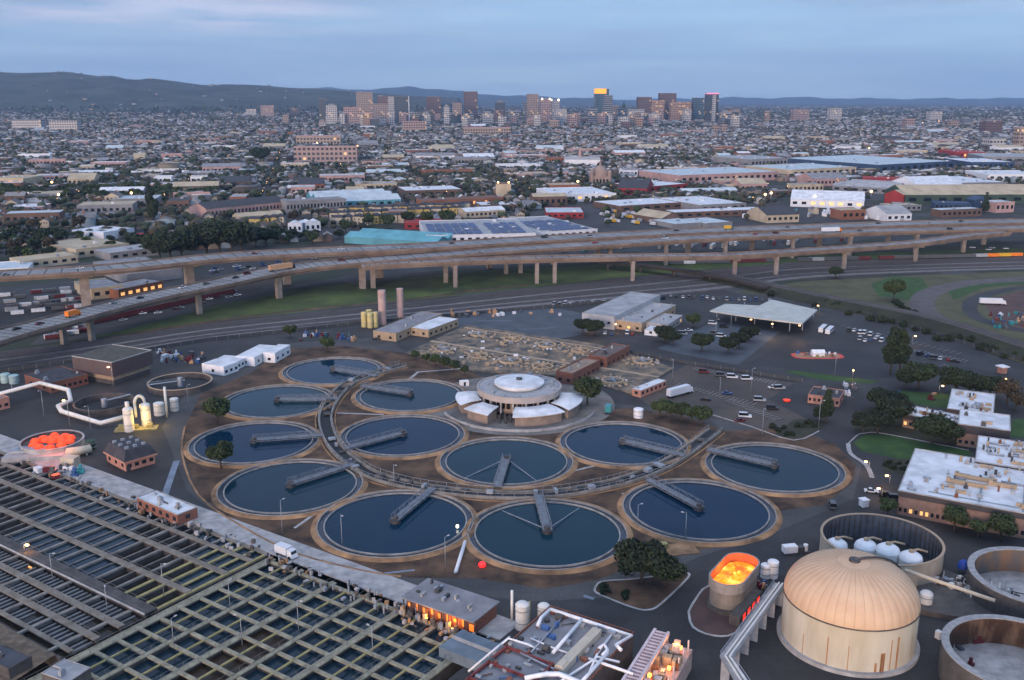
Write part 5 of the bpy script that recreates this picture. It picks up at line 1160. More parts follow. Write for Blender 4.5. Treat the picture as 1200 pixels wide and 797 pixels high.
# flaming oval tank
def burner():
    z = 8.5; x, y = G(861, 666, z); rz = math.radians(57)
    t = thing("flaming_tank", "oval concrete tank with orange fire glowing inside, by the tree island", "burner tank", (x, y, 0), rz)
    def stad(r, hs, n=14):
        return [(hs + r * math.cos(-PI / 2 + PI * k / n), r * math.sin(-PI / 2 + PI * k / n)) for k in range(n + 1)] + [(-hs + r * math.cos(PI / 2 + PI * k / n), r * math.sin(PI / 2 + PI * k / n)) for k in range(n + 1)]
    def wall(q, z0, z1, inv=False):
        n = len(q); vs = [(a, b, z0) for a, b in q] + [(a, b, z1) for a, b in q]; fs = [(i, (i + 1) % n, n + (i + 1) % n, n + i) for i in range(n)]
        return vs, [f[::-1] for f in fs] if inv else fs
    part("lower_shell", MB().prism(stad(4.3, 5.0), 0, z - 2.6), mat("brown_concrete", (.17, .145, .12), .85, scale=.3, col2=(.25, .215, .18)), t)
    o = MB(); o.add(*wall(stad(4.75, 5.1), z - 2.7, z), 0)
    a, b = stad(4.75, 5.1), stad(4.3, 5.1); n = len(a)
    o.add([(p[0], p[1], z) for p in a] + [(p[0], p[1], z) for p in b], [(i, (i + 1) % n, n + (i + 1) % n, n + i) for i in range(n)])
    o.add([(p[0], p[1], z - 2.7) for p in a] + [(p[0], p[1], z - 2.7) for p in b], [(n + i, n + (i + 1) % n, (i + 1) % n, i) for i in range(n)])
    part("upper_shell", o, mat("greyed_shell", (.20, .175, .16), .8, scale=.4, col2=(.30, .26, .24)), t)
    i_ = MB(); i_.add(*wall(stad(4.29, 5.09), z - 2.4, z - .02, True)); part("inner_wall", i_, mat("scorched_lining", (.35, .12, .05), .8), t)
    m = bpy.data.materials.new("fire"); m.use_nodes = True; nt = m.node_tree; bs = nt.nodes["Principled BSDF"]; nz = nt.nodes.new("ShaderNodeTexNoise"); nz.inputs["Scale"].default_value = .28; nz.inputs["Detail"].default_value = 2; rp = nt.nodes.new("ShaderNodeValToRGB")
    e = rp.color_ramp.elements; e[0].position = .36; e[0].color = (1.0, .07, .003, 1); e[1].position = .68; e[1].color = (1, .62, .14, 1); e2 = e.new(.54); e2.color = (1, .26, .015, 1)
    nt.links.new(nt.nodes.new("ShaderNodeTexCoord").outputs["Object"], nz.inputs[0]); nt.links.new(nz.outputs[0], rp.inputs[0]); nt.links.new(rp.outputs[0], bs.inputs["Emission Color"]); bs.inputs["Emission Strength"].default_value = 0.95; bs.inputs["Base Color"].default_value = (.1, .02, .0, 1)
    part("fire_bed", MB().poly(stad(4.1, 5.0), z - 2.4), m, t)
    rr_ = random.Random(2)
    for k in range(7):
        fx, fy = rr_.uniform(-6.5, 6.5), rr_.uniform(-2.6, 2.6); hh = rr_.uniform(.5, 1.5); part("flame", MB().lathe([(.7, z - 2.35), (.8, z - 2.2 + hh * .3), (.4, z - 2.2 + hh * .7), (.02, z - 2.2 + hh)], 9, 0, fx * .75, fy * .8), m, t)
    part("base_ledge", MB().prism(stad(4.8, 5.2), .05, 1.3), conc_dark, t)
burner()
fx, fy = G(884, 690, 0)
bld("burner_annex", "low dark block with red glowing slots beside the flaming tank", "building", (862, 722), (866, 735), (893, 703), 2.6, conc_dark, conc_dark, 0, 0, None, extra=lambda t, lx, ly, ro: [part("red_slot", MB().box((.15 + .2 * k) * lx, (.26 + .2 * k) * lx, -.06, -.01, .5, 2.2), emis("red_glow", (1.0, .04, .02), .5), t) for k in range(4)])
vtank("storage_tank", "white tank just right of the flaming tank, taller of two", "tank", 905, 676, 1.5, 4.6, white_m, .3); vtank("storage_tank", "shorter white tank just right of the flaming tank", "tank", 897, 676, 1.4, 3.6, white_m, .3)
solo("skid_unit", MB().cbox(0, 0, 4, 2.2, .4, 2.4, 0).cbox(3.2, 0, 2, 2, .4, 1.8, 1).cyl(5, 0, .7, .3, 2.2, 10, 0).box(-2, 6, -1.3, 1.3, 0, .35, 1), [white_m, dark_steel], "white machine skid beside the road above the peach dome", "machine", (*G(925, 648), 0), .2)
# elevated gallery
def gallery():
    z = 6.2; P = [G(914, 684, z), G(851, 770, z), G(880, 815, z)]
    t = thing("pipe_gallery", "raised pipe gallery on posts turning a corner between the fire and the dome", "pipe gallery")
    Q = [(*p, z) for p in P]
    part("deck", MB().strip(Q, 2.6, 0, 0, .4), conc_light, t)
    part("pipe", MB().strip(Q, .5, .5, 0, .45, .8).strip(Q, .35, .4, 0, .35, -.2), white_steel, t)
    part("side_truss", MB().strip(Q, .12, 1.1, 0, .12, 1.3).strip(Q, .12, 1.1, 0, .12, -1.3).strip(Q, .12, .2, 0, .6, 1.36).strip(Q, .12, .2, 0, .6, -1.36), steel, t)
    for k in range(7):
        f = k / 6 * 1.0; a, b = (P[0], P[1]); x, y = a[0] + (b[0] - a[0]) * f, a[1] + (b[1] - a[1]) * f
        part("post", MB().cbox(x, y, .35, 2.0, 0, z - .4, 0, math.atan2(b[1] - a[1], b[0] - a[0])), steel, t)
gallery()
# machinery platform between the tanks at right
def platform():
    z = 1.5; q = [G(*p, z) for p in [(1074, 676), (1100, 664), (1190, 700), (1160, 730), (1078, 714)]]
    o = q[0]; t = thing("machinery_platform", "dark platform crowded with pipes between the dome and the open tanks", "machinery platform", (o[0], o[1], 0)); L_ = [(x - o[0], y - o[1]) for x, y in q]
    part("slab", MB().prism(L_, 0, z), conc_dark, t); rr_ = random.Random(9)
    xs = [p[0] for p in L_]; ys = [p[1] for p in L_]
    for k in range(60):
        f, g = rr_.random(), rr_.random(); x = L_[0][0] * (1 - f) + L_[2][0] * f + rr_.uniform(-4, 4) * (1 - abs(f - .5)); y = L_[0][1] * (1 - f) + L_[2][1] * f + rr_.uniform(-5, 5) * (1 - abs(2 * f - 1) * .6)
        m = MB(); kk = rr_.random(); c = [steel, dark_steel, white_steel, conc_light][k % 4]
        if kk < .35: m.cbox(x, y, rr_.uniform(.5, 2), rr_.uniform(.5, 1.6), z, z + rr_.uniform(.5, 2.2), 0, .3)
        elif kk < .6: m.cyl(x, y, rr_.uniform(.3, .9), z, z + rr_.uniform(.8, 2.4), 12)
        else:
            l = rr_.uniform(3, 10); a = rr_.choice((-.5, 1.07)); zz = z + rr_.uniform(.5, 1.6); m.tube([(x, y, z), (x, y, zz), (x + l * math.cos(a), y + l * math.sin(a), zz), (x + l * math.cos(a), y + l * math.sin(a), z)], .2, 6)
        part("machine_piece", m, c, t)
    a = G(1060, 668, 9); b = G(1166, 704, 6)
    solo("inclined_pipe", MB().tube([(*a, 9), (*b, 6)], .5, 8), cream_tank, "long straight cream pipe running from the dome over the machinery", "pipe")
    solo("cover_tarp", MB().lathe([(1.6, 0), (1.3, 1.6), (.3, 2.4), (.02, 2.5)], 12), mat("blue_tarp", (.01, .06, .35), .6), "bright blue covered hopper beside the upper right tank rim", "hopper", (*G(1128, 671), 1.5))
    vtank("storage_tank", "white upright tank right beside the peach dome", "tank", 1084, 712, 1.6, 4, white_steel, .5)
platform()
# ================================================================ OXYGEN REACTOR DECK (tan rings)
def ring_units():
    rub = mat("tan_concrete_ring", (.34, .24, .15), .9, scale=.8, col2=(.52, .39, .26), detail=6)
    q = pg([(476, 414), (546, 382), (700, 404), (790, 432), (740, 462), (690, 448), (640, 440), (556, 436)])
    solo("reactor_deck", MB().prism(q, .0, .5), mat("reactor_roof", (.055, .060, .058), .9, scale=.14, col2=(.26, .185, .12), detail=10, thr=(.40, .64)), "low grey deck carrying the tan rings behind the round pump house", "deck")
    solo("deck_path", MB().strip([(*G(505, 399.5, .5), .5), (*G(690, 430, .5), .5)], 2.2, .1, 0, .1).strip([(*G(545, 384, .5), .5), (*G(720, 411, .5), .5)], 1.0, .3, 0, .3).strip([(*G(705, 431, .5), .5), (*G(772, 442, .5), .5)], 2.0, .1, 0, .1), tan_rim, "tan path crossing the ring covered deck", "path")
    back = [(561, 392.5), (601, 398.5), (641, 405), (680, 411.5), (753, 424)]; fr = [(520, 410.5), (560, 417.5), (598, 423.5), (636, 430.5), (718, 447)]
    rr_ = random.Random(4)
    for r_i, row in enumerate((back, fr)):
        for k, (px, py) in enumerate(row):
            x, y = G(px, py, .5); t = thing("reactor_ring", f"{ORD[k]} tan concrete ring from the left in the {'far' if r_i == 0 else 'near'} row of the deck", "mixer ring", (x, y, .5), rr_.random(), "tan rings on the reactor deck")
            R = rr_.uniform(4.6, 5.8)
            part("ring_wall", MB().ring(R - .8, R, 0, .9, 28), rub, t)
            part("hub", MB().cyl(0, 0, 1.1, 0, 1.6, 12).cbox(0, 0, 9, .6, .9, 1.15).cbox(0, 0, .6, 9, .9, 1.15), rub if k % 2 else steel, t)
            for j in range(24):
                a = 2 * PI * j / 24 + rr_.uniform(-.1, .1); q_ = R + rr_.uniform(.9, 4.6); part("block", MB().cbox(q_ * math.cos(a), q_ * math.sin(a), rr_.uniform(.5, 2.6), rr_.uniform(.4, 1.2), 0, rr_.uniform(.15, .75), 0, a), [rub, rub, conc_light, conc_dark, tan_wall, white_m][rr_.randint(0, 5) if rr_.random() < .6 else 0], t)
    for k in range(44):
        f = rr_.random(); g = rr_.random(); a = (500 + 190 * f, 404 + 30 * f); px = a[0] + (g - .5) * 60; py = a[1] - (g - .5) * 26
        x, y = G(px, py, .5); s_ = rr_.uniform(.7, 2.4)
        solo("deck_cabinet", MB().cbox(0, 0, s_, rr_.uniform(.6, 1.6), 0, rr_.uniform(.4, 1.5)), [white_m, steel, rub, rub, tan_wall][k % 5], ["small white cabinet on the ring covered deck", "small grey cabinet on the ring covered deck", "small tan concrete block on the ring covered deck", "small tan concrete block on the ring covered deck", "small brown box on the ring covered deck"][k % 5], "cabinet", (x, y, .5), rr_.random() * .6, ["white cabinets on the deck", "grey cabinets on the deck", "tan blocks on the deck", "tan blocks on the deck", "brown boxes on the deck"][k % 5])
ring_units()
# ================================================================ PROCESS BUILDING (bottom centre)
def process():
    z = 8.0
    def extra(t, lx, ly, ro):
        rr_ = random.Random(21)
        pipe = MB()
        def L(px, py, zz):   # local coords of a pixel at height
            g = Vector(G(px, py, zz)); d = g - o_; return (d.x * math.cos(rz_) + d.y * math.sin(rz_), -d.x * math.sin(rz_) + d.y * math.cos(rz_), zz)
        o_, _, _, rz_ = rect3((600, 757), (650, 812), (742, 743), z) if 0 else (Vector((t.location.x, t.location.y)), 0, 0, t.rotation_euler.z)
        for pts, r in (([(645, 714), (682, 726), (740, 745), (722, 756), (728, 762)], .42), ([(682, 726), (648, 765)], .42), ([(645, 714), (634, 724), (630, 733)], .42), ([(712, 765), (690, 790), (680, 800)], .38), ([(702, 760), (708, 755), (712, 762), (706, 768)], .4), ([(615, 795), (640, 790), (655, 790), (680, 800)], .55)):
            _link("roof_pipe", mesh_of("roof_pipe", MB().tube([L(a, b, z + 1.2) for a, b in pts], r, 8), white_m), ro)
        a, b = L(655, 786, z + .9), L(700, 740, z + .9); _link("duct", mesh_of("duct", MB().bar(a, b, 2.2, 1.7).bar((a[0], a[1], a[2] + 1.0), (a[0] + (b[0] - a[0]) * .15, a[1] + (b[1] - a[1]) * .15, a[2] + 1.0), 1.4, .5), cream_tank), ro)
        for pts, r in (([(610, 765), (640, 780), (668, 792)], .25), ([(622, 748), (650, 760), (668, 766)], .2), ([(660, 722), (640, 745), (622, 765)], .22), ([(700, 734), (676, 765), (660, 785)], .2), ([(718, 742), (700, 766), (690, 790)], .3), ([(690, 772), (720, 782), (742, 790)], .35), ([(655, 800), (700, 770), (726, 776)], .3)):
            _link("roof_pipe", mesh_of("roof_pipe", MB().tube([L(a, b, z + .7) for a, b in pts], r, 7), [white_m, steel, white_m][int(r * 100) % 3]), ro)
        for k in range(90):
            x, y = rr_.uniform(1, lx - 2), rr_.uniform(1, ly - 2); m = MB(); kk = rr_.random()
            if kk < .6: m.cbox(x, y, rr_.uniform(.4, 2.0), rr_.uniform(.4, 1.5), z, z + rr_.uniform(.3, 1.6))
            elif kk < .8: m.cyl(x, y, rr_.uniform(.3, .8), z, z + rr_.uniform(.5, 1.6), 10)
            else: m.tube([(x, y, z + .4), (x + rr_.uniform(-3, 3), y + rr_.uniform(-3, 3), z + .4)], .15, 6)
            _link("roof_unit", mesh_of("roof_unit", m, [steel, dark_steel, conc_dark, brick, conc_light, mat("blue_paint", (.05, .12, .3), .6)][k % 6]), ro)
    bld("process_building", "large grey process building crowded with white roof pipes, bottom centre", "building", (602, 757), (576, 800), (690, 838), z, mat("dark_wall", (.06, .055, .055), .9, scale=.4, col2=(.10, .09, .09)), grey_roof, None, .5, None, extra=extra) if 0 else None
    # rectangle from its visible far edge: far-left (645,712), far-right (742,743); nearer side runs down-left
    fl = Vector(G(645, 712, z)); fr = Vector(G(742, 743, z)); e = (fr - fl); lx = e.length; e.normalize(); n = Vector((e.y, -e.x)); ly = 42.0
    o = fl + n * ly; rz = math.atan2(e.y, e.x)
    t = thing("process_building", "large grey process building crowded with white roof pipes, bottom centre", "building", (o.x, o.y, 0), rz)
    part("wall", MB().box(0, lx, 0, ly, 0, z), mat("dark_wall", (.06, .055, .055), .9, scale=.4, col2=(.10, .09, .09)), t)
    ro = part("roof", MB().box(.2, lx - .2, .2, ly - .2, z, z + .05), grey_roof, t)
    _link("parapet", mesh_of("parapet", MB().box(-.1, lx + .1, ly - .15, ly + .15, z, z + .6).box(-.1, .15, 0, ly - .15, z, z + .6).box(lx - .15, lx + .1, 0, ly - .15, z, z + .6), brick), ro)
    extra(t, lx, ly, ro)
    # pink-lit pipe tower at its right
    fl = Vector(G(760, 739, 7)); fr = Vector(G(812, 752, 7)); e = (fr - fl); lx = e.length; e.normalize(); n = Vector((e.y, -e.x)); ly = 26.0; o = fl + n * ly; rz = math.atan2(e.y, e.x)
    t = thing("pipe_tower", "open pinkish pipe structure lit by orange lamps, right of the process building", "pipe structure", (o.x, o.y, 0), rz)
    part("base", MB().box(0, lx, 0, ly, 0, 5.0), mat("pink_concrete", (.36, .25, .22), .8, scale=.5, col2=(.50, .37, .33)), t)
    for k in range(3): glow((lx * .75, 4 + k * 9, 8.5), 260, (1.0, .42, .10), .4, t)
    ladder = MB(); 
    for k in range(18): ladder.box(2, lx * .45, 2 + k * 1.3, 2.5 + k * 1.3, 8.0, 8.5)
    ladder.box(1.6, 2.2, 1, ly - 1, 7.8, 8.7).box(lx * .45, lx * .45 + .6, 1, ly - 1, 7.8, 8.7)
    part("pipe_rack", ladder, mat("pale_pink_steel", (.55, .45, .46), .6), t)
    for k in range(7):
        y = 1.5 + k * (ly - 3) / 6; 
        for x in (1.9, lx * .45 + .3, lx - .6): part("post", MB().box(x - .15, x + .15, y - .15, y + .15, 5, 8), MT["pale_pink_steel"], t)
    rr_ = random.Random(31)
    for k in range(50): part("machine_piece", MB().cbox(rr_.uniform(lx * .5, lx - 1), rr_.uniform(1, ly - 1), rr_.uniform(.5, 1.8), rr_.uniform(.5, 1.8), 5, 5.5 + rr_.random() * 2.6, 0, rr_.random() * .3), [MT["pink_concrete"], steel, tan_wall, rust_m][k % 4], t)
    for k in range(6): part("lamp", MB().cbox(lx * .5 + (k % 2) * 3.0, 2 + k * (ly - 4) / 5, .7, .7, 5.6, 6.3), emis("orange_lamp", (1.0, .32, .06), 2.2), t)
    # red steel frame at its left
    x0, y0 = G(594, 757, 9); t = thing("red_steel_frame", "dark red steel frame around white tanks, bottom edge", "steel frame", (x0, y0, 0), UA)
    red = mat("red_oxide_paint", (.16, .025, .022), .6, var=.2); f = MB()
    for z1 in (6.2, 9.0):
        for v in (0, -7, -14, -21): f.box(0, 12, v - .25, v + .25, z1 - .5, z1)
        for u in (0, 12): f.box(u - .25, u + .25, -20.7, -.3, z1 - .5, z1)
    part("beam", f, red, t); c = MB()
    for v in (0, -7, -14, -21):
        for u in (0, 12): c.box(u - .22, u + .22, v - .22, v + .22, 0, 8.5)
    part("column", c, red, t)
    for k in range(8):
        r_ = random.Random(k + 50); part("tank", MB().cyl(2.5 + (k % 3) * 3.5, -3.5 - (k // 3) * 6, 1.3, 0, 4.5 + r_.random() * 2, 14), [white_m, steel, cream_tank, conc_light][k % 4], t)
    part("pipe", MB().tube([(-3, -4, 7), (-1, 2, 9.5), (4, 2.5, 9.5), (8, 6, 6)], .25, 8).tube([(-4, -9, 6), (-1.5, -2, 9), (-2, 4, 8.5)], .25, 8), white_m, t)
process()
vtank("scrubber_tower", "white scrubber vessel behind the process building, larger and left", "scrubber", 612, 736, 1.7, 6.5, white_steel, .4); vtank("scrubber_tower", "white scrubber vessel behind the process building, smaller and right", "scrubber", 637, 730, 1.5, 4.8, white_steel, .4)
solo("exhaust_stack", MB().tube([(0, 0, 0), (0, 0, 8.5)], .35, 10), white_steel, "thin white stack behind the process building", "stack", (*G(600, 728), 0))
solo("exhaust_stack", MB().tube([(0, 0, 0), (0, 0, 6.5)], .28, 8), yellowish, "thin yellowed pipe beside the larger white vessel behind the process building", "stack", (*G(620, 733), 0))
solo("work_platform", MB().cbox(0, 0, 14, 9, 0, 2.6).cbox(0, 0, 13.6, .1, 2.6, 3.6, 1), [mat("blue_grey_roof", (.12, .16, .20), .7, var=.2), steel], "blue grey shed roof between the lit building and the red frame", "shed", (*G(556, 770), 0), UA)
# bottom-left corner
bld("dark_shed", "dark flat roofed shed with pale edging at the lower left corner", "building", (-40, 745), (10, 785), (37, 770), 2.5, conc_dark, mat("dark_blue_roof", (.05, .055, .07), .7, var=.2), None, .3, None, 3, seed=60)
bld("small_shed", "small shed with pale grey roof at the bottom left edge", "building", (62, 781), (80, 800), (106, 783), 3.0, conc_dark, pale_roof, None, .2, None, 2, seed=61)
struct("rubble_strip", MB().poly([UVP(-300, 103), UVP(-200, 103), UVP(-196, 84), UVP(-196, 60), UVP(-330, 60)], .03), mat("tan_rubble", (.07, .055, .04), .95, scale=.4, col2=(.22, .16, .11), detail=10))
# ================================================================ SMALL THINGS IN THE PLANT
def lot(items, group, where, small=False, rz=None):
    lab = count_label([c for _, _, c, _ in items], "{o}{c} vehicle " + where)
    for (px, py, c, a), l_ in zip(items, lab): car(c, (*G(px, py), .02), a, l_, group, van=(px * 7 % 5 < 1.4), small=small)
R_ = math.radians
bus((*G(964, 388), .02), R_(60), "white bus parked in the row, left of two", "parked white buses"); bus((*G(972, 390), .02), R_(60), "white bus parked in the row, right of two", "parked white buses")
lot([(995, 388, 'black', R_(60)), (1001, 388, 'white', R_(60)), (1008, 391, 'white', R_(60)), (1008, 398, 'silver', R_(60)), (1013, 391, 'white', R_(60)), (1014, 400, 'white', R_(60)), (1020, 393, 'white', R_(60)), (1021, 399, 'blue', R_(60)), (1026, 397, 'white', R_(60)), (1029, 394, 'white', R_(60)), (1033, 400, 'white', R_(60))], "vehicles in the lot by the railway embankment", "from the left in the lot beside the embankment")
lot([(1078, 416, 'black', R_(40)), (1089, 418, 'blue', R_(-20)), (1095, 421, 'grey', R_(-20)), (1102, 421, 'white', R_(60)), (1111, 422, 'red', R_(70)), (1119, 424, 'black', R_(-30)), (1107, 431, 'grey', 0)], "vehicles right of the tall trees", "from the left, right of the two tall trees")
lot([(845, 441, "grey", R_(-10)), (858, 443, "white", R_(-10)), (890, 470, "silver", R_(-10)), (905, 480, "black", R_(-10)), (852, 462, "blue", R_(-10)), (825, 437, 'maroon', R_(-10)), (875, 445, 'white', 0), (906, 455, 'white', R_(10)), (913, 456, 'silver', R_(10)), (827, 469, 'black', R_(-20)), (873, 489, 'white', R_(-10)), (867, 494, 'maroon', R_(20))], "vehicles in the brown parking lot", "in the brown parking lot")
lot([(442, 398, 'black', 0), (456, 396, 'white', R_(60)), (461, 398, 'white', R_(30)), (468, 395, 'grey', R_(60)), (475, 394, 'black', R_(60))], "vehicles outside the tan shed", "from the left outside the tan shed")
lot([(800, 392, "silver", R_(-20)), (815, 400, "black", R_(-20)), (838, 392, "grey", R_(-20)), (845, 395, "white", R_(-20)), (870, 391, "blue", R_(-20)), (835, 380, "white", R_(-20)), (807, 388, 'white', 0), (829, 397, 'white', R_(-20)), (848, 384, 'black', R_(-10)), (889, 391, 'silver', R_(80)), (857, 407, 'white', R_(-20))], "vehicles in the visitor lot", "in the lot below the pale canopy")
lot([(709, 391, 'white', R_(80)), (717, 392, 'blue', R_(80)), (735, 391, 'white', R_(80)), (741, 392, 'red', R_(80))], "vehicles outside the pale shed", "from the left outside the large pale shed")
lot([(1021, 577, 'white', R_(-15)), (975, 594, 'grey', R_(80)), (1040, 583, 'black', R_(-10)), (1050, 586, 'grey', R_(-10))], "vehicles outside the laboratory", "on the road outside the largest laboratory block")
r9 = random.Random(9)
lot([(786 + k * 7.2 + r9.uniform(-1, 1), 347.5 + k * .35 + r9.uniform(-1, 1), r9.choice(['white', 'silver', 'black', 'blue', 'white', 'grey']), R_(80)) for k in range(17)], "vehicles parked in the line behind the canopy", "from the left in the line behind the pale canopy", True)
lot([(650 + k * 6.5, 357.5 - k * .5 + r9.uniform(-.7, .7), r9.choice(['white', 'silver', 'black', 'grey']), R_(70)) for k in range(10)], "vehicles along the rail fence", "from the left along the fence above the turning court", True)
lot([(740 + k * 9, 352.5 + r9.uniform(-2, 1), r9.choice(['white', 'red', 'black']), R_(20)) for k in range(5)], "vehicles behind the large pale shed", "from the left just behind the large pale shed", True)
truck('white', 'white', (*G(797, 463), .02), R_(38), "white semi truck trailer parked at the edge of the brown lot", None, 15.0, 4.0)
bld("site_trailer", "long pinkish trailer with white roof parked beside the ring deck", "trailer", (747, 453), (751, 458), (781, 446), 3.2, salmon, roof_white, None, .1, (6, 1, 1), 2, seed=62)
truck('white', 'white', (*G(336, 652), .02), R_(-34), "small white box truck parked on the basin apron", None, 7.0, 3.2)
truck('white', 'white', (*G(1163, 357), .04), R_(-8), "white semi truck alone in the reddish scrap yard", None, 16.0, 4.0)
truck('teal', 'teal', (*G(713, 483), .02), R_(80), "dark teal box truck beside the inner settling tank", None, 7.0, 3.4)
vtank("storage_tank", "small white tank behind the inner right settling tank", "tank", 748, 489, 2.0, 3.6, white_m, .2)
solo("site_cabin", MB().cbox(0, 0, 4, 2.4, 0, 2.4).cbox(0, -1.2, 1.0, .1, .2, 2, 1), [white_m, win_m], "tiny white cabin behind the round pump house's left side", "site cabin", (*G(544, 452), 0), .3)
solo("portable_unit", MB().cbox(0, 0, 2.2, 2.2, 0, 2.2).cbox(0, 0, 2.6, 2.6, 2.2, 2.5), white_m, "white tent like kiosk by the lower right road bend", "kiosk", (*G(1012, 593), 0), .3)
solo("gate_kiosk", MB().cbox(0, 0, 3, 3, 0, 3.0, 1).cbox(0, 0, 4.4, 4.4, 3.0, 3.5), [white_m, salmon], "white roofed kiosk at the gate near the right edge", "kiosk", (*G(1174, 437), 0), .3)
# red pad
def redpad():
    x, y = G(958, 417); t = thing("training_pad", "red bordered oval pad with white tent in the dark lot", "pad", (x, y, 0), .0)
    n = 40; R1 = (13.0, 6.0); pts = [(R1[0] * math.copysign(abs(math.cos(a)) ** .6, math.cos(a)), R1[1] * math.copysign(abs(math.sin(a)) ** .6, math.sin(a))) for a in (2 * PI * k / n for k in range(n))]
    part("pad", MB().prism(pts, 0, .08), mat("red_border_paint", (.55, .05, .03), .6, var=.1), t); part("pad_centre", MB().prism([(p[0] * .86, p[1] * .8) for p in pts], .08, .12), mat("orange_brown_pad", (.32, .17, .10), .8, var=.2), t)
    part("tent", MB().gable(-3, 3, -2, 2, 2.2, 3.2, 0, 0).box(-3, 3, -2, 2, .12, 2.2), white_m, t)
    rr_ = random.Random(6)
    for k in range(14): part("crate", MB().cbox(rr_.uniform(-10, 10), rr_.choice((-3.2, 3.2, rr_.uniform(-3, 3))) if k % 2 else rr_.uniform(2.2, 3.6), rr_.uniform(.6, 1.6), .8, .12, .6 + rr_.random(), 0, rr_.random()), [white_m, yellow_beam, MT["blue_paint"], brick][k % 4], t)
redpad()
# clutter yards
def clutter(x0, x1, y0, y1, n, where, seed, slope=0.0, cols=None):
    r_ = random.Random(seed); kinds = cols or ['white', 'grey', 'maroon', 'blue', 'tan', 'teal']; cnt = {}
    for k in range(n):
        px = r_.uniform(x0, x1); py = r_.uniform(y0, y1) + slope * (px - x0); c = r_.choice(kinds); s_ = r_.uniform(1.0, 3.2)
        m = MB().cbox(0, 0, s_, s_ * r_.uniform(.4, .9), 0, r_.uniform(.6, 2.0)).cbox(s_ * .1, 0, s_ * .5, s_ * .3, .6, 2.4 * r_.random() + .7)
        solo("stored_crate", m, paint(c), f"one of the small {c} crates stored {where}", "crate", (*G(px, py), 0), r_.random() * 3, f"{c} crates {where}")
clutter(182, 240, 414, 426, 34, "on the ground right of the mauve building", 1, 0, ["white", "grey", "maroon", "grey", "tan", "blue"])
clutter(350, 415, 392, 400, 22, "behind the lone tree by the rail yard", 2)
clutter(525, 660, 366, 372, 20, "along the back of the turning court", 3, 0, ['white', 'tan', 'grey'])
clutter(1040, 1095, 462, 470, 3, "by the far lawn", 4)
clutter(1160, 1200, 366, 385, 26, "in the reddish scrap yard", 5)
clutter(40, 100, 548, 560, 12, "in front of the cream cabinet", 6)
clutter(985, 1005, 450, 470, 12, "beside the meter house", 7, 0, ['white', 'grey', 'silver'])
clutter(880, 915, 690, 720, 10, "beside the pipe gallery", 8)
clutter(1090, 1150, 735, 790, 8, "between the dome and the rusty tank", 9)
# fences
def fence(pts, label, h=1.8, step=6):
    P = [G(*p) for p in pts]; t = thing("fence", label, "fence"); part("mesh_panel", MB().strip(P, .06, h, 0, h - .1), mat("fence_mesh", (.05, .055, .06), .8), t); m = MB()
    for a, b in zip(P[:-1], P[1:]):
        n = int(math.hypot(b[0] - a[0], b[1] - a[1]) / step)
        for k in range(n + 1): m.box(a[0] + (b[0] - a[0]) * k / max(n, 1) - .06, a[0] + (b[0] - a[0]) * k / max(n, 1) + .06, a[1] + (b[1] - a[1]) * k / max(n, 1) - .06, a[1] + (b[1] - a[1]) * k / max(n, 1) + .06, 0, h + .2)
    part("post", m, steel, t)
fence([(-40, 443), (120, 420), (240, 400), (420, 380), (560, 368)], "dark mesh fence between the plant and the rail yard, left")
fence([(560, 368), (700, 356), (780, 350)], "dark mesh fence above the turning court")
fence([(960, 354), (1050, 379), (1200, 424)], "dark mesh fence below the railway embankment")
fence([(735, 414), (800, 426), (940, 448)], "dark fence between the front road and the brown parking lot")
struct("basin_mark", MB().strip([G(450, 672), G(486, 668)], .9, .02), MT["faded_paint"])
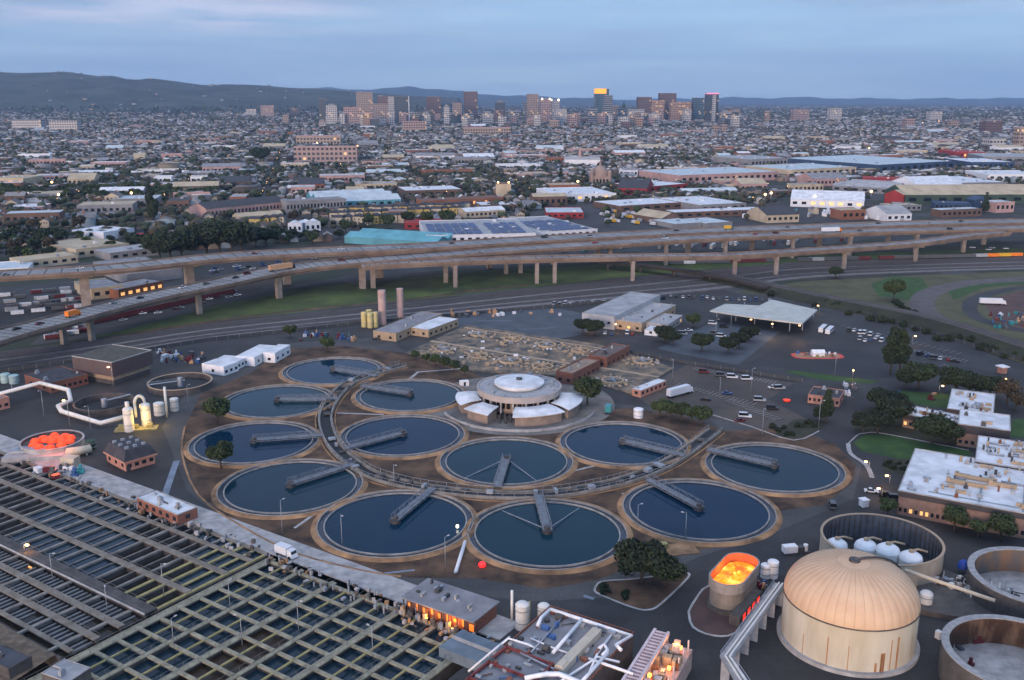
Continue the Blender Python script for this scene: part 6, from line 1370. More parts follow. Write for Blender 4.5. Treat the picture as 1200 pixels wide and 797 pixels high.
# ================================================================ TREES AND LAMPS OF THE PLANT
for a in [("round", 384, 412, "round tree alone behind the farthest settling tank", 1.0), ("round", 255, 496, "round tree between the two left settling tanks", 1.35), ("round", 259, 549, "round tree reflected at the edge of a left settling tank", 1.2),
          ("round", 688, 474, "round tree right beside the round pump house", 1.3), ("wide", 752, 682, "largest tree on the kerbed island in the road", 1.42), ("wide", 780, 688, "lower tree right of the largest island tree", 1.0),
          ("tall", 1043, 439, "left tall slim tree beside the dark lot", 1.0), ("tall", 1054, 438, "right tall slim tree beside the dark lot", .95), ("tall", 968, 497, "dark bushy tree at the corner of the brown lot", .62), ("wide", 963, 494, "broad dark tree at the corner of the brown lot", .55),
          ("wide", 1076, 456, "broad dark tree right of the tall slim pair", 1.15), ("wide", 1062, 455, "broad dark tree partly hidden beside the tall slim pair", .8), ("wide", 1120, 461, "broad dome shaped tree behind the far laboratory wing", 1.1), ("wide", 1135, 463, "dome shaped tree merging with its left neighbour behind the laboratory", .9), ("wide", 1160, 466, "dark tree behind the square laboratory roof", .9),
          ("brown", 1180, 474, "brownish tree right of the square laboratory roof", 1.3), ("brown", 1190, 482, "brownish tree nearest the raised laboratory block", 1.0), ("wide", 1030, 480, "dark tree at the far lawn's left end", .85), ("wide", 1045, 484, "dark tree left of the narrow laboratory wing", .9), ("wide", 1012, 507, "dark tree at the corner above the lawn", .75), ("wide", 1028, 508, "dark tree above the middle of the lawn", .85),
          ("wide", 1045, 500, "tall dark tree before the narrow laboratory wing", 1.1), ("wide", 1092, 521, "dark tree in front of the narrow laboratory wing, nearer the raised block", 1.1), ("wide", 1108, 522, "dark tree beside the raised laboratory block's left corner", .9), ("round", 1118, 622, "dark tree before the middle of the largest laboratory front", .85), ("round", 1172, 634, "dark tree before the right of the largest laboratory front", .9), ("round", 1146, 630, "dark tree at the gap between the laboratory and the open tank", .6), ("round", 1040, 604, "small dark tree by the laboratory's left corner", .6),
          ("wide", 683, 391, "dark tree left of the pale shed's front", .8), ("wide", 697, 393, "dark tree in front of the pale shed", .85), ("wide", 778, 400, "dark tree right of the stepped wing", .85), ("wide", 788, 404, "dark tree in front of the stepped wing's right end", .7), ("round", 812, 384, "round tree near the top of the visitor lot", .9), ("wide", 822, 412, "dark tree at the lower edge of the visitor lot", .9), ("wide", 853, 414, "dark tree at the lower middle of the visitor lot", .8), ("wide", 866, 408, "dark tree inside the right of the visitor lot", .8), ("wide", 878, 400, "dark tree below the pale canopy", .8),
          ("round", 340, 396, "small tree near the white site sheds", .8), ("wide", 979, 326, "dark tree left of the green patch beyond the embankment", .8), ("round", 1047, 352, "dark round tree above the embankment curve", 1.5)]:
    tree(a[0], a[1], a[2], a[3], None, a[4] * (1.5 if a[0] == 'tall' else 1.0 if 'island' in a[3] else 1.1 if 'left settling' in a[3] or 'farthest settling' in a[3] else 1.28))
for k in range(6): tree("round", 487 + k * 11.5 + rnd.uniform(-2, 2), 422 + k * 3.4, f"{ORD[k]} small tree from the left in the row above the round pump house", "row of small trees behind the inner settling tank", rnd.uniform(.6, .85))
for k in range(5): tree("round", 773 + k * 12.5, 489 + k * 2.2, f"{ORD[k]} tree from the left in the row behind the inner right settling tank", "row of trees by the brown lot", rnd.uniform(.9, 1.1))
for k in range(7): tree("bush", 1050 + k * 3.5, 356 + k * 2.2 + rnd.uniform(-1, 1), f"{ORD[k]} shrub from the left above the embankment curve", "shrubs beyond the embankment", rnd.uniform(1.2, 2))
for k in range(10): tree("bush", 905 + k * 6 + rnd.uniform(-2, 2), 512 - abs(k - 3) * 2 - rnd.uniform(0, 8) if k < 8 else 500, f"{ORD[k]} low shrub from the left in the bed at the brown lot's corner", "shrubs in the corner bed", rnd.uniform(.8, 1.3))
for k in range(16): tree("bush", 700 + rnd.uniform(2, 34) , 688 + rnd.uniform(0, 16), f"{ORD[k]} low shrub on the island beside the big tree", "shrubs on the kerbed island", rnd.uniform(.5, .9)) if k < 9 else None
for k in range(12): tree("bush", 1036 + k * 3, 541 + rnd.uniform(0, 10), f"{ORD[k]} low shrub in the bed below the lawn", "shrubs below the lawn", rnd.uniform(.5, .9))
for k in range(26): tree("bush", 890 + k * 13, 338 + k * 3.5 + rnd.uniform(-3, 6), f"{ORD[k]} scrubby bush from the left along the embankment", "scrub along the railway embankment", rnd.uniform(1.2, 2.6))
LP = [(82, 500, 'warm', "above the orange glowing tank", 11), (133, 455, 'warm', "in front of the mauve building", 10), (170, 436, 'warm', "at the right corner of the mauve building", 6), (1018, 554, 'warm', "on the lawn side of the laboratory road", 4), (1042, 570, 'warm', "at the laboratory's left corner", 4), (1033, 586, 'warm', "on the road below the laboratory corner", 4), (1100, 462, 'warm', "behind the far lawn", 4), (999, 444, 'warm', "on the grass strip beside the dark lot", 4.5), (1069, 404, 'warm', "right behind the tall slim trees", 5), (29, 647, 'warm', "on the walkway of the long celled basin", 2.5), (1116, 500, 'warm', "beside the raised laboratory block", 3),
      (978, 442, 'off', "on the grass strip's left part", 12), (959, 503, 'off', "at the corner bed of the brown lot", 12), (401, 640, 'off', "in front of the front left settling tank", 10), (331, 626, 'off', "at the road beside the lower left settling tank", 11), (522, 668, 'off', "below the front settling tank's right edge", 10), (803, 634, 'off', "by the front right settling tank", 9), (747, 620, 'off', "between the two front right settling tanks", 8), (843, 470, 'off', "in the middle of the brown lot", 10), (880, 460, 'off', "in the upper brown lot", 11), (788, 448, 'off', "at the brown lot's upper left corner", 11), (893, 510, 'off', "on the kerb below the brown lot", 11), (838, 404, 'off', "in the middle of the visitor lot", 14), (856, 390, 'off', "near the pale canopy", 14), (52, 490, 'off', "behind the orange glowing tank", 12), (107, 510, 'off', "right of the orange glowing tank", 12), (221, 478, 'off', "between thickener and the left settling tank", 10), (462, 574, 'off', "beside the ring channel's lowest bend", 9), (192, 697, 'off', "in the long celled basin's right part", 9), (270, 715, 'off', "on the olive grid near the dividing walkway", 8), (350, 738, 'off', "in the left middle of the olive grid", 8), (437, 770, 'off', "in the right of the olive grid", 8), (284, 756, 'off', "in the lower olive grid", 8), (62, 680, 'off', "on the long celled basin's lower walkway", 8), (126, 718, 'off', "near the lower end of the dividing walkway", 8), (204, 760, 'off', "near the bottom edge on the olive grid", 8), (693, 388, 'warm', "before the large pale shed", 4), (724, 388, 'warm', "at the pale shed's corner", 4), (960, 366, 'warm', "at the canopy's right corner", 4), (1178, 455, 'warm', "at the gate near the right edge", 4)]
for k, (px, py, lit, w, h) in enumerate(LP): lamp(px, py, ("lit " if lit != 'off' else "unlit grey ") + "lamp post " + w, h, lit)
solo("signal_lamp", MB().lathe([(.02, 0), (.9, .1), (1.1, .7), (.7, 1.3), (.02, 1.5)], 12), emis("red_signal", (1.0, .02, .02), .8), "bright red light on the ground between front settling tanks", "signal light", (*G(565, 664), 0))
solo("signal_lamp", MB().lathe([(.02, 0), (1.3, .1), (1.6, .6), (.02, 1.0)], 12), emis("red_orange", (1.0, .05, .02), .3), "red mat glowing in the brown parking lot's corner", "signal light", (*G(922, 470), 0))
solo("float_lamp", MB().lathe([(.02, 0), (.4, .1), (.4, .8), (.02, 1.0)], 10), glow_white, "small white light on the front settling tank's right rim", "rim light", (*G(536, 617, 1), .6))
solo("concrete_pad", MB().cbox(0, 0, 9, 7, 0, .25).cbox(-5, 2, 3, 2, 0, 1.6, 1), [conc_tan, yellow_beam], "tan concrete pad with yellow machine near the front right tank", "pad", (*G(798, 644), 0), .2)

# light given off by the lit lamps and fires
for px, py, z, p, c in ((167, 490, 5, 700, (1, .62, .12)), (150, 500, 6, 420, (1, .62, .14)), (190, 487, 4, 350, (1, .62, .14)), (82, 470, 5, 220, (1, .35, .08)), (60, 514, 8, 1300, (1, .16, .03)), (861, 666, 8.0, 1600, (1, .26, .04)), (120, 450, 4, 200, (1, .25, .08)), (500, 722, 2, 300, (1, .35, .08)), (530, 730, 2, 300, (1, .35, .08)), (905, 386, 5, 500, (1, .6, .25)), (937, 390, 5, 500, (1, .5, .2)), (700, 392, 4, 250, (1, .6, .3)), (1080, 612, 4, 300, (1, .5, .16))):
    glow((*G(px, py, z), z), p, c, .6)
# ================================================================ HILLS
def ridge(pts): return np.array([((p[0] - 600) / FPX * _c, p[1]) for p in pts])
def zat(Y, py):
    k = (py - 398.5) / FPX; return HC + Y * (k * _c + _s) / (k * _s - _c)
RD = [(-260, 86), (-100, 83), (0, 84), (30, 85.5), (60, 85), (78, 84.5), (100, 87.5), (120, 89.5), (135, 88.5), (150, 92.5), (165, 93.5), (178, 91.5), (200, 94), (220, 97), (240, 99.5), (265, 98.5), (290, 99), (315, 101), (340, 103), (370, 104), (400, 106), (440, 109), (480, 112), (540, 114.5)]
_ru = ridge(RD)
def hill_z(x, y, Y0=6200., Y1=9800.):
    x = np.asarray(x, float); y = np.asarray(y, float); u = x / y
    zr = np.interp(u, _ru[:, 0], [zat(Y1, p) for p in _ru[:, 1]], right=0); zr = np.where(u > .0, 0, zr); zr = np.maximum(zr, 0)
    f = np.clip((y - Y0) / (Y1 - Y0), 0, 1); s = f * f * (3 - 2 * f); b = np.clip(1 - (y - Y1) / 4000, 0, 1)
    n = .16 * np.sin(x / 310 + y / 450) + .12 * np.sin(x / 170 - y / 260 + 1.3) + .08 * np.sin(x / 90 + y / 120)
    return zr * s * b * (1 + n * np.clip(f * 4, 0, 1) * (1 - f)) 
def hills():
    wood = mat("wooded_hill", (.014, .020, .012), .95, scale=.004, col2=(.050, .058, .045), detail=12, thr=(.40, .65))
    nx, ny = 170, 60; V = []
    for y in np.linspace(6000, 14000, ny):
        for u in np.linspace(-.80, .02, nx): V.append((u * y, y, 0))
    V = np.array(V); V[:, 2] = hill_z(V[:, 0], V[:, 1]) - 2.0
    F = np.concatenate([np.c_[j * nx + np.arange(nx - 1), j * nx + np.arange(1, nx), (j + 1) * nx + np.arange(1, nx), (j + 1) * nx + np.arange(nx - 1)] for j in range(ny - 1)])
    np_mesh("hills", V, F, None, wood, 'structure')
    for Yr, P in ((21000, [(150, 118), (250, 110), (330, 104.5), (380, 103), (420, 104.5), (455, 104), (478, 101), (500, 103), (530, 106), (560, 109.5), (610, 112.5), (680, 114.5), (720, 116)]), (26000, [(700, 117), (800, 115.5), (860, 114.2), (905, 114.6), (940, 113.8), (980, 115), (1060, 115.5), (1150, 115), (1300, 115.2)])):
        R = ridge(P); us = np.linspace(R[0, 0], R[-1, 0], 120); V = []
        for k, (dy, f) in enumerate(((-3500, 0), (-1800, .45), (-700, .85), (0, 1), (2500, .2), (4000, 0))):
            for u in us:
                y = Yr + dy; z = (np.interp(u, R[:, 0], [max(0, zat(Yr, p)) for p in R[:, 1]]) + 14 * math.sin(u * 90) + 8 * math.sin(u * 230)) * f
                V.append((u * y, y, max(z, 0) - 3))
        F = np.concatenate([np.c_[j * 120 + np.arange(119), j * 120 + np.arange(1, 120), (j + 1) * 120 + np.arange(1, 120), (j + 1) * 120 + np.arange(119)] for j in range(5)])
        np_mesh("hills", np.array(V), F, None, wood, 'structure')
hills()
# ================================================================ NAMED CITY BUILDINGS
XR = []   # keep-out circles
def keep(x, y, r): XR.append((x, y, r))
RC = {}
def flat(name, c, var=.2, rough=.85): return mat(name, tuple(v * (1 - var) for v in c), rough, scale=.08, col2=tuple(min(1, v * (1 + var)) for v in c), detail=8)
rf = {'white': roof_white, 'pale': pale_roof, 'grey': grey_roof, 'dark': dark_roof, 'teal': flat('teal_roof', (.10, .30, .36)), 'lblue': flat('light_blue_roof', (.42, .49, .53)), 'blue': flat('blue_solar', (.025, .055, .14), .45, .35), 'red': flat('red_paint_wall', (.28, .03, .03)), 'brown': flat('brown_wall', (.13, .08, .06)), 'tan': flat('tan_roof_sheet', (.40, .33, .23)), 'cream': flat('cream_wall_paint', (.46, .38, .27)), 'whitew': white_m, 'navy': flat('navy_wall', (.03, .06, .12)), 'green': flat('dark_green_wall', (.04, .07, .05)), 'greyw': flat('grey_wall', (.22, .22, .23)), 'pink': flat('pink_wall', (.40, .26, .24)), 'terr': flat('terracotta', (.24, .10, .06))}
def wh(label, B, C, depth, h, roof, wall, gable=0, win=None, cat="warehouse", name="warehouse", lit=.15, group=None, eq=0, seed=0, solar=False, nb=1):
    b = Vector(G(*B)); c = Vector(G(*C)); e = c - b; lx = e.length; rz = math.atan2(e.y, e.x); e.normalize(); n = Vector((-e.y, e.x))
    t = thing(name, label, cat, (b.x, b.y, 0), rz, group)
    part("wall", MB().box(0, lx, 0, depth, 0, h), rf[wall], t)
    k = max(1, int(lx / 22))
    for i in range(k + 1): 
        p = b + e * lx * i / k
        for j in range(max(1, int(depth / 22)) + 1): q = p + n * depth * j / max(1, int(depth / 22)); keep(q.x, q.y, 15)
    if gable:
        m = MB()
        if gable == 1:
            for i in range(nb): m.gable(0, lx, depth * i / nb, depth * (i + 1) / nb, h, h + depth / nb * .16, 0, 1, .4, 'x')
        else:
            for i in range(nb): m.gable(lx * i / nb, lx * (i + 1) / nb, 0, depth, h, h + lx / nb * .2, 0, 1, .4, 'y')
        ro = part("roof", m, [rf[roof], rf[wall]], t)
    else:
        ro = part("roof", MB().box(.3, lx - .3, .3, depth - .3, h, h + .1), rf[roof], t)
        _link("parapet", mesh_of("parapet", MB().box(-.1, lx + .1, -.1, .3, h, h + .6).box(-.1, lx + .1, depth - .3, depth + .1, h, h + .6), rf[wall]), ro)
        r_ = random.Random(seed + int(B[0]))
        for i in range(eq or int(min(8, lx * depth / 700))): x, y = r_.uniform(3, lx - 4), r_.uniform(3, depth - 4); _link("roof_unit", mesh_of("roof_unit", MB().cbox(x, y, r_.uniform(1.5, 4), r_.uniform(1.5, 3), h, h + 1.8), [steel, roof_white][i % 2]), ro)
    if solar:
        m = MB()
        for i in range(int(lx / 8) - 1):
            for j in range(int(depth / 9 * .72)):
                if (i * 7 + j * 3) % 11 and i % 9 != 6: m.add([(4 + i * 8, 4 + j * 9, h + .5), (10.8 + i * 8, 4 + j * 9, h + .5), (10.8 + i * 8, 10.4 + j * 9, h + 1.4), (4 + i * 8, 10.4 + j * 9, h + 1.4)], [(0, 1, 2, 3)])
        part("solar_panel", m, rf['blue'], t)
    if win:
        r_ = random.Random(seed)
        for i in range(win): x = (i + .5) * lx / win; part("window", MB().box(x - lx / win * .25, x + lx / win * .25, -.12, -.02, h * .35, h * .7), lit_warm if r_.random() < lit else win_m, t)
    return t
wh("long bright teal gabled shed just behind the freeway", (404, 285), (512, 292), 44, 6, 'teal', 'teal', 1, nb=2)
wh("wide low building with blue solar panels on its roof behind the freeway, left one", (500, 287), (628, 284), 105, 8, 'pale', 'whitew', 0, 14, solar=True)
wh("lower building with blue solar panels on its roof, right one of two", (636, 280), (700, 276), 110, 6, 'pale', 'whitew', 0, 8, solar=True)
wh("red low building with pale roof behind the solar roofs", (640, 256), (684, 256), 50, 6, 'lblue', 'red', 0, 6)
wh("red low long building beyond the teal shed's right end", (475, 269), (525, 268), 30, 6, 'red', 'red', 0, 5)
wh("large pale blue roofed hall with tan front wall right of the domed church", (798, 216), (912, 211), 120, 13, 'lblue', 'pink', 0, 16)
wh("large white irregular hall with a lit lamp left of the red roofed one", (652, 237), (722, 235), 90, 9, 'white', 'whitew', 0, 9, lit=.4)
wh("red fronted narrow hall beside the white one", (723, 228), (758, 229), 60, 9, 'dark', 'red', 1, 5)
wh("red sided hall with pale roof and a bright lamp", (760, 226), (806, 222), 70, 8, 'white', 'red', 0, 6)
wh("long grey shed with white roof over the truck lots", (728, 249), (822, 243), 60, 7, 'white', 'brown', 0, 8)
wh("white roofed hall in the middle of the truck lots", (822, 249), (874, 246), 90, 8, 'white', 'greyw', 0, 6)
wh("wide low white roofed shed behind the upper deck", (792, 256), (898, 252), 28, 6, 'white', 'brown', 0, 10)
wh("brown gabled shed between truck rows", (775, 263), (798, 261), 45, 6, 'tan', 'brown', 2, 0)
wh("pale blue sloping shed right of the brown gabled shed", (792, 269), (822, 267), 42, 5, 'lblue', 'greyw', 0, 0)
wh("second pale blue sloping shed behind the upper deck", (828, 268), (858, 266), 42, 5, 'lblue', 'greyw', 0, 0)
wh("grey office block with flat pale roof at the right city edge", (880, 196), (930, 194), 120, 14, 'pale', 'greyw', 0, 12)
wh("cream walled hall with pale blue roof", (928, 208), (1003, 204), 110, 12, 'lblue', 'cream', 0, 10)
wh("huge pale blue roofed hall with navy walls", (1032, 203), (1118, 198), 230, 14, 'lblue', 'navy', 0, 10)
wh("red walled building on the right in front of the towers", (1120, 186), (1154, 186), 90, 14, 'red', 'red', 0, 8, lit=.5)
wh("grey roofed depot at the right edge", (1152, 191), (1225, 192), 150, 12, 'pale', 'greyw', 0, 6)
wh("white roofed hall with dark walls at the right", (1139, 198), (1188, 198), 120, 12, 'white', 'navy', 0, 8)
wh("white walled low hall near the right edge", (1158, 212), (1225, 212), 80, 10, 'white', 'whitew', 0, 8)
wh("dark red long shed right of the centre yards", (1010, 216), (1080, 218), 40, 9, 'red', 'red', 0, 10)
wh("pale wavy roofed row of sheds left of the corrugated hall", (975, 224), (1042, 228), 90, 8, 'pale', 'greyw', 1, 6, nb=4)
wh("long corrugated hall with pale tan roof and dark green end", (1060, 240), (1235, 239), 60, 12, 'tan', 'green', 1, 10, nb=1)
wh("red gabled end of the corrugated hall", (1036, 238), (1058, 240), 46, 12, 'tan', 'red', 2, 0)
wh("navy gabled hall in front of the corrugated hall", (1142, 244), (1162, 244), 24, 9, 'navy', 'navy', 2, 0)
wh("long blue flat shed in front of the corrugated hall", (1095, 246), (1138, 247), 22, 8, 'navy', 'navy', 0, 8)
wh("white curved roofed hall beyond the red long shed", (1078, 226), (1130, 224), 70, 8, 'white', 'whitew', 1, 0)
wh("widest white roofed hall at the right, beyond the corrugated hall", (1124, 222), (1180, 221), 110, 9, 'white', 'greyw', 0, 0)
wh("long white warehouse with lit lamps behind the truck yard", (926, 242), (1012, 245), 55, 9, 'white', 'whitew', 1, 8, lit=.6)
wh("beige flat building at the left city edge", (-12, 219), (28, 219), 60, 12, 'tan', 'cream', 0, 4, lit=.6)
wh("long dark roofed maroon and white apartment row at left", (243, 257), (336, 247), 34, 11, 'dark', 'pink', 1, 22, "apartment building", "apartment_row")
wh("cream apartment row in front of the dark roofed one", (280, 262), (332, 258), 18, 7, 'tan', 'cream', 1, 10, "apartment building", "apartment_row", .5)
wh("grey apartment row with blue stair tower", (336, 250), (406, 246), 24, 13, 'grey', 'greyw', 0, 18, "apartment building", "apartment_row")
wh("pale blue roofed halls behind the yellow townhouses", (378, 245), (470, 241), 100, 8, 'lblue', 'teal', 1, 10, nb=3)
wh("brown walled hall with bright white roof in the centre", (476, 232), (542, 230), 60, 9, 'white', 'brown', 0, 8)
wh("long brown brick building with many windows", (497, 245), (590, 240), 26, 9, 'brown', 'terr', 0, 20, lit=.3)
wh("white townhouse block with pointed gables, left of two", (338, 274), (354, 274), 16, 10, 'white', 'whitew', 2, 3, "apartment building", "apartment_block", nb=2)
wh("white townhouse block with pointed gables, right of two", (358, 273), (376, 272), 16, 10, 'white', 'whitew', 2, 3, "apartment building", "apartment_block", nb=2)
wh("cream row houses behind the red low building", (546, 256), (592, 253), 20, 7, 'white', 'cream', 1, 9, "apartment building", "apartment_row")
wh("low beige industrial hall near the left freeway", (90, 303), (152, 295), 60, 7, 'tan', 'cream', 0, 5)
wh("pale grey flat hall right of the beige industrial hall", (130, 306), (186, 299), 30, 6, 'pale', 'greyw', 0, 5)
wh("white blue roofed long shed beyond the beige hall", (122, 282), (158, 276), 40, 7, 'white', 'whitew', 0, 0)
wh("small red roofed shed beside the tall dark trees", (150, 285), (178, 284), 18, 6, 'red', 'red', 0, 0)
wh("cream low shed at the far left", (26, 316), (92, 308), 24, 6, 'tan', 'cream', 0, 6)
wh("pale cyan roofed shed at the left edge behind the freeway", (-20, 325), (34, 322), 34, 5, 'lblue', 'whitew', 0, 0)
wh("flat roofed beige workshop between the freeway decks", (108, 352), (146, 347), 34, 7, 'grey', 'cream', 0, 3)
wh("orange lit brick workshop between the freeway decks", (140, 351), (192, 340), 20, 6, 'grey', 'terr', 0, 6, lit=.9)
wh("wide grey roofed hall between the freeway decks", (150, 334), (214, 326), 70, 7, 'grey', 'greyw', 0, 0)
# church with dome, tower
def church():
    x, y = G(703, 217); t = thing("domed_church", "brown domed church with corner turret in the middle of the city", "church", (x, y, 0)); keep(x, y, 34)
    w = flat('church_stone', (.26, .19, .16)); part("wall", MB().box(-15, 15, -15, 15, 0, 14), w, t); part("dome", MB().lathe([(14, 14), (13, 19), (10, 24), (5, 28), (1.6, 29.5), (1.6, 34), (.02, 38)], 28), w, t)
    for sx in (-1, 1): part("turret", MB().cyl(sx * 13, -13, 3, 0, 20, 12).lathe([(3.2, 20), (2.5, 22.5), (.02, 24)], 12, 0, sx * 13, -13), w, t)
    for k in range(5): part("window", MB().box(-11 + k * 5 - .8, -11 + k * 5 + .8 + 1, -15.15, -15.02, 4, 10), win_m, t)
    x, y = G(590, 230); t = thing("bell_tower_hall", "tan flat topped hall with twin lit tower lamps beside the brick building", "hall", (x, y, 0)); keep(x, y, 22)
    part("wall", MB().box(-10, 10, -8, 8, 0, 17), rf['cream'], t); part("roof", MB().box(-10.4, 10.4, -8.4, 8.4, 17, 17.8), rf['brown'], t)
    for k in (-7, 7): part("lamp", MB().cbox(k, -8, 1.8, .6, 18, 20), glow_warm, t)
    x, y = G(682, 194); t = thing("white_hall", "white civic hall with small cupola beyond the domed church", "hall", (x, y, 0)); keep(x, y, 45)
    part("wall", MB().box(-34, 34, -12, 12, 0, 12), white_m, t); part("roof", MB().gable(-34, 34, -12, 12, 12, 17, 0, 0), rf['pale'], t); part("cupola", MB().cyl(-4, 0, 3, 15, 24, 10).lathe([(3, 24), (2, 27), (.02, 31)], 10, 0, -4, 0), rf['pink'], t)
church()
# townhouses, yellow and cream with curved dark roofs
r3 = random.Random(33)
TH = []
for c in ('yellow', 'cream'):
    t = thing("townhouse", "", "house"); w = mat("townhouse_" + c, (.50, .36, .12) if c == 'yellow' else (.50, .43, .32), .8, var=.2)
    part("wall", MB().box(-4.5, 4.5, -5.5, 5.5, 0, 8.5), w, t); pr = [(-4.9 + 9.8 * k / 8, 8.3 + 2.4 * math.sin(PI * k / 8)) for k in range(9)]
    m = MB(); vs = [(x, -5.9, z) for x, z in pr] + [(x, 5.9, z) for x, z in pr]; m.add(vs, [(k, k + 1, 10 + k, 9 + k) for k in range(8)] + [tuple(range(9))[::-1], tuple(range(9, 18))]); part("roof", m, dark_roof, t)
    for x in (-2.2, 2.2):
        for z in (1.6, 5): part("window", MB().box(x - .7, x + .7, -5.56, -5.51, z, z + 1.5), win_m, t)
    TH.append(Proto(t))
cn = [0, 0]
for row, (xa, xb, ya, yb, n) in enumerate(((392, 540, 258, 252, 16), (402, 545, 252, 247, 15), (398, 470, 264, 261, 8), (300, 330, 266, 263, 4))):
    for k in range(n):
        f = k / (n - 1); px, py = xa + (xb - xa) * f + r3.uniform(-1.5, 1.5), ya + (yb - ya) * f + r3.uniform(-.6, .6); q = 0 if r3.random() < .45 else 1; cn[q] += 1
        x, y = G(px, py); keep(x, y, 8); TH[q].put((x, y, 0), r3.choice((-.1, .05, 1.5)), ("yellow" if q == 0 else "cream") + " townhouse with a rounded dark roof in the cluster behind the teal shed", ("yellow" if q == 0 else "cream") + " townhouses behind the teal shed")
# ================================================================ DOWNTOWN TOWERS
def tower_mat(name, col, glass=(.02, .03, .045), sx=.11, sz=.105, fr=.5, lit=.05, rough=.5, bands=False):
    m = bpy.data.materials.new(name); m.use_nodes = True; nt = m.node_tree; b = nt.nodes["Principled BSDF"]; N = nt.nodes.new; L = nt.links.new
    tc = N("ShaderNodeTexCoord"); sp = N("ShaderNodeSeparateXYZ"); L(tc.outputs["Object"], sp.inputs[0])
    def M(op, a, b_=None, c=None):
        n = N("ShaderNodeMath"); n.operation = op
        for i, v in enumerate((a, b_, c)):
            if v is None: continue
            if isinstance(v, (int, float)): n.inputs[i].default_value = v
            else: L(v, n.inputs[i])
        return n.outputs[0]
    xy = M('ADD', sp.outputs[0], sp.outputs[1]); fx = M('FRACT', M('MULTIPLY', xy, sx)); fz = M('FRACT', M('MULTIPLY', sp.outputs[2], sz))
    wx = M('GREATER_THAN', fx, 1 - fr - .12); wz = M('GREATER_THAN', fz, 1 - fr)
    w = wz if bands else M('MULTIPLY', wx, wz)
    mx = N("ShaderNodeMix"); mx.data_type = 'RGBA'; L(w, mx.inputs[0]); mx.inputs[6].default_value = (*col, 1); mx.inputs[7].default_value = (*glass, 1); L(mx.outputs[2], b.inputs["Base Color"])
    cv = N("ShaderNodeCombineXYZ"); L(M('FLOOR', M('MULTIPLY', xy, sx)), cv.inputs[0]); L(M('FLOOR', M('MULTIPLY', sp.outputs[2], sz)), cv.inputs[1])
    wn = N("ShaderNodeTexWhiteNoise"); L(cv.outputs[0], wn.inputs[0]); on = M('GREATER_THAN', wn.outputs[0], 1 - lit)
    b.inputs["Emission Color"].default_value = (1, .6, .28, 1); L(M('MULTIPLY', M('MULTIPLY', on, w), .5), b.inputs["Emission Strength"]); b.inputs["Roughness"].default_value = rough
    m.cycles.emission_sampling = 'NONE'; MT[name] = m; return m
TM = {'tan': tower_mat('tower_tan', (.33, .25, .20)), 'brown': tower_mat('tower_brown', (.15, .09, .08), lit=.03), 'dark': tower_mat('tower_dark', (.06, .07, .085), (.02, .03, .04)), 'glass': tower_mat('tower_glass', (.10, .15, .19), (.03, .06, .085), .2, .105, .7, .04, .25), 'white': tower_mat('tower_white', (.44, .42, .41), lit=.08), 'pink': tower_mat('tower_pink', (.34, .24, .22), lit=.08), 'grey': tower_mat('tower_grey', (.22, .23, .26), lit=.05, bands=True), 'lit': tower_mat('tower_lit', (.36, .23, .16), lit=.12)}
def tower(px0, px1, top, base, c, label, d=None, crown=None, rz=.12, cat="tower", name="office_tower"):
    x0, y0 = G(px0, base); x1, y1 = G(px1, base); x, y = (x0 + x1) / 2, y0; w = (x1 - x0) * .93; d = d or min(w, 42); h = zat(y, top); 
    t = thing(name, label, cat, (x, y + d / 2, 0), rz); keep(x, y + d / 2, max(w, d) * .7)
    part("wall", MB().box(-w / 2, w / 2, -d / 2, d / 2, 0, h), TM[c], t)
    part("roof", MB().box(-w / 2 - .6, w / 2 + .6, -d / 2 - .6, d / 2 + .6, h, h + 2.0), rf['greyw'] if c not in ('tan', 'pink', 'lit') else rf['pink'], t)
    if crown == 'box': part("plant_room", MB().box(-w * .28, w * .28, -d * .25, d * .25, h + 2, h + 9), rf['greyw'], t)
    if crown == 'lit': part("lit_crown", MB().box(-w / 2 - .7, w / 2 - w * .2, -d / 2 - .8, d / 2 - 5, h - 22, h + 2.5), emis("golden_crown", (1.0, .36, .02), .42), t)
    if crown == 'pinkcap': part("lit_crown", MB().box(-w / 2 - .2, w / 2 + .2, -d / 2 - .7, d / 2, h - 4, h + 2.3), emis("pink_crown", (.8, .25, .4), .3), t)
    if crown == 'spire': part("spire", MB().lathe([(w * .35, h), (w * .3, h + 14), (w * .12, h + 26), (.05, h + 44)], 8), rf['green'], t)
    if crown == 'flood':
        for k in (-1, 1): part("floodlight", MB().cbox(k * w * .35, -d / 2 - 1, 7, 2, h - 4, h + 4), glow_white, t)
    if crown == 'stripe': part("edge_panel", MB().box(w / 2 - 3, w / 2 + .3, -d / 2 - .5, -d / 2 + 3, 0, h), rf['whitew'], t)
    return t
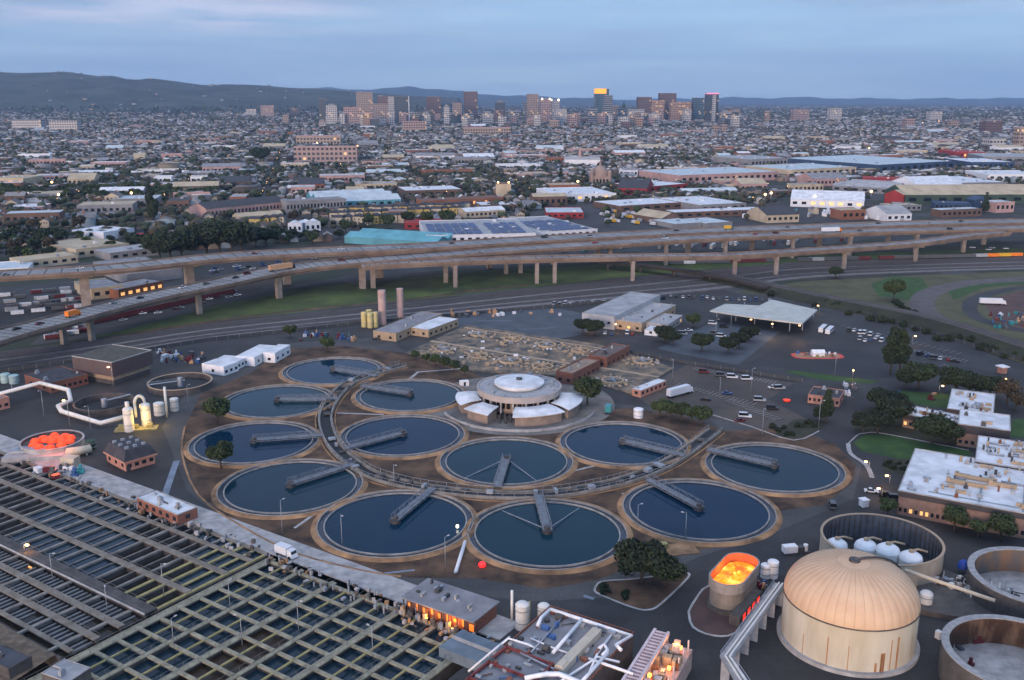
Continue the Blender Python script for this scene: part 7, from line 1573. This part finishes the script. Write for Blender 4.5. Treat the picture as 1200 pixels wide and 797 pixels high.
for a in [(374, 381, 116, 146, 'dark', "dark slim block left of the pale ribbed tower"), (382, 395, 124, 147, 'white', "pale ribbed apartment tower at the left of downtown", None, 'box'), (402, 424, 126, 147, 'pink', "broad pink block in front of the pale capped tower"),
          (417.5, 437.5, 108.5, 143, 'tan', "tall tan tower with a pale cap, leftmost tall tower"), (442, 456, 113, 143, 'brown', "brown tower behind the wide pale block"), (437, 462, 122, 144, 'tan', "wide pale office block between the capped and dark towers"), (455, 462.5, 113, 144, 'white', "slim pale slab touching the dark blue tower"), (462, 480, 113, 144, 'dark', "dark blue tower with a pale right edge", None, 'stripe'),
          (499, 517, 113.5, 141, 'brown', "brown square tower alone between two gaps"), (520, 527, 125, 147, 'white', "slim pale tower with dark left side", None, 'box'), (530, 541, 121, 142, 'tan', "faint tan block beside the tallest brown tower"), (543, 560, 107.5, 141, 'brown', "tallest brown slab tower with pale left edge"), (528, 540, 134, 146, 'dark', "low dark block below the tallest brown tower"),
          (580, 592, 120, 143, 'dark', "short dark tower with stepped top", None, 'box'), (596, 608, 130, 145, 'grey', "low grey block right of the short dark tower"), (617, 631, 110.5, 142, 'tan', "tall grey tan tower with reddish top left of the floodlit one"), (613, 618, 120, 141, 'grey', "narrow grey block stuck to the grey tan tower"), (632, 646, 116, 143, 'pink', "pink tower floodlit at its top corners", None, 'flood'), (643, 656, 117, 141, 'white', "pale tower with bright floodlights beside the pink one", None, 'flood'),
          (650, 664, 128, 146, 'white', "pale stepped block below the floodlit towers"), (672, 680, 133, 147, 'pink', "small brown and pink block on its own"), (696, 713, 104.5, 144, 'glass', "tallest glass tower with golden glowing crown", None, 'lit'), (707, 717, 112, 145, 'grey', "grey fin tower attached right of the golden crowned tower"), (718, 724, 124, 142, 'tan', "slim tan tower right of the golden crowned tower"),
          (727, 735, 127, 142, 'brown', "slender clock tower with a green spire", None, 'spire'), (723, 738, 128, 143, 'grey', "grey blue slab beneath the green spire"), (736, 755, 128.5, 145, 'white', "white block with warm lit top floors"), (746, 763, 114, 143, 'brown', "dark brown tower behind the pink stepped one"), (762, 778, 118, 143, 'lit', "pink stepped office tower, left of two lit ones"), (771, 792, 109.5, 142, 'brown', "tall reddish slab between the two lit towers"),
          (784, 810, 120, 143, 'lit', "wide orange lit office tower, right of two"), (800, 810, 128, 144, 'white', "white gridded block at the foot of the orange lit tower"), (811, 824, 115, 143, 'glass', "dark glass tower left of the pink topped one"), (826, 841, 109.5, 144, 'dark', "dark tower with a pink lit top, rightmost tall tower", None, 'pinkcap'), (834, 838, 112, 144.5, 'white', "pale vertical strip tower touching the pink topped tower"),
          (760, 768, 139, 148, 'pink', "small pink block below the stepped tower"), (835, 842, 147, 156, 'tan', "left of twin tan blocks right of downtown"), (845, 852, 147, 157, 'tan', "right of twin tan blocks right of downtown"), (896, 902, 131, 145, 'tan', "thin pale tower with a golden foot"), (928, 948, 129, 142, 'pink', "pink blocky building far right of downtown"), (971, 986, 127, 142, 'white', "pale square block beyond the low city"), (1060, 1072, 140, 152, 'pink', "small pink block in the right mid distance"), (1088, 1104, 131, 142, 'white', "white hospital like block near the right"), (1152, 1174, 142, 157, 'brown', "brown broad block near the right edge"), (1191, 1205, 150, 174, 'tan', "pale tall apartment tower cut by the right edge"),
          (1158, 1178, 163, 174, 'white', "low white apartment block beside the rightmost tower"), (288, 300, 128, 137, 'white', "pale block left of the pink capped building"), (305, 321, 124, 138, 'pink', "pink capped building left of downtown"), (340, 350, 127, 137, 'brown', "small brown block left of downtown"), (13, 48, 141, 152, 'white', "long pale block at the far left, first of two", 60), (57, 90, 142, 154, 'white', "long pale block at the far left, second of two", 60), (342, 420, 173, 190, 'pink', "long pink school building with lamps in the left middle", 30), (470, 500, 143, 155, 'pink', "low pink block under the dark blue tower"), (540, 600, 150, 158, 'tan', "long low tan block below the tallest brown tower", 40), (345, 400, 160, 170, 'tan', "low warm lit block in the left middle city", 40)]:
    tower(*a, cat="tower" if a[3] - a[2] > 19 else "building", name="office_tower" if a[3] - a[2] > 19 else "city_block_building")
r6 = random.Random(66)
for k in range(74):
    px = 395 + 470 * r6.random() if k < 58 else 290 + 900 * r6.random(); w = r6.uniform(5, 13); base = r6.uniform(143, 151); top = base - r6.uniform(5, 17) * (1 if k < 58 else .6); c = r6.choice(['tan', 'white', 'pink', 'grey', 'dark', 'brown', 'white', 'lit'])
    nm_ = {'tan': 'tan', 'white': 'pale', 'pink': 'pinkish', 'grey': 'grey', 'dark': 'dark', 'brown': 'brown', 'lit': 'warm lit tan'}[c]; zn = "left half of downtown" if px < 560 else "middle of downtown" if px < 700 else "right half of downtown"
    if k >= 58: zn = "low city around downtown"
    tower(px, px + w, top, base, c, f"{nm_} mid rise block in the {zn}", None, 'box' if k % 3 == 0 else None, .12, "building", "mid_rise_block")["group"] = f"{nm_} mid rise blocks in the {zn}"
# ================================================================ TALL DARK TREES BY THE FREEWAY
for k, (px, py, s, kd) in enumerate([(188, 306, 2.6, 'wide'), (200, 305, 3.0, 'wide'), (213, 304, 2.6, 'wide'), (243, 300, 3.3, 'wide'), (258, 299, 3.6, 'wide'), (272, 298, 3.4, 'wide'), (284, 297, 2.8, 'wide'), (300, 290, 2.2, 'wide'), (312, 288, 2.0, 'wide'), (366, 286, 1.6, 'round'), (405, 273, 1.7, 'round'), (432, 266, 1.8, 'round'), (455, 268, 2.0, 'round'), (478, 264, 2.0, 'round'), (500, 264, 2.0, 'round'), (524, 266, 2.4, 'round'), (305, 192, 4.0, 'wide'), (345, 262, 2.0, 'brown'), (20, 300, 2.2, 'brown'), (60, 296, 2.0, 'brown'), (180, 262, 2.3, 'tall'), (40, 272, 2.0, 'brown'), (95, 270, 2.2, 'brown')]):
    x, y = G(px, py); keep(x, y, 9 * s)
    tree(kd, px, py, ["tall dark evergreen", "dark leafy tree", "brownish bare tree"][0 if kd == 'wide' else 2 if kd == 'brown' else 1] + f" number {k + 1}" if 0 else ["left tree of the tall dark clump behind the upper freeway deck", "middle tree of the left dark clump behind the upper deck", "right tree of the left dark clump behind the upper deck", "leftmost tree of the larger dark clump behind the upper deck", "second tree of the larger dark clump behind the upper deck", "third tree of the larger dark clump behind the upper deck", "rightmost tree of the larger dark clump behind the upper deck", "dark tree right of the larger dark clump", "smaller dark tree near the white townhouses", "round tree under the white townhouses", "round tree left of the teal shed", "first round tree behind the teal shed", "second round tree behind the teal shed", "third round tree behind the teal shed", "fourth round tree behind the teal shed", "round tree at the teal shed's right end", "big dark tree standing out in the left middle city", "brownish tree beside the cream apartment row", "brownish tree behind the pale cyan shed", "brownish tree behind the cream low shed", "slim dark tree above the left dark clump", "brownish tree in the far left streets", "brownish tree left of the white blue shed"][k], None, (s, s, s * .85) if 0 else s)
# ================================================================ HOUSES, TREES, LIGHTS OF THE CITY
FWY = [(-200, 322), (0, 312), (130, 306), (260, 296), (370, 289), (500, 282), (610, 276), (740, 269), (960, 261), (1200, 255), (1400, 252)]
def to_px(x, y, z=0):
    w = y * _c - (z - HC) * _s; return 600 + FPX * x / w, 398.5 - FPX * ((z - HC) * _c + y * _s) / w
KX = np.array(XR)
def free(x, y, pad=0):
    ok = np.ones(len(x), bool)
    for a in range(0, len(KX), 1):
        ok &= (x - KX[a, 0]) ** 2 + (y - KX[a, 1]) ** 2 > (KX[a, 2] + pad) ** 2
    return ok
def city():
    g = np.random.default_rng(12)
    th = math.radians(12); ct, st = math.cos(th), math.sin(th)
    # block grid, rows of houses either side of each street
    XS, YS, AN, SZ, KD = [], [], [], [], []
    def band(y0, y1, bw, bd, n_side, sz):
        ex = y1 * .74 + 200
        for bi in range(int(-ex * 1.3 // bw), int(ex * 1.3 // bw) + 1):
            for bj in range(int((y0 - .3 * ex) // bd), int((y1 + .3 * ex) // bd) + 1):
                cx, cy = bi * bw, bj * bd
                x, y = cx * ct - cy * st, cx * st + cy * ct
                if y < y0 or y > y1 or abs(x) > y * .74 + 60: continue
                k = n_side; u = (np.arange(k) + .5) / k * (bw - 18) - (bw - 18) / 2
                for s_ in (-1, 1):
                    uu = u + g.uniform(-1.2, 1.2, k); vv = np.full(k, s_ * (bd - 18) * .27) + g.uniform(-3, 3, k); m = g.random(k) < .88
                    XS.append((x + uu * ct - vv * st)[m]); YS.append((y + uu * st + vv * ct)[m]); AN.append(np.full(m.sum(), th + (0 if g.random() < .8 else PI / 2)) + g.normal(0, .03, m.sum())); SZ.append(sz * g.uniform(.7, 1.2, m.sum()) * (1 + (g.random(m.sum()) < .04) * .8))
    band(700, 2300, 118, 58, 10, .92); band(2300, 4300, 130, 66, 9, 1.05); band(4300, 7600, 190, 110, 9, 1.5); band(7600, 14000, 480, 330, 9, 2.6)
    X = np.concatenate(XS); Y = np.concatenate(YS); A = np.concatenate(AN); Z_ = np.concatenate(SZ)
    hz = hill_z(X, Y); px, py = to_px(X, Y, hz)
    lim = np.interp(px, [p[0] for p in FWY], [p[1] for p in FWY])
    ok = (py < lim - 4) & (px > -220) & (px < 1420) & free(X, Y, 5)
    # yards and big truck lots stay free of houses; patches of trees
    indus = ((px > 640) & (py > 236)) | ((px > 900) & (py > 214)) | ((px > 390) & (px < 640) & (py > 262)); ok &= ~(indus & (g.random(len(X)) < .93))
    hillsel = hz > 25; ok &= ~(hillsel & (g.random(len(X)) < .96)); ok &= ~((Y > 2600) & (g.random(len(X)) < .18))
    X, Y, A, Z_, hz, px, py = [q[ok] for q in (X, Y, A, Z_, hz, px, py)]
    o = np.argsort(Y); X, Y, A, Z_, hz, px, py = [q[o] for q in (X, Y, A, Z_, hz, px, py)]
    inview = (px > 0) & (px < 1200)
    near = np.where(inview)[0][:285]; nm = np.zeros(len(X), bool); nm[near] = True
    # --- individual houses
    kinds = [("white", (.50, .50, .50), "dark", (.035, .036, .042)), ("cream", (.42, .36, .27), "grey", (.12, .12, .13)), ("grey", (.18, .19, .21), "brown", (.07, .05, .042)), ("tan", (.28, .21, .15), "dark grey", (.05, .052, .06)), ("pale blue", (.22, .29, .34), "grey", (.14, .14, .15)), ("brown", (.10, .07, .055), "pale", (.26, .26, .27)), ("pink", (.36, .24, .22), "brown", (.085, .06, .05)), ("white", (.48, .48, .50), "pale", (.30, .31, .33))]
    PR = []
    for i, (wn, wc, rn, rc) in enumerate(kinds):
        t = thing("house", "", "house"); w_ = mat(f"house_wall_{wn}".replace(" ", "_"), wc, .85, var=.12, rand=.2); r_ = mat(f"house_roof_{rn}".replace(" ", "_"), rc, .9, var=.25, rand=.25)
        h = (5.2, 6.4, 4.0, 5.8)[i % 4]; part("wall", MB().box(-4.2, 4.2, -6, 6, 0, h), w_, t)
        ro = part("roof", MB().gable(-4.2, 4.2, -6, 6, h, h + 2.2, 0, 1, .45, 'y' if i % 2 else 'x'), [r_, w_], t); _link("chimney", mesh_of("chimney", MB().cbox(1.5, 2, .8, .8, h + .8, h + 3.0), rf['terr']), ro)
        for x in (-2.4, 0, 2.4): part("window", MB().box(x - .6, x + .6, -6.06, -6.01, h - 2.2, h - .9), lit_warm if (i == 3 and x == 0) else win_m, t)
        PR.append(Proto(t))
    # what stands near, to say where each house is
    marks = [("the teal shed", 458, 285), ("the tall dark trees", 260, 292), ("the left dark tree clump", 196, 300), ("the maroon apartment row", 290, 250), ("the grey apartment row", 370, 247), ("the white townhouses", 356, 272), ("the domed church", 703, 212), ("the solar roofs", 590, 275), ("the beige industrial hall", 120, 296), ("the left picture edge", 10, 290), ("the pale blue roofed halls", 424, 240), ("the white blue shed", 140, 278), ("the brick building", 545, 242), ("the truck lots", 760, 255), ("the right picture edge", 1190, 250), ("the white warehouse with lamps", 968, 240), ("the corrugated hall", 1120, 235), ("the big solar roof's far edge", 560, 262), ("the cream low shed", 60, 306)]
    for i in near:
        k = int(g.integers(0, 8)); wn, _, rn, _ = kinds[k]
        mk = min(marks, key=lambda m: math.hypot(px[i] - m[1], (py[i] - m[2]) * 2.5)); dx = px[i] - mk[1]; dy = py[i] - mk[2]
        side = ("left of" if dx < 0 else "right of") if abs(dx) > abs(dy) * 1.5 else ("beyond" if dy < 0 else "in front of")
        gp = f"{wn} houses with {rn} roofs {side} {mk[0]}"
        PR[k].put((X[i], Y[i], 0), A[i] + (PI if g.random() < .5 else 0), f"{wn} house with {rn} roof {side} {mk[0]}", gp, float(Z_[i]) * 1.0)
    # --- the rest of the houses as one mass
    r = ~nm; X, Y, A, Z_, hz = X[r], Y[r], A[r], Z_[r], hz[r]; n = len(X)
    big = g.random(n) < np.where(Y < 4300, .10, .16)
    w = 8.8 * Z_ * np.where(big, g.uniform(1.3, 2.6, n), 1); d = 12 * Z_ * np.where(big, g.uniform(1, 1.8, n), 1); h = g.uniform(3.6, 7.5, n) * np.where(big, 1.3, 1) * np.minimum(Z_, 1.5); rr = np.where(big, .1, g.uniform(1.4, 2.6, n))
    base = np.array([(-.5, -.5, 0), (.5, -.5, 0), (.5, .5, 0), (-.5, .5, 0), (-.5, -.5, 1), (.5, -.5, 1), (.5, .5, 1), (-.5, .5, 1), (0, -.52, 1), (0, .52, 1)])
    P = np.repeat(base[None], n, 0); zz = P[:, :, 2] * h[:, None]; zz[:, 8:] += rr[:, None]
    lx, ly = P[:, :, 0] * w[:, None], P[:, :, 1] * d[:, None]; c, s = np.cos(A)[:, None], np.sin(A)[:, None]
    V = np.stack([X[:, None] + lx * c - ly * s, Y[:, None] + lx * s + ly * c, zz + hz[:, None] - .3], -1).reshape(-1, 3)
    T = np.array([(0, 1, 5), (0, 5, 4), (1, 2, 6), (1, 6, 5), (2, 3, 7), (2, 7, 6), (3, 0, 4), (3, 4, 7), (4, 5, 8), (6, 7, 9), (5, 6, 9), (5, 9, 8), (7, 4, 8), (7, 8, 9)])
    F = (np.arange(n)[:, None, None] * 10 + T[None]).reshape(-1, 3)
    wp = np.array([(.50, .50, .52), (.44, .37, .28), (.20, .20, .22), (.30, .22, .16), (.24, .30, .34), (.12, .09, .075), (.38, .26, .23), (.33, .32, .32), (.55, .55, .57)]); rp = np.array([(.035, .036, .042), (.07, .055, .048), (.12, .12, .13), (.24, .24, .25), (.05, .05, .058), (.12, .065, .05), (.045, .04, .038), (.42, .43, .45), (.55, .56, .58), (.30, .31, .33), (.48, .46, .42), (.36, .36, .38)])
    bigr = np.array([(.45, .47, .50), (.26, .27, .29), (.14, .14, .15), (.30, .38, .44), (.34, .28, .20), (.09, .09, .1), (.40, .42, .45)])
    wc = wp[g.integers(0, len(wp), n)] * g.uniform(.3, .9, (n, 1)); rc = np.where(big[:, None], bigr[g.integers(0, len(bigr), n)], rp[g.integers(0, len(rp), n)]) * g.uniform(.7, 1.25, (n, 1))
    C = np.concatenate([np.repeat(wc[:, None], 10, 1), np.repeat(rc[:, None], 4, 1)], 1).reshape(-1, 3)
    np_mesh("distant_houses", V, F, C, attrmat("house_paint"))
    # --- random mid-size buildings, each its own
    cols = ['white', 'pale', 'grey', 'lblue', 'tan', 'dark']; wl = ['whitew', 'greyw', 'cream', 'brown', 'pink', 'terr']
    k = 0; tries = 0; out = []
    while k < 190 and tries < 9000:
        tries += 1; qx = g.uniform(-20, 1220); qy = 148 + 116 * g.random() ** .9
        if qx < 400 and g.random() < .35: continue
        x, y = G(qx, qy); ww = g.uniform(18, 70) * (1 if qx < 500 else 1.25); dd = g.uniform(16, 45)
        if not free(np.array([x]), np.array([y + dd / 2]), max(ww, dd) * .5)[0] or any((x - a) ** 2 + (y - b) ** 2 < (q + ww * .6) ** 2 for a, b, q in out): continue
        out.append((x, y, ww * .6)); a = th + g.normal(0, .04); e = (math.cos(a) * ww / 2, math.sin(a) * ww / 2)
        B, C_ = to_px(x - e[0], y - e[1]), to_px(x + e[0], y + e[1]); ri, wi = int(g.integers(0, 6)), int(g.integers(0, 6)); gb = int(g.random() < .3)
        rn, wn = {'white': 'white', 'pale': 'pale grey', 'grey': 'grey', 'lblue': 'pale blue', 'tan': 'tan', 'dark': 'dark'}[cols[ri]], {'whitew': 'white', 'greyw': 'grey', 'cream': 'cream', 'brown': 'brown', 'pink': 'pink', 'terr': 'brick red'}[wl[wi]]
        zone = ("far left" if qx < 200 else "left" if qx < 420 else "centre left" if qx < 600 else "centre right" if qx < 800 else "right" if qx < 1010 else "far right"); dist = "close behind the freeway" if qy > 225 else "in the middle distance" if qy > 185 else "towards downtown"
        wh(f"{'gabled' if gb else 'flat'} {wn} walled building with {rn} roof {dist}, {zone}", B, C_, dd, g.uniform(6, 12), cols[ri], wl[wi], gb, int(ww / 6) if qy > 190 else 0, "building", "city_building", .2, f"{wn} walled {rn} roofed buildings {dist}, {zone}"); k += 1
    # --- trees
    m = 80000; ty = 720 * np.exp(g.random(m) ** .8 * math.log(13500 / 720)); tx = (g.random(m) * 2 - 1) * (ty * .74 + 60)
    # clustering
    cl = np.sin(tx / 130 + np.sin(ty / 210) * 2) + np.sin(ty / 170 + np.sin(tx / 260) * 2); keepm = g.random(m) < np.clip(.55 + .3 * cl, .15, 1)
    tx, ty = tx[keepm], ty[keepm]; hz = hill_z(tx, ty); px, py = to_px(tx, ty, hz); lim = np.interp(px, [p[0] for p in FWY], [p[1] for p in FWY])
    ok = (py < lim - 5) & (px > -220) & (px < 1420) & free(tx, ty, 0) & ~(((px > 640) & (py > 240)) & (g.random(len(tx)) < .92)) & ~(((px > 900) & (py > 214)) & (g.random(len(tx)) < .85)); tx, ty, hz, px, py = tx[ok], ty[ok], hz[ok], px[ok], py[ok]
    hk = (hz < 60); tx, ty, hz, px, py = tx[hk], ty[hk], hz[hk], px[hk], py[hk]
    # a green belt of park trees at left
    bx, by = zip(*[G(g.uniform(0, 255), g.uniform(224, 236)) for _ in range(130)]); bx, by = np.array(bx), np.array(by)
    o = np.argsort(ty); tx, ty, hz, px, py = tx[o], ty[o], hz[o], px[o], py[o]
    vis = np.where((px > 0) & (px < 1200))[0]; ni = vis[:150]
    for i in ni:
        kd = 'far' if g.random() < .6 else 'far2'; mk = min(marks, key=lambda q: math.hypot(px[i] - q[1], (py[i] - q[2]) * 2.5)); dx = px[i] - mk[1]; dy = py[i] - mk[2]
        side = ("left of" if dx < 0 else "right of") if abs(dx) > abs(dy) * 1.5 else ("beyond" if dy < 0 else "in front of"); cw = "dark green" if kd == 'far' else "lighter green"
        TREES[kd].put((tx[i], ty[i], 0), g.uniform(0, 6), f"{cw} street tree {side} {mk[0]}", f"{cw} street trees {side} {mk[0]}", float(g.uniform(.8, 1.5)))
    for i in range(len(bx)): TREES['far2'].put((bx[i], by[i], 0), g.uniform(0, 6), "bright green tree in the park belt across the left city", "park belt trees in the left city", float(g.uniform(1.2, 2.1)))
    for k, (qx, qy, s_) in enumerate(((776, 204, 1.5), (657, 212, 1.8), (684, 212, 1.6), (175, 232, 1.6), (1154, 250, 1.8))): TREES['conifer'].put((*G(qx, qy), 0), 0, ["dark conifer near the pale blue roofed hall", "dark conifer left of the domed church, further", "dark conifer just left of the domed church", "dark conifer in the park belt at left", "dark conifer behind the freeway at the far right"][k], None, s_)
    msk = np.ones(len(tx), bool); msk[ni] = False; tx, ty, hz = tx[msk], ty[msk], hz[msk]; n = len(tx)
    t_ = (1 + 5 ** .5) / 2; ico = np.array([(-1, t_, 0), (1, t_, 0), (-1, -t_, 0), (1, -t_, 0), (0, -1, t_), (0, 1, t_), (0, -1, -t_), (0, 1, -t_), (t_, 0, -1), (t_, 0, 1), (-t_, 0, -1), (-t_, 0, 1)]) / math.sqrt(1 + t_ * t_)
    IF = np.array([(0, 11, 5), (0, 5, 1), (0, 1, 7), (0, 7, 10), (0, 10, 11), (1, 5, 9), (5, 11, 4), (11, 10, 2), (10, 7, 6), (7, 1, 8), (3, 9, 4), (3, 4, 2), (3, 2, 6), (3, 6, 8), (3, 8, 9), (4, 9, 5), (2, 4, 11), (6, 2, 10), (8, 6, 7), (9, 8, 1)])
    R = g.uniform(2.8, 5.8, n) * np.clip(ty / 3200, 1, 2.0); V = ico[None] * g.uniform(.6, 1.25, (n, 12, 1)) * R[:, None, None]; V[:, :, 2] *= .85
    V += np.stack([tx, ty, hz + R * .95 + .5], -1)[:, None]; F = (np.arange(n)[:, None, None] * 12 + IF[None]).reshape(-1, 3)
    tc = np.array([(.022, .034, .014), (.036, .050, .020), (.050, .042, .024), (.018, .026, .013), (.060, .052, .030)])[g.integers(0, 5, n)] * g.uniform(.7, 1.3, (n, 1)); C = np.repeat(tc[:, None], 20, 1).reshape(-1, 3)
    np_mesh("distant_trees", V.reshape(-1, 3), F, C, attrmat("tree_leaf", .95))
    # --- street lamps and lit windows of the far city: small lights
    oct_v = np.array([(1, 0, 0), (-1, 0, 0), (0, 1, 0), (0, -1, 0), (0, 0, 1), (0, 0, -1)], float); oct_f = np.array([(0, 2, 4), (2, 1, 4), (1, 3, 4), (3, 0, 4), (2, 0, 5), (1, 2, 5), (3, 1, 5), (0, 3, 5)])
    n = 420; ly_ = 1100 * np.exp(g.random(n) * math.log(9500 / 1100)); lx_ = (g.random(n) * 2 - 1) * ly_ * .58; a_, b_ = lx_ * ct + ly_ * st, -lx_ * st + ly_ * ct; a_ = np.round(a_ / 118) * 118 + 59; lx_, ly_ = a_ * ct - b_ * st, a_ * st + b_ * ct; hz = hill_z(lx_, ly_); R = g.uniform(.45, 1.0, n) * np.clip(ly_ / 2500, .8, 2.6)
    V = oct_v[None] * R[:, None, None] + np.stack([lx_, ly_, hz + g.uniform(7, 12, n)], -1)[:, None]; F = (np.arange(n)[:, None, None] * 6 + oct_f[None]).reshape(-1, 3)
    np_mesh("city_lights", V.reshape(-1, 3), F, None, emis("city_light_glow", (1.0, .58, .26), .9))
    for k, (qx, qy) in enumerate(((419, 177), (372, 173), (677, 223), (954, 242), (939, 240), (1081, 147), (1100, 145), (1118, 146), (903, 238), (896, 240), (1020, 236), (155, 238), (62, 224), (70, 240), (1018, 180))):
        x, y = G(qx, qy); LMP_F = CITYLAMP[0] if CITYLAMP else None
        if LMP_F is None:
            t = thing("street_lamp", "", "lamp post"); part("pole", MB().tube([(0, 0, 0), (0, 0, 12)], .3, 5), steel, t); part("lamp_head", MB().lathe([(.02, 11), (1.5, 12), (1.5, 13), (.02, 14)], 8), glow_warm, t); CITYLAMP.append(Proto(t)); LMP_F = CITYLAMP[0]
        LMP_F.put((x, y, 0), 0, ["bright lamp over the pink school building", "second bright lamp left over the pink school building", "bright lamp on the white irregular hall", "bright lamp left on the white warehouse roof", "bright lamp at the white warehouse's left end", "warm floodlight far right, left of three", "warm floodlight far right, middle of three", "warm floodlight far right, right of three", "warm lamp in the truck yard at right", "second warm lamp in the truck yard at right", "warm lamp over the wavy roofed sheds", "warm lamp in the left park belt", "warm lamp by the beige building at left", "warm lamp in the left streets", "greenish lit roof lamp on the huge pale blue hall"][k])
CITYLAMP = []
city()
# ================================================================ STREETS AND YARDS OF THE CITY
def streets():
    m = MB()
    for (a, b, w) in (((33, 262), (40, 190), 16), ((250, 300), (262, 262), 14), ((640, 285), (615, 256), 18), ((700, 276), (664, 252), 16), ((1045, 231), (1210, 256), 22), ((0, 300), (300, 282), 12), ((730, 262), (640, 232), 14), ((560, 225), (900, 222), 14), ((300, 225), (540, 212), 14)): m.strip([G(*a), G(*b)], w, .02)
    struct("city_street", m, asphalt)
    struct("truck_yard", MB().poly(pg([(640, 283), (700, 247), (760, 240), (900, 250), (1060, 247), (1080, 257), (900, 262), (740, 272)]), .03).poly(pg([(-40, 340), (96, 328), (220, 318), (232, 332), (100, 378), (-40, 400)]), .03).poly(pg([(235, 322), (420, 301), (640, 292), (640, 300), (420, 312), (260, 335)]), .03).poly(pg([(640, 290), (960, 274), (1090, 271), (960, 288), (640, 298)]), .03), asphalt)
    r_ = random.Random(77)
    def rows(quads, n, cols, where, a0):
        cnt = {}
        for k in range(n):
            q = r_.choice(quads); px = r_.uniform(q[0], q[1]); py = q[2] + (q[3] - q[2]) * (px - q[0]) / (q[1] - q[0]) + r_.choice((-1, 0, 1)) * q[4] + r_.uniform(-.3, .3); c = r_.choice(cols); x, y = G(px, py)
            yield px, py, c, (x, y, .05), a0 + r_.uniform(-.06, .06)
    for px, py, c, loc, a in rows([(708, 780, 257, 262, 3), (700, 760, 250, 256, 2.5)], 46, ['yellow', 'yellow', 'white', 'silver', 'white'], '', 1.9): truck(c if c != 'silver' else 'white', c, loc, a, f"{'pale' if c == 'silver' else c} truck parked in the rows of the centre truck lot", f"{c} trucks in the centre truck lot", 9.0)
    for px, py, c, loc, a in rows([(962, 1062, 250, 256, 3)], 56, ['white', 'white', 'white', 'silver'], '', 1.3): container(c, loc, a, f"{c} trailer box parked in the packed yard behind the right freeway", f"{c} trailer boxes in the right yard", "trailer_box", "trailer", 13.0, 3.9)
    for px, py, c, loc, a in rows([(800, 1000, 290, 279, 3), (660, 960, 293, 281, 2.5), (860, 960, 252, 251, 3)], 62, ['white', 'silver', 'teal', 'white', 'grey', 'maroon'], '', 1.2): container(c, loc, a, f"{c} trailer box parked under the freeway decks", f"{c} trailer boxes under the freeway", "trailer_box", "trailer", 10.0, 3.4)
    for px, py, c, loc, a in rows([(0, 92, 352, 343, 4), (5, 95, 366, 356, 4), (60, 100, 392, 384, 5)], 70, ['white', 'silver', 'grey', 'grey', 'maroon'], '', .5): container(c, loc, a, f"{c} box stored in the yard under the left freeway", f"{c} boxes under the left freeway", "storage_box", "container", 7.0, 2.4)
    for px, py, c, loc, a in rows([(245, 420, 318, 301, 2.5), (420, 480, 300, 296, 1.5)], 90, ['white', 'silver', 'grey', 'black', 'blue'], '', .9): car(c, loc, a, f"{c} car in the long lot between the upper decks", f"{c} cars in the lot between the decks", small=True)
    for px, py, c, loc, a in rows([(60, 290, 392, 341, 3)], 26, ['white', 'silver', 'grey', 'black', 'maroon'], '', .6): car(c, loc, a, f"{c} car along the frontage road below the middle deck", f"{c} cars on the frontage road", small=True)
    for px, py, c, loc, a in rows([(980, 1200, 262.5, 262, .1), (1130, 1200, 292, 292, 1)], 10, ['white', 'silver'], '', .0): car(c, (loc[0], loc[1], .05), a, f"{c} car on the ground road under the right freeway", f"{c} cars under the right freeway", small=True) if py > 285 else None
streets()
for r in [p for p in TREES.values()]:
    if not r.used: bpy.data.objects.remove(r.root)
# ================================================================ HAZE
def haze():
    m = bpy.data.materials.new("haze"); m.use_nodes = True; nt = m.node_tree; nt.nodes.clear()
    o = nt.nodes.new("ShaderNodeOutputMaterial"); v = nt.nodes.new("ShaderNodeVolumePrincipled"); nt.links.new(v.outputs[0], o.inputs["Volume"])
    v.inputs["Color"].default_value = HAZE_COL; v.inputs["Density"].default_value = HAZE_DENS; v.inputs["Anisotropy"].default_value = 0.0
    ob = _link("haze", mesh_of("haze", MB().box(-24000, 24000, -300, 31000, -12, 1400), m)); tag(ob, kind='stuff')
HAZE_COL = (0.36, 0.60, 1.0, 1); HAZE_DENS = 3.3e-5
haze()
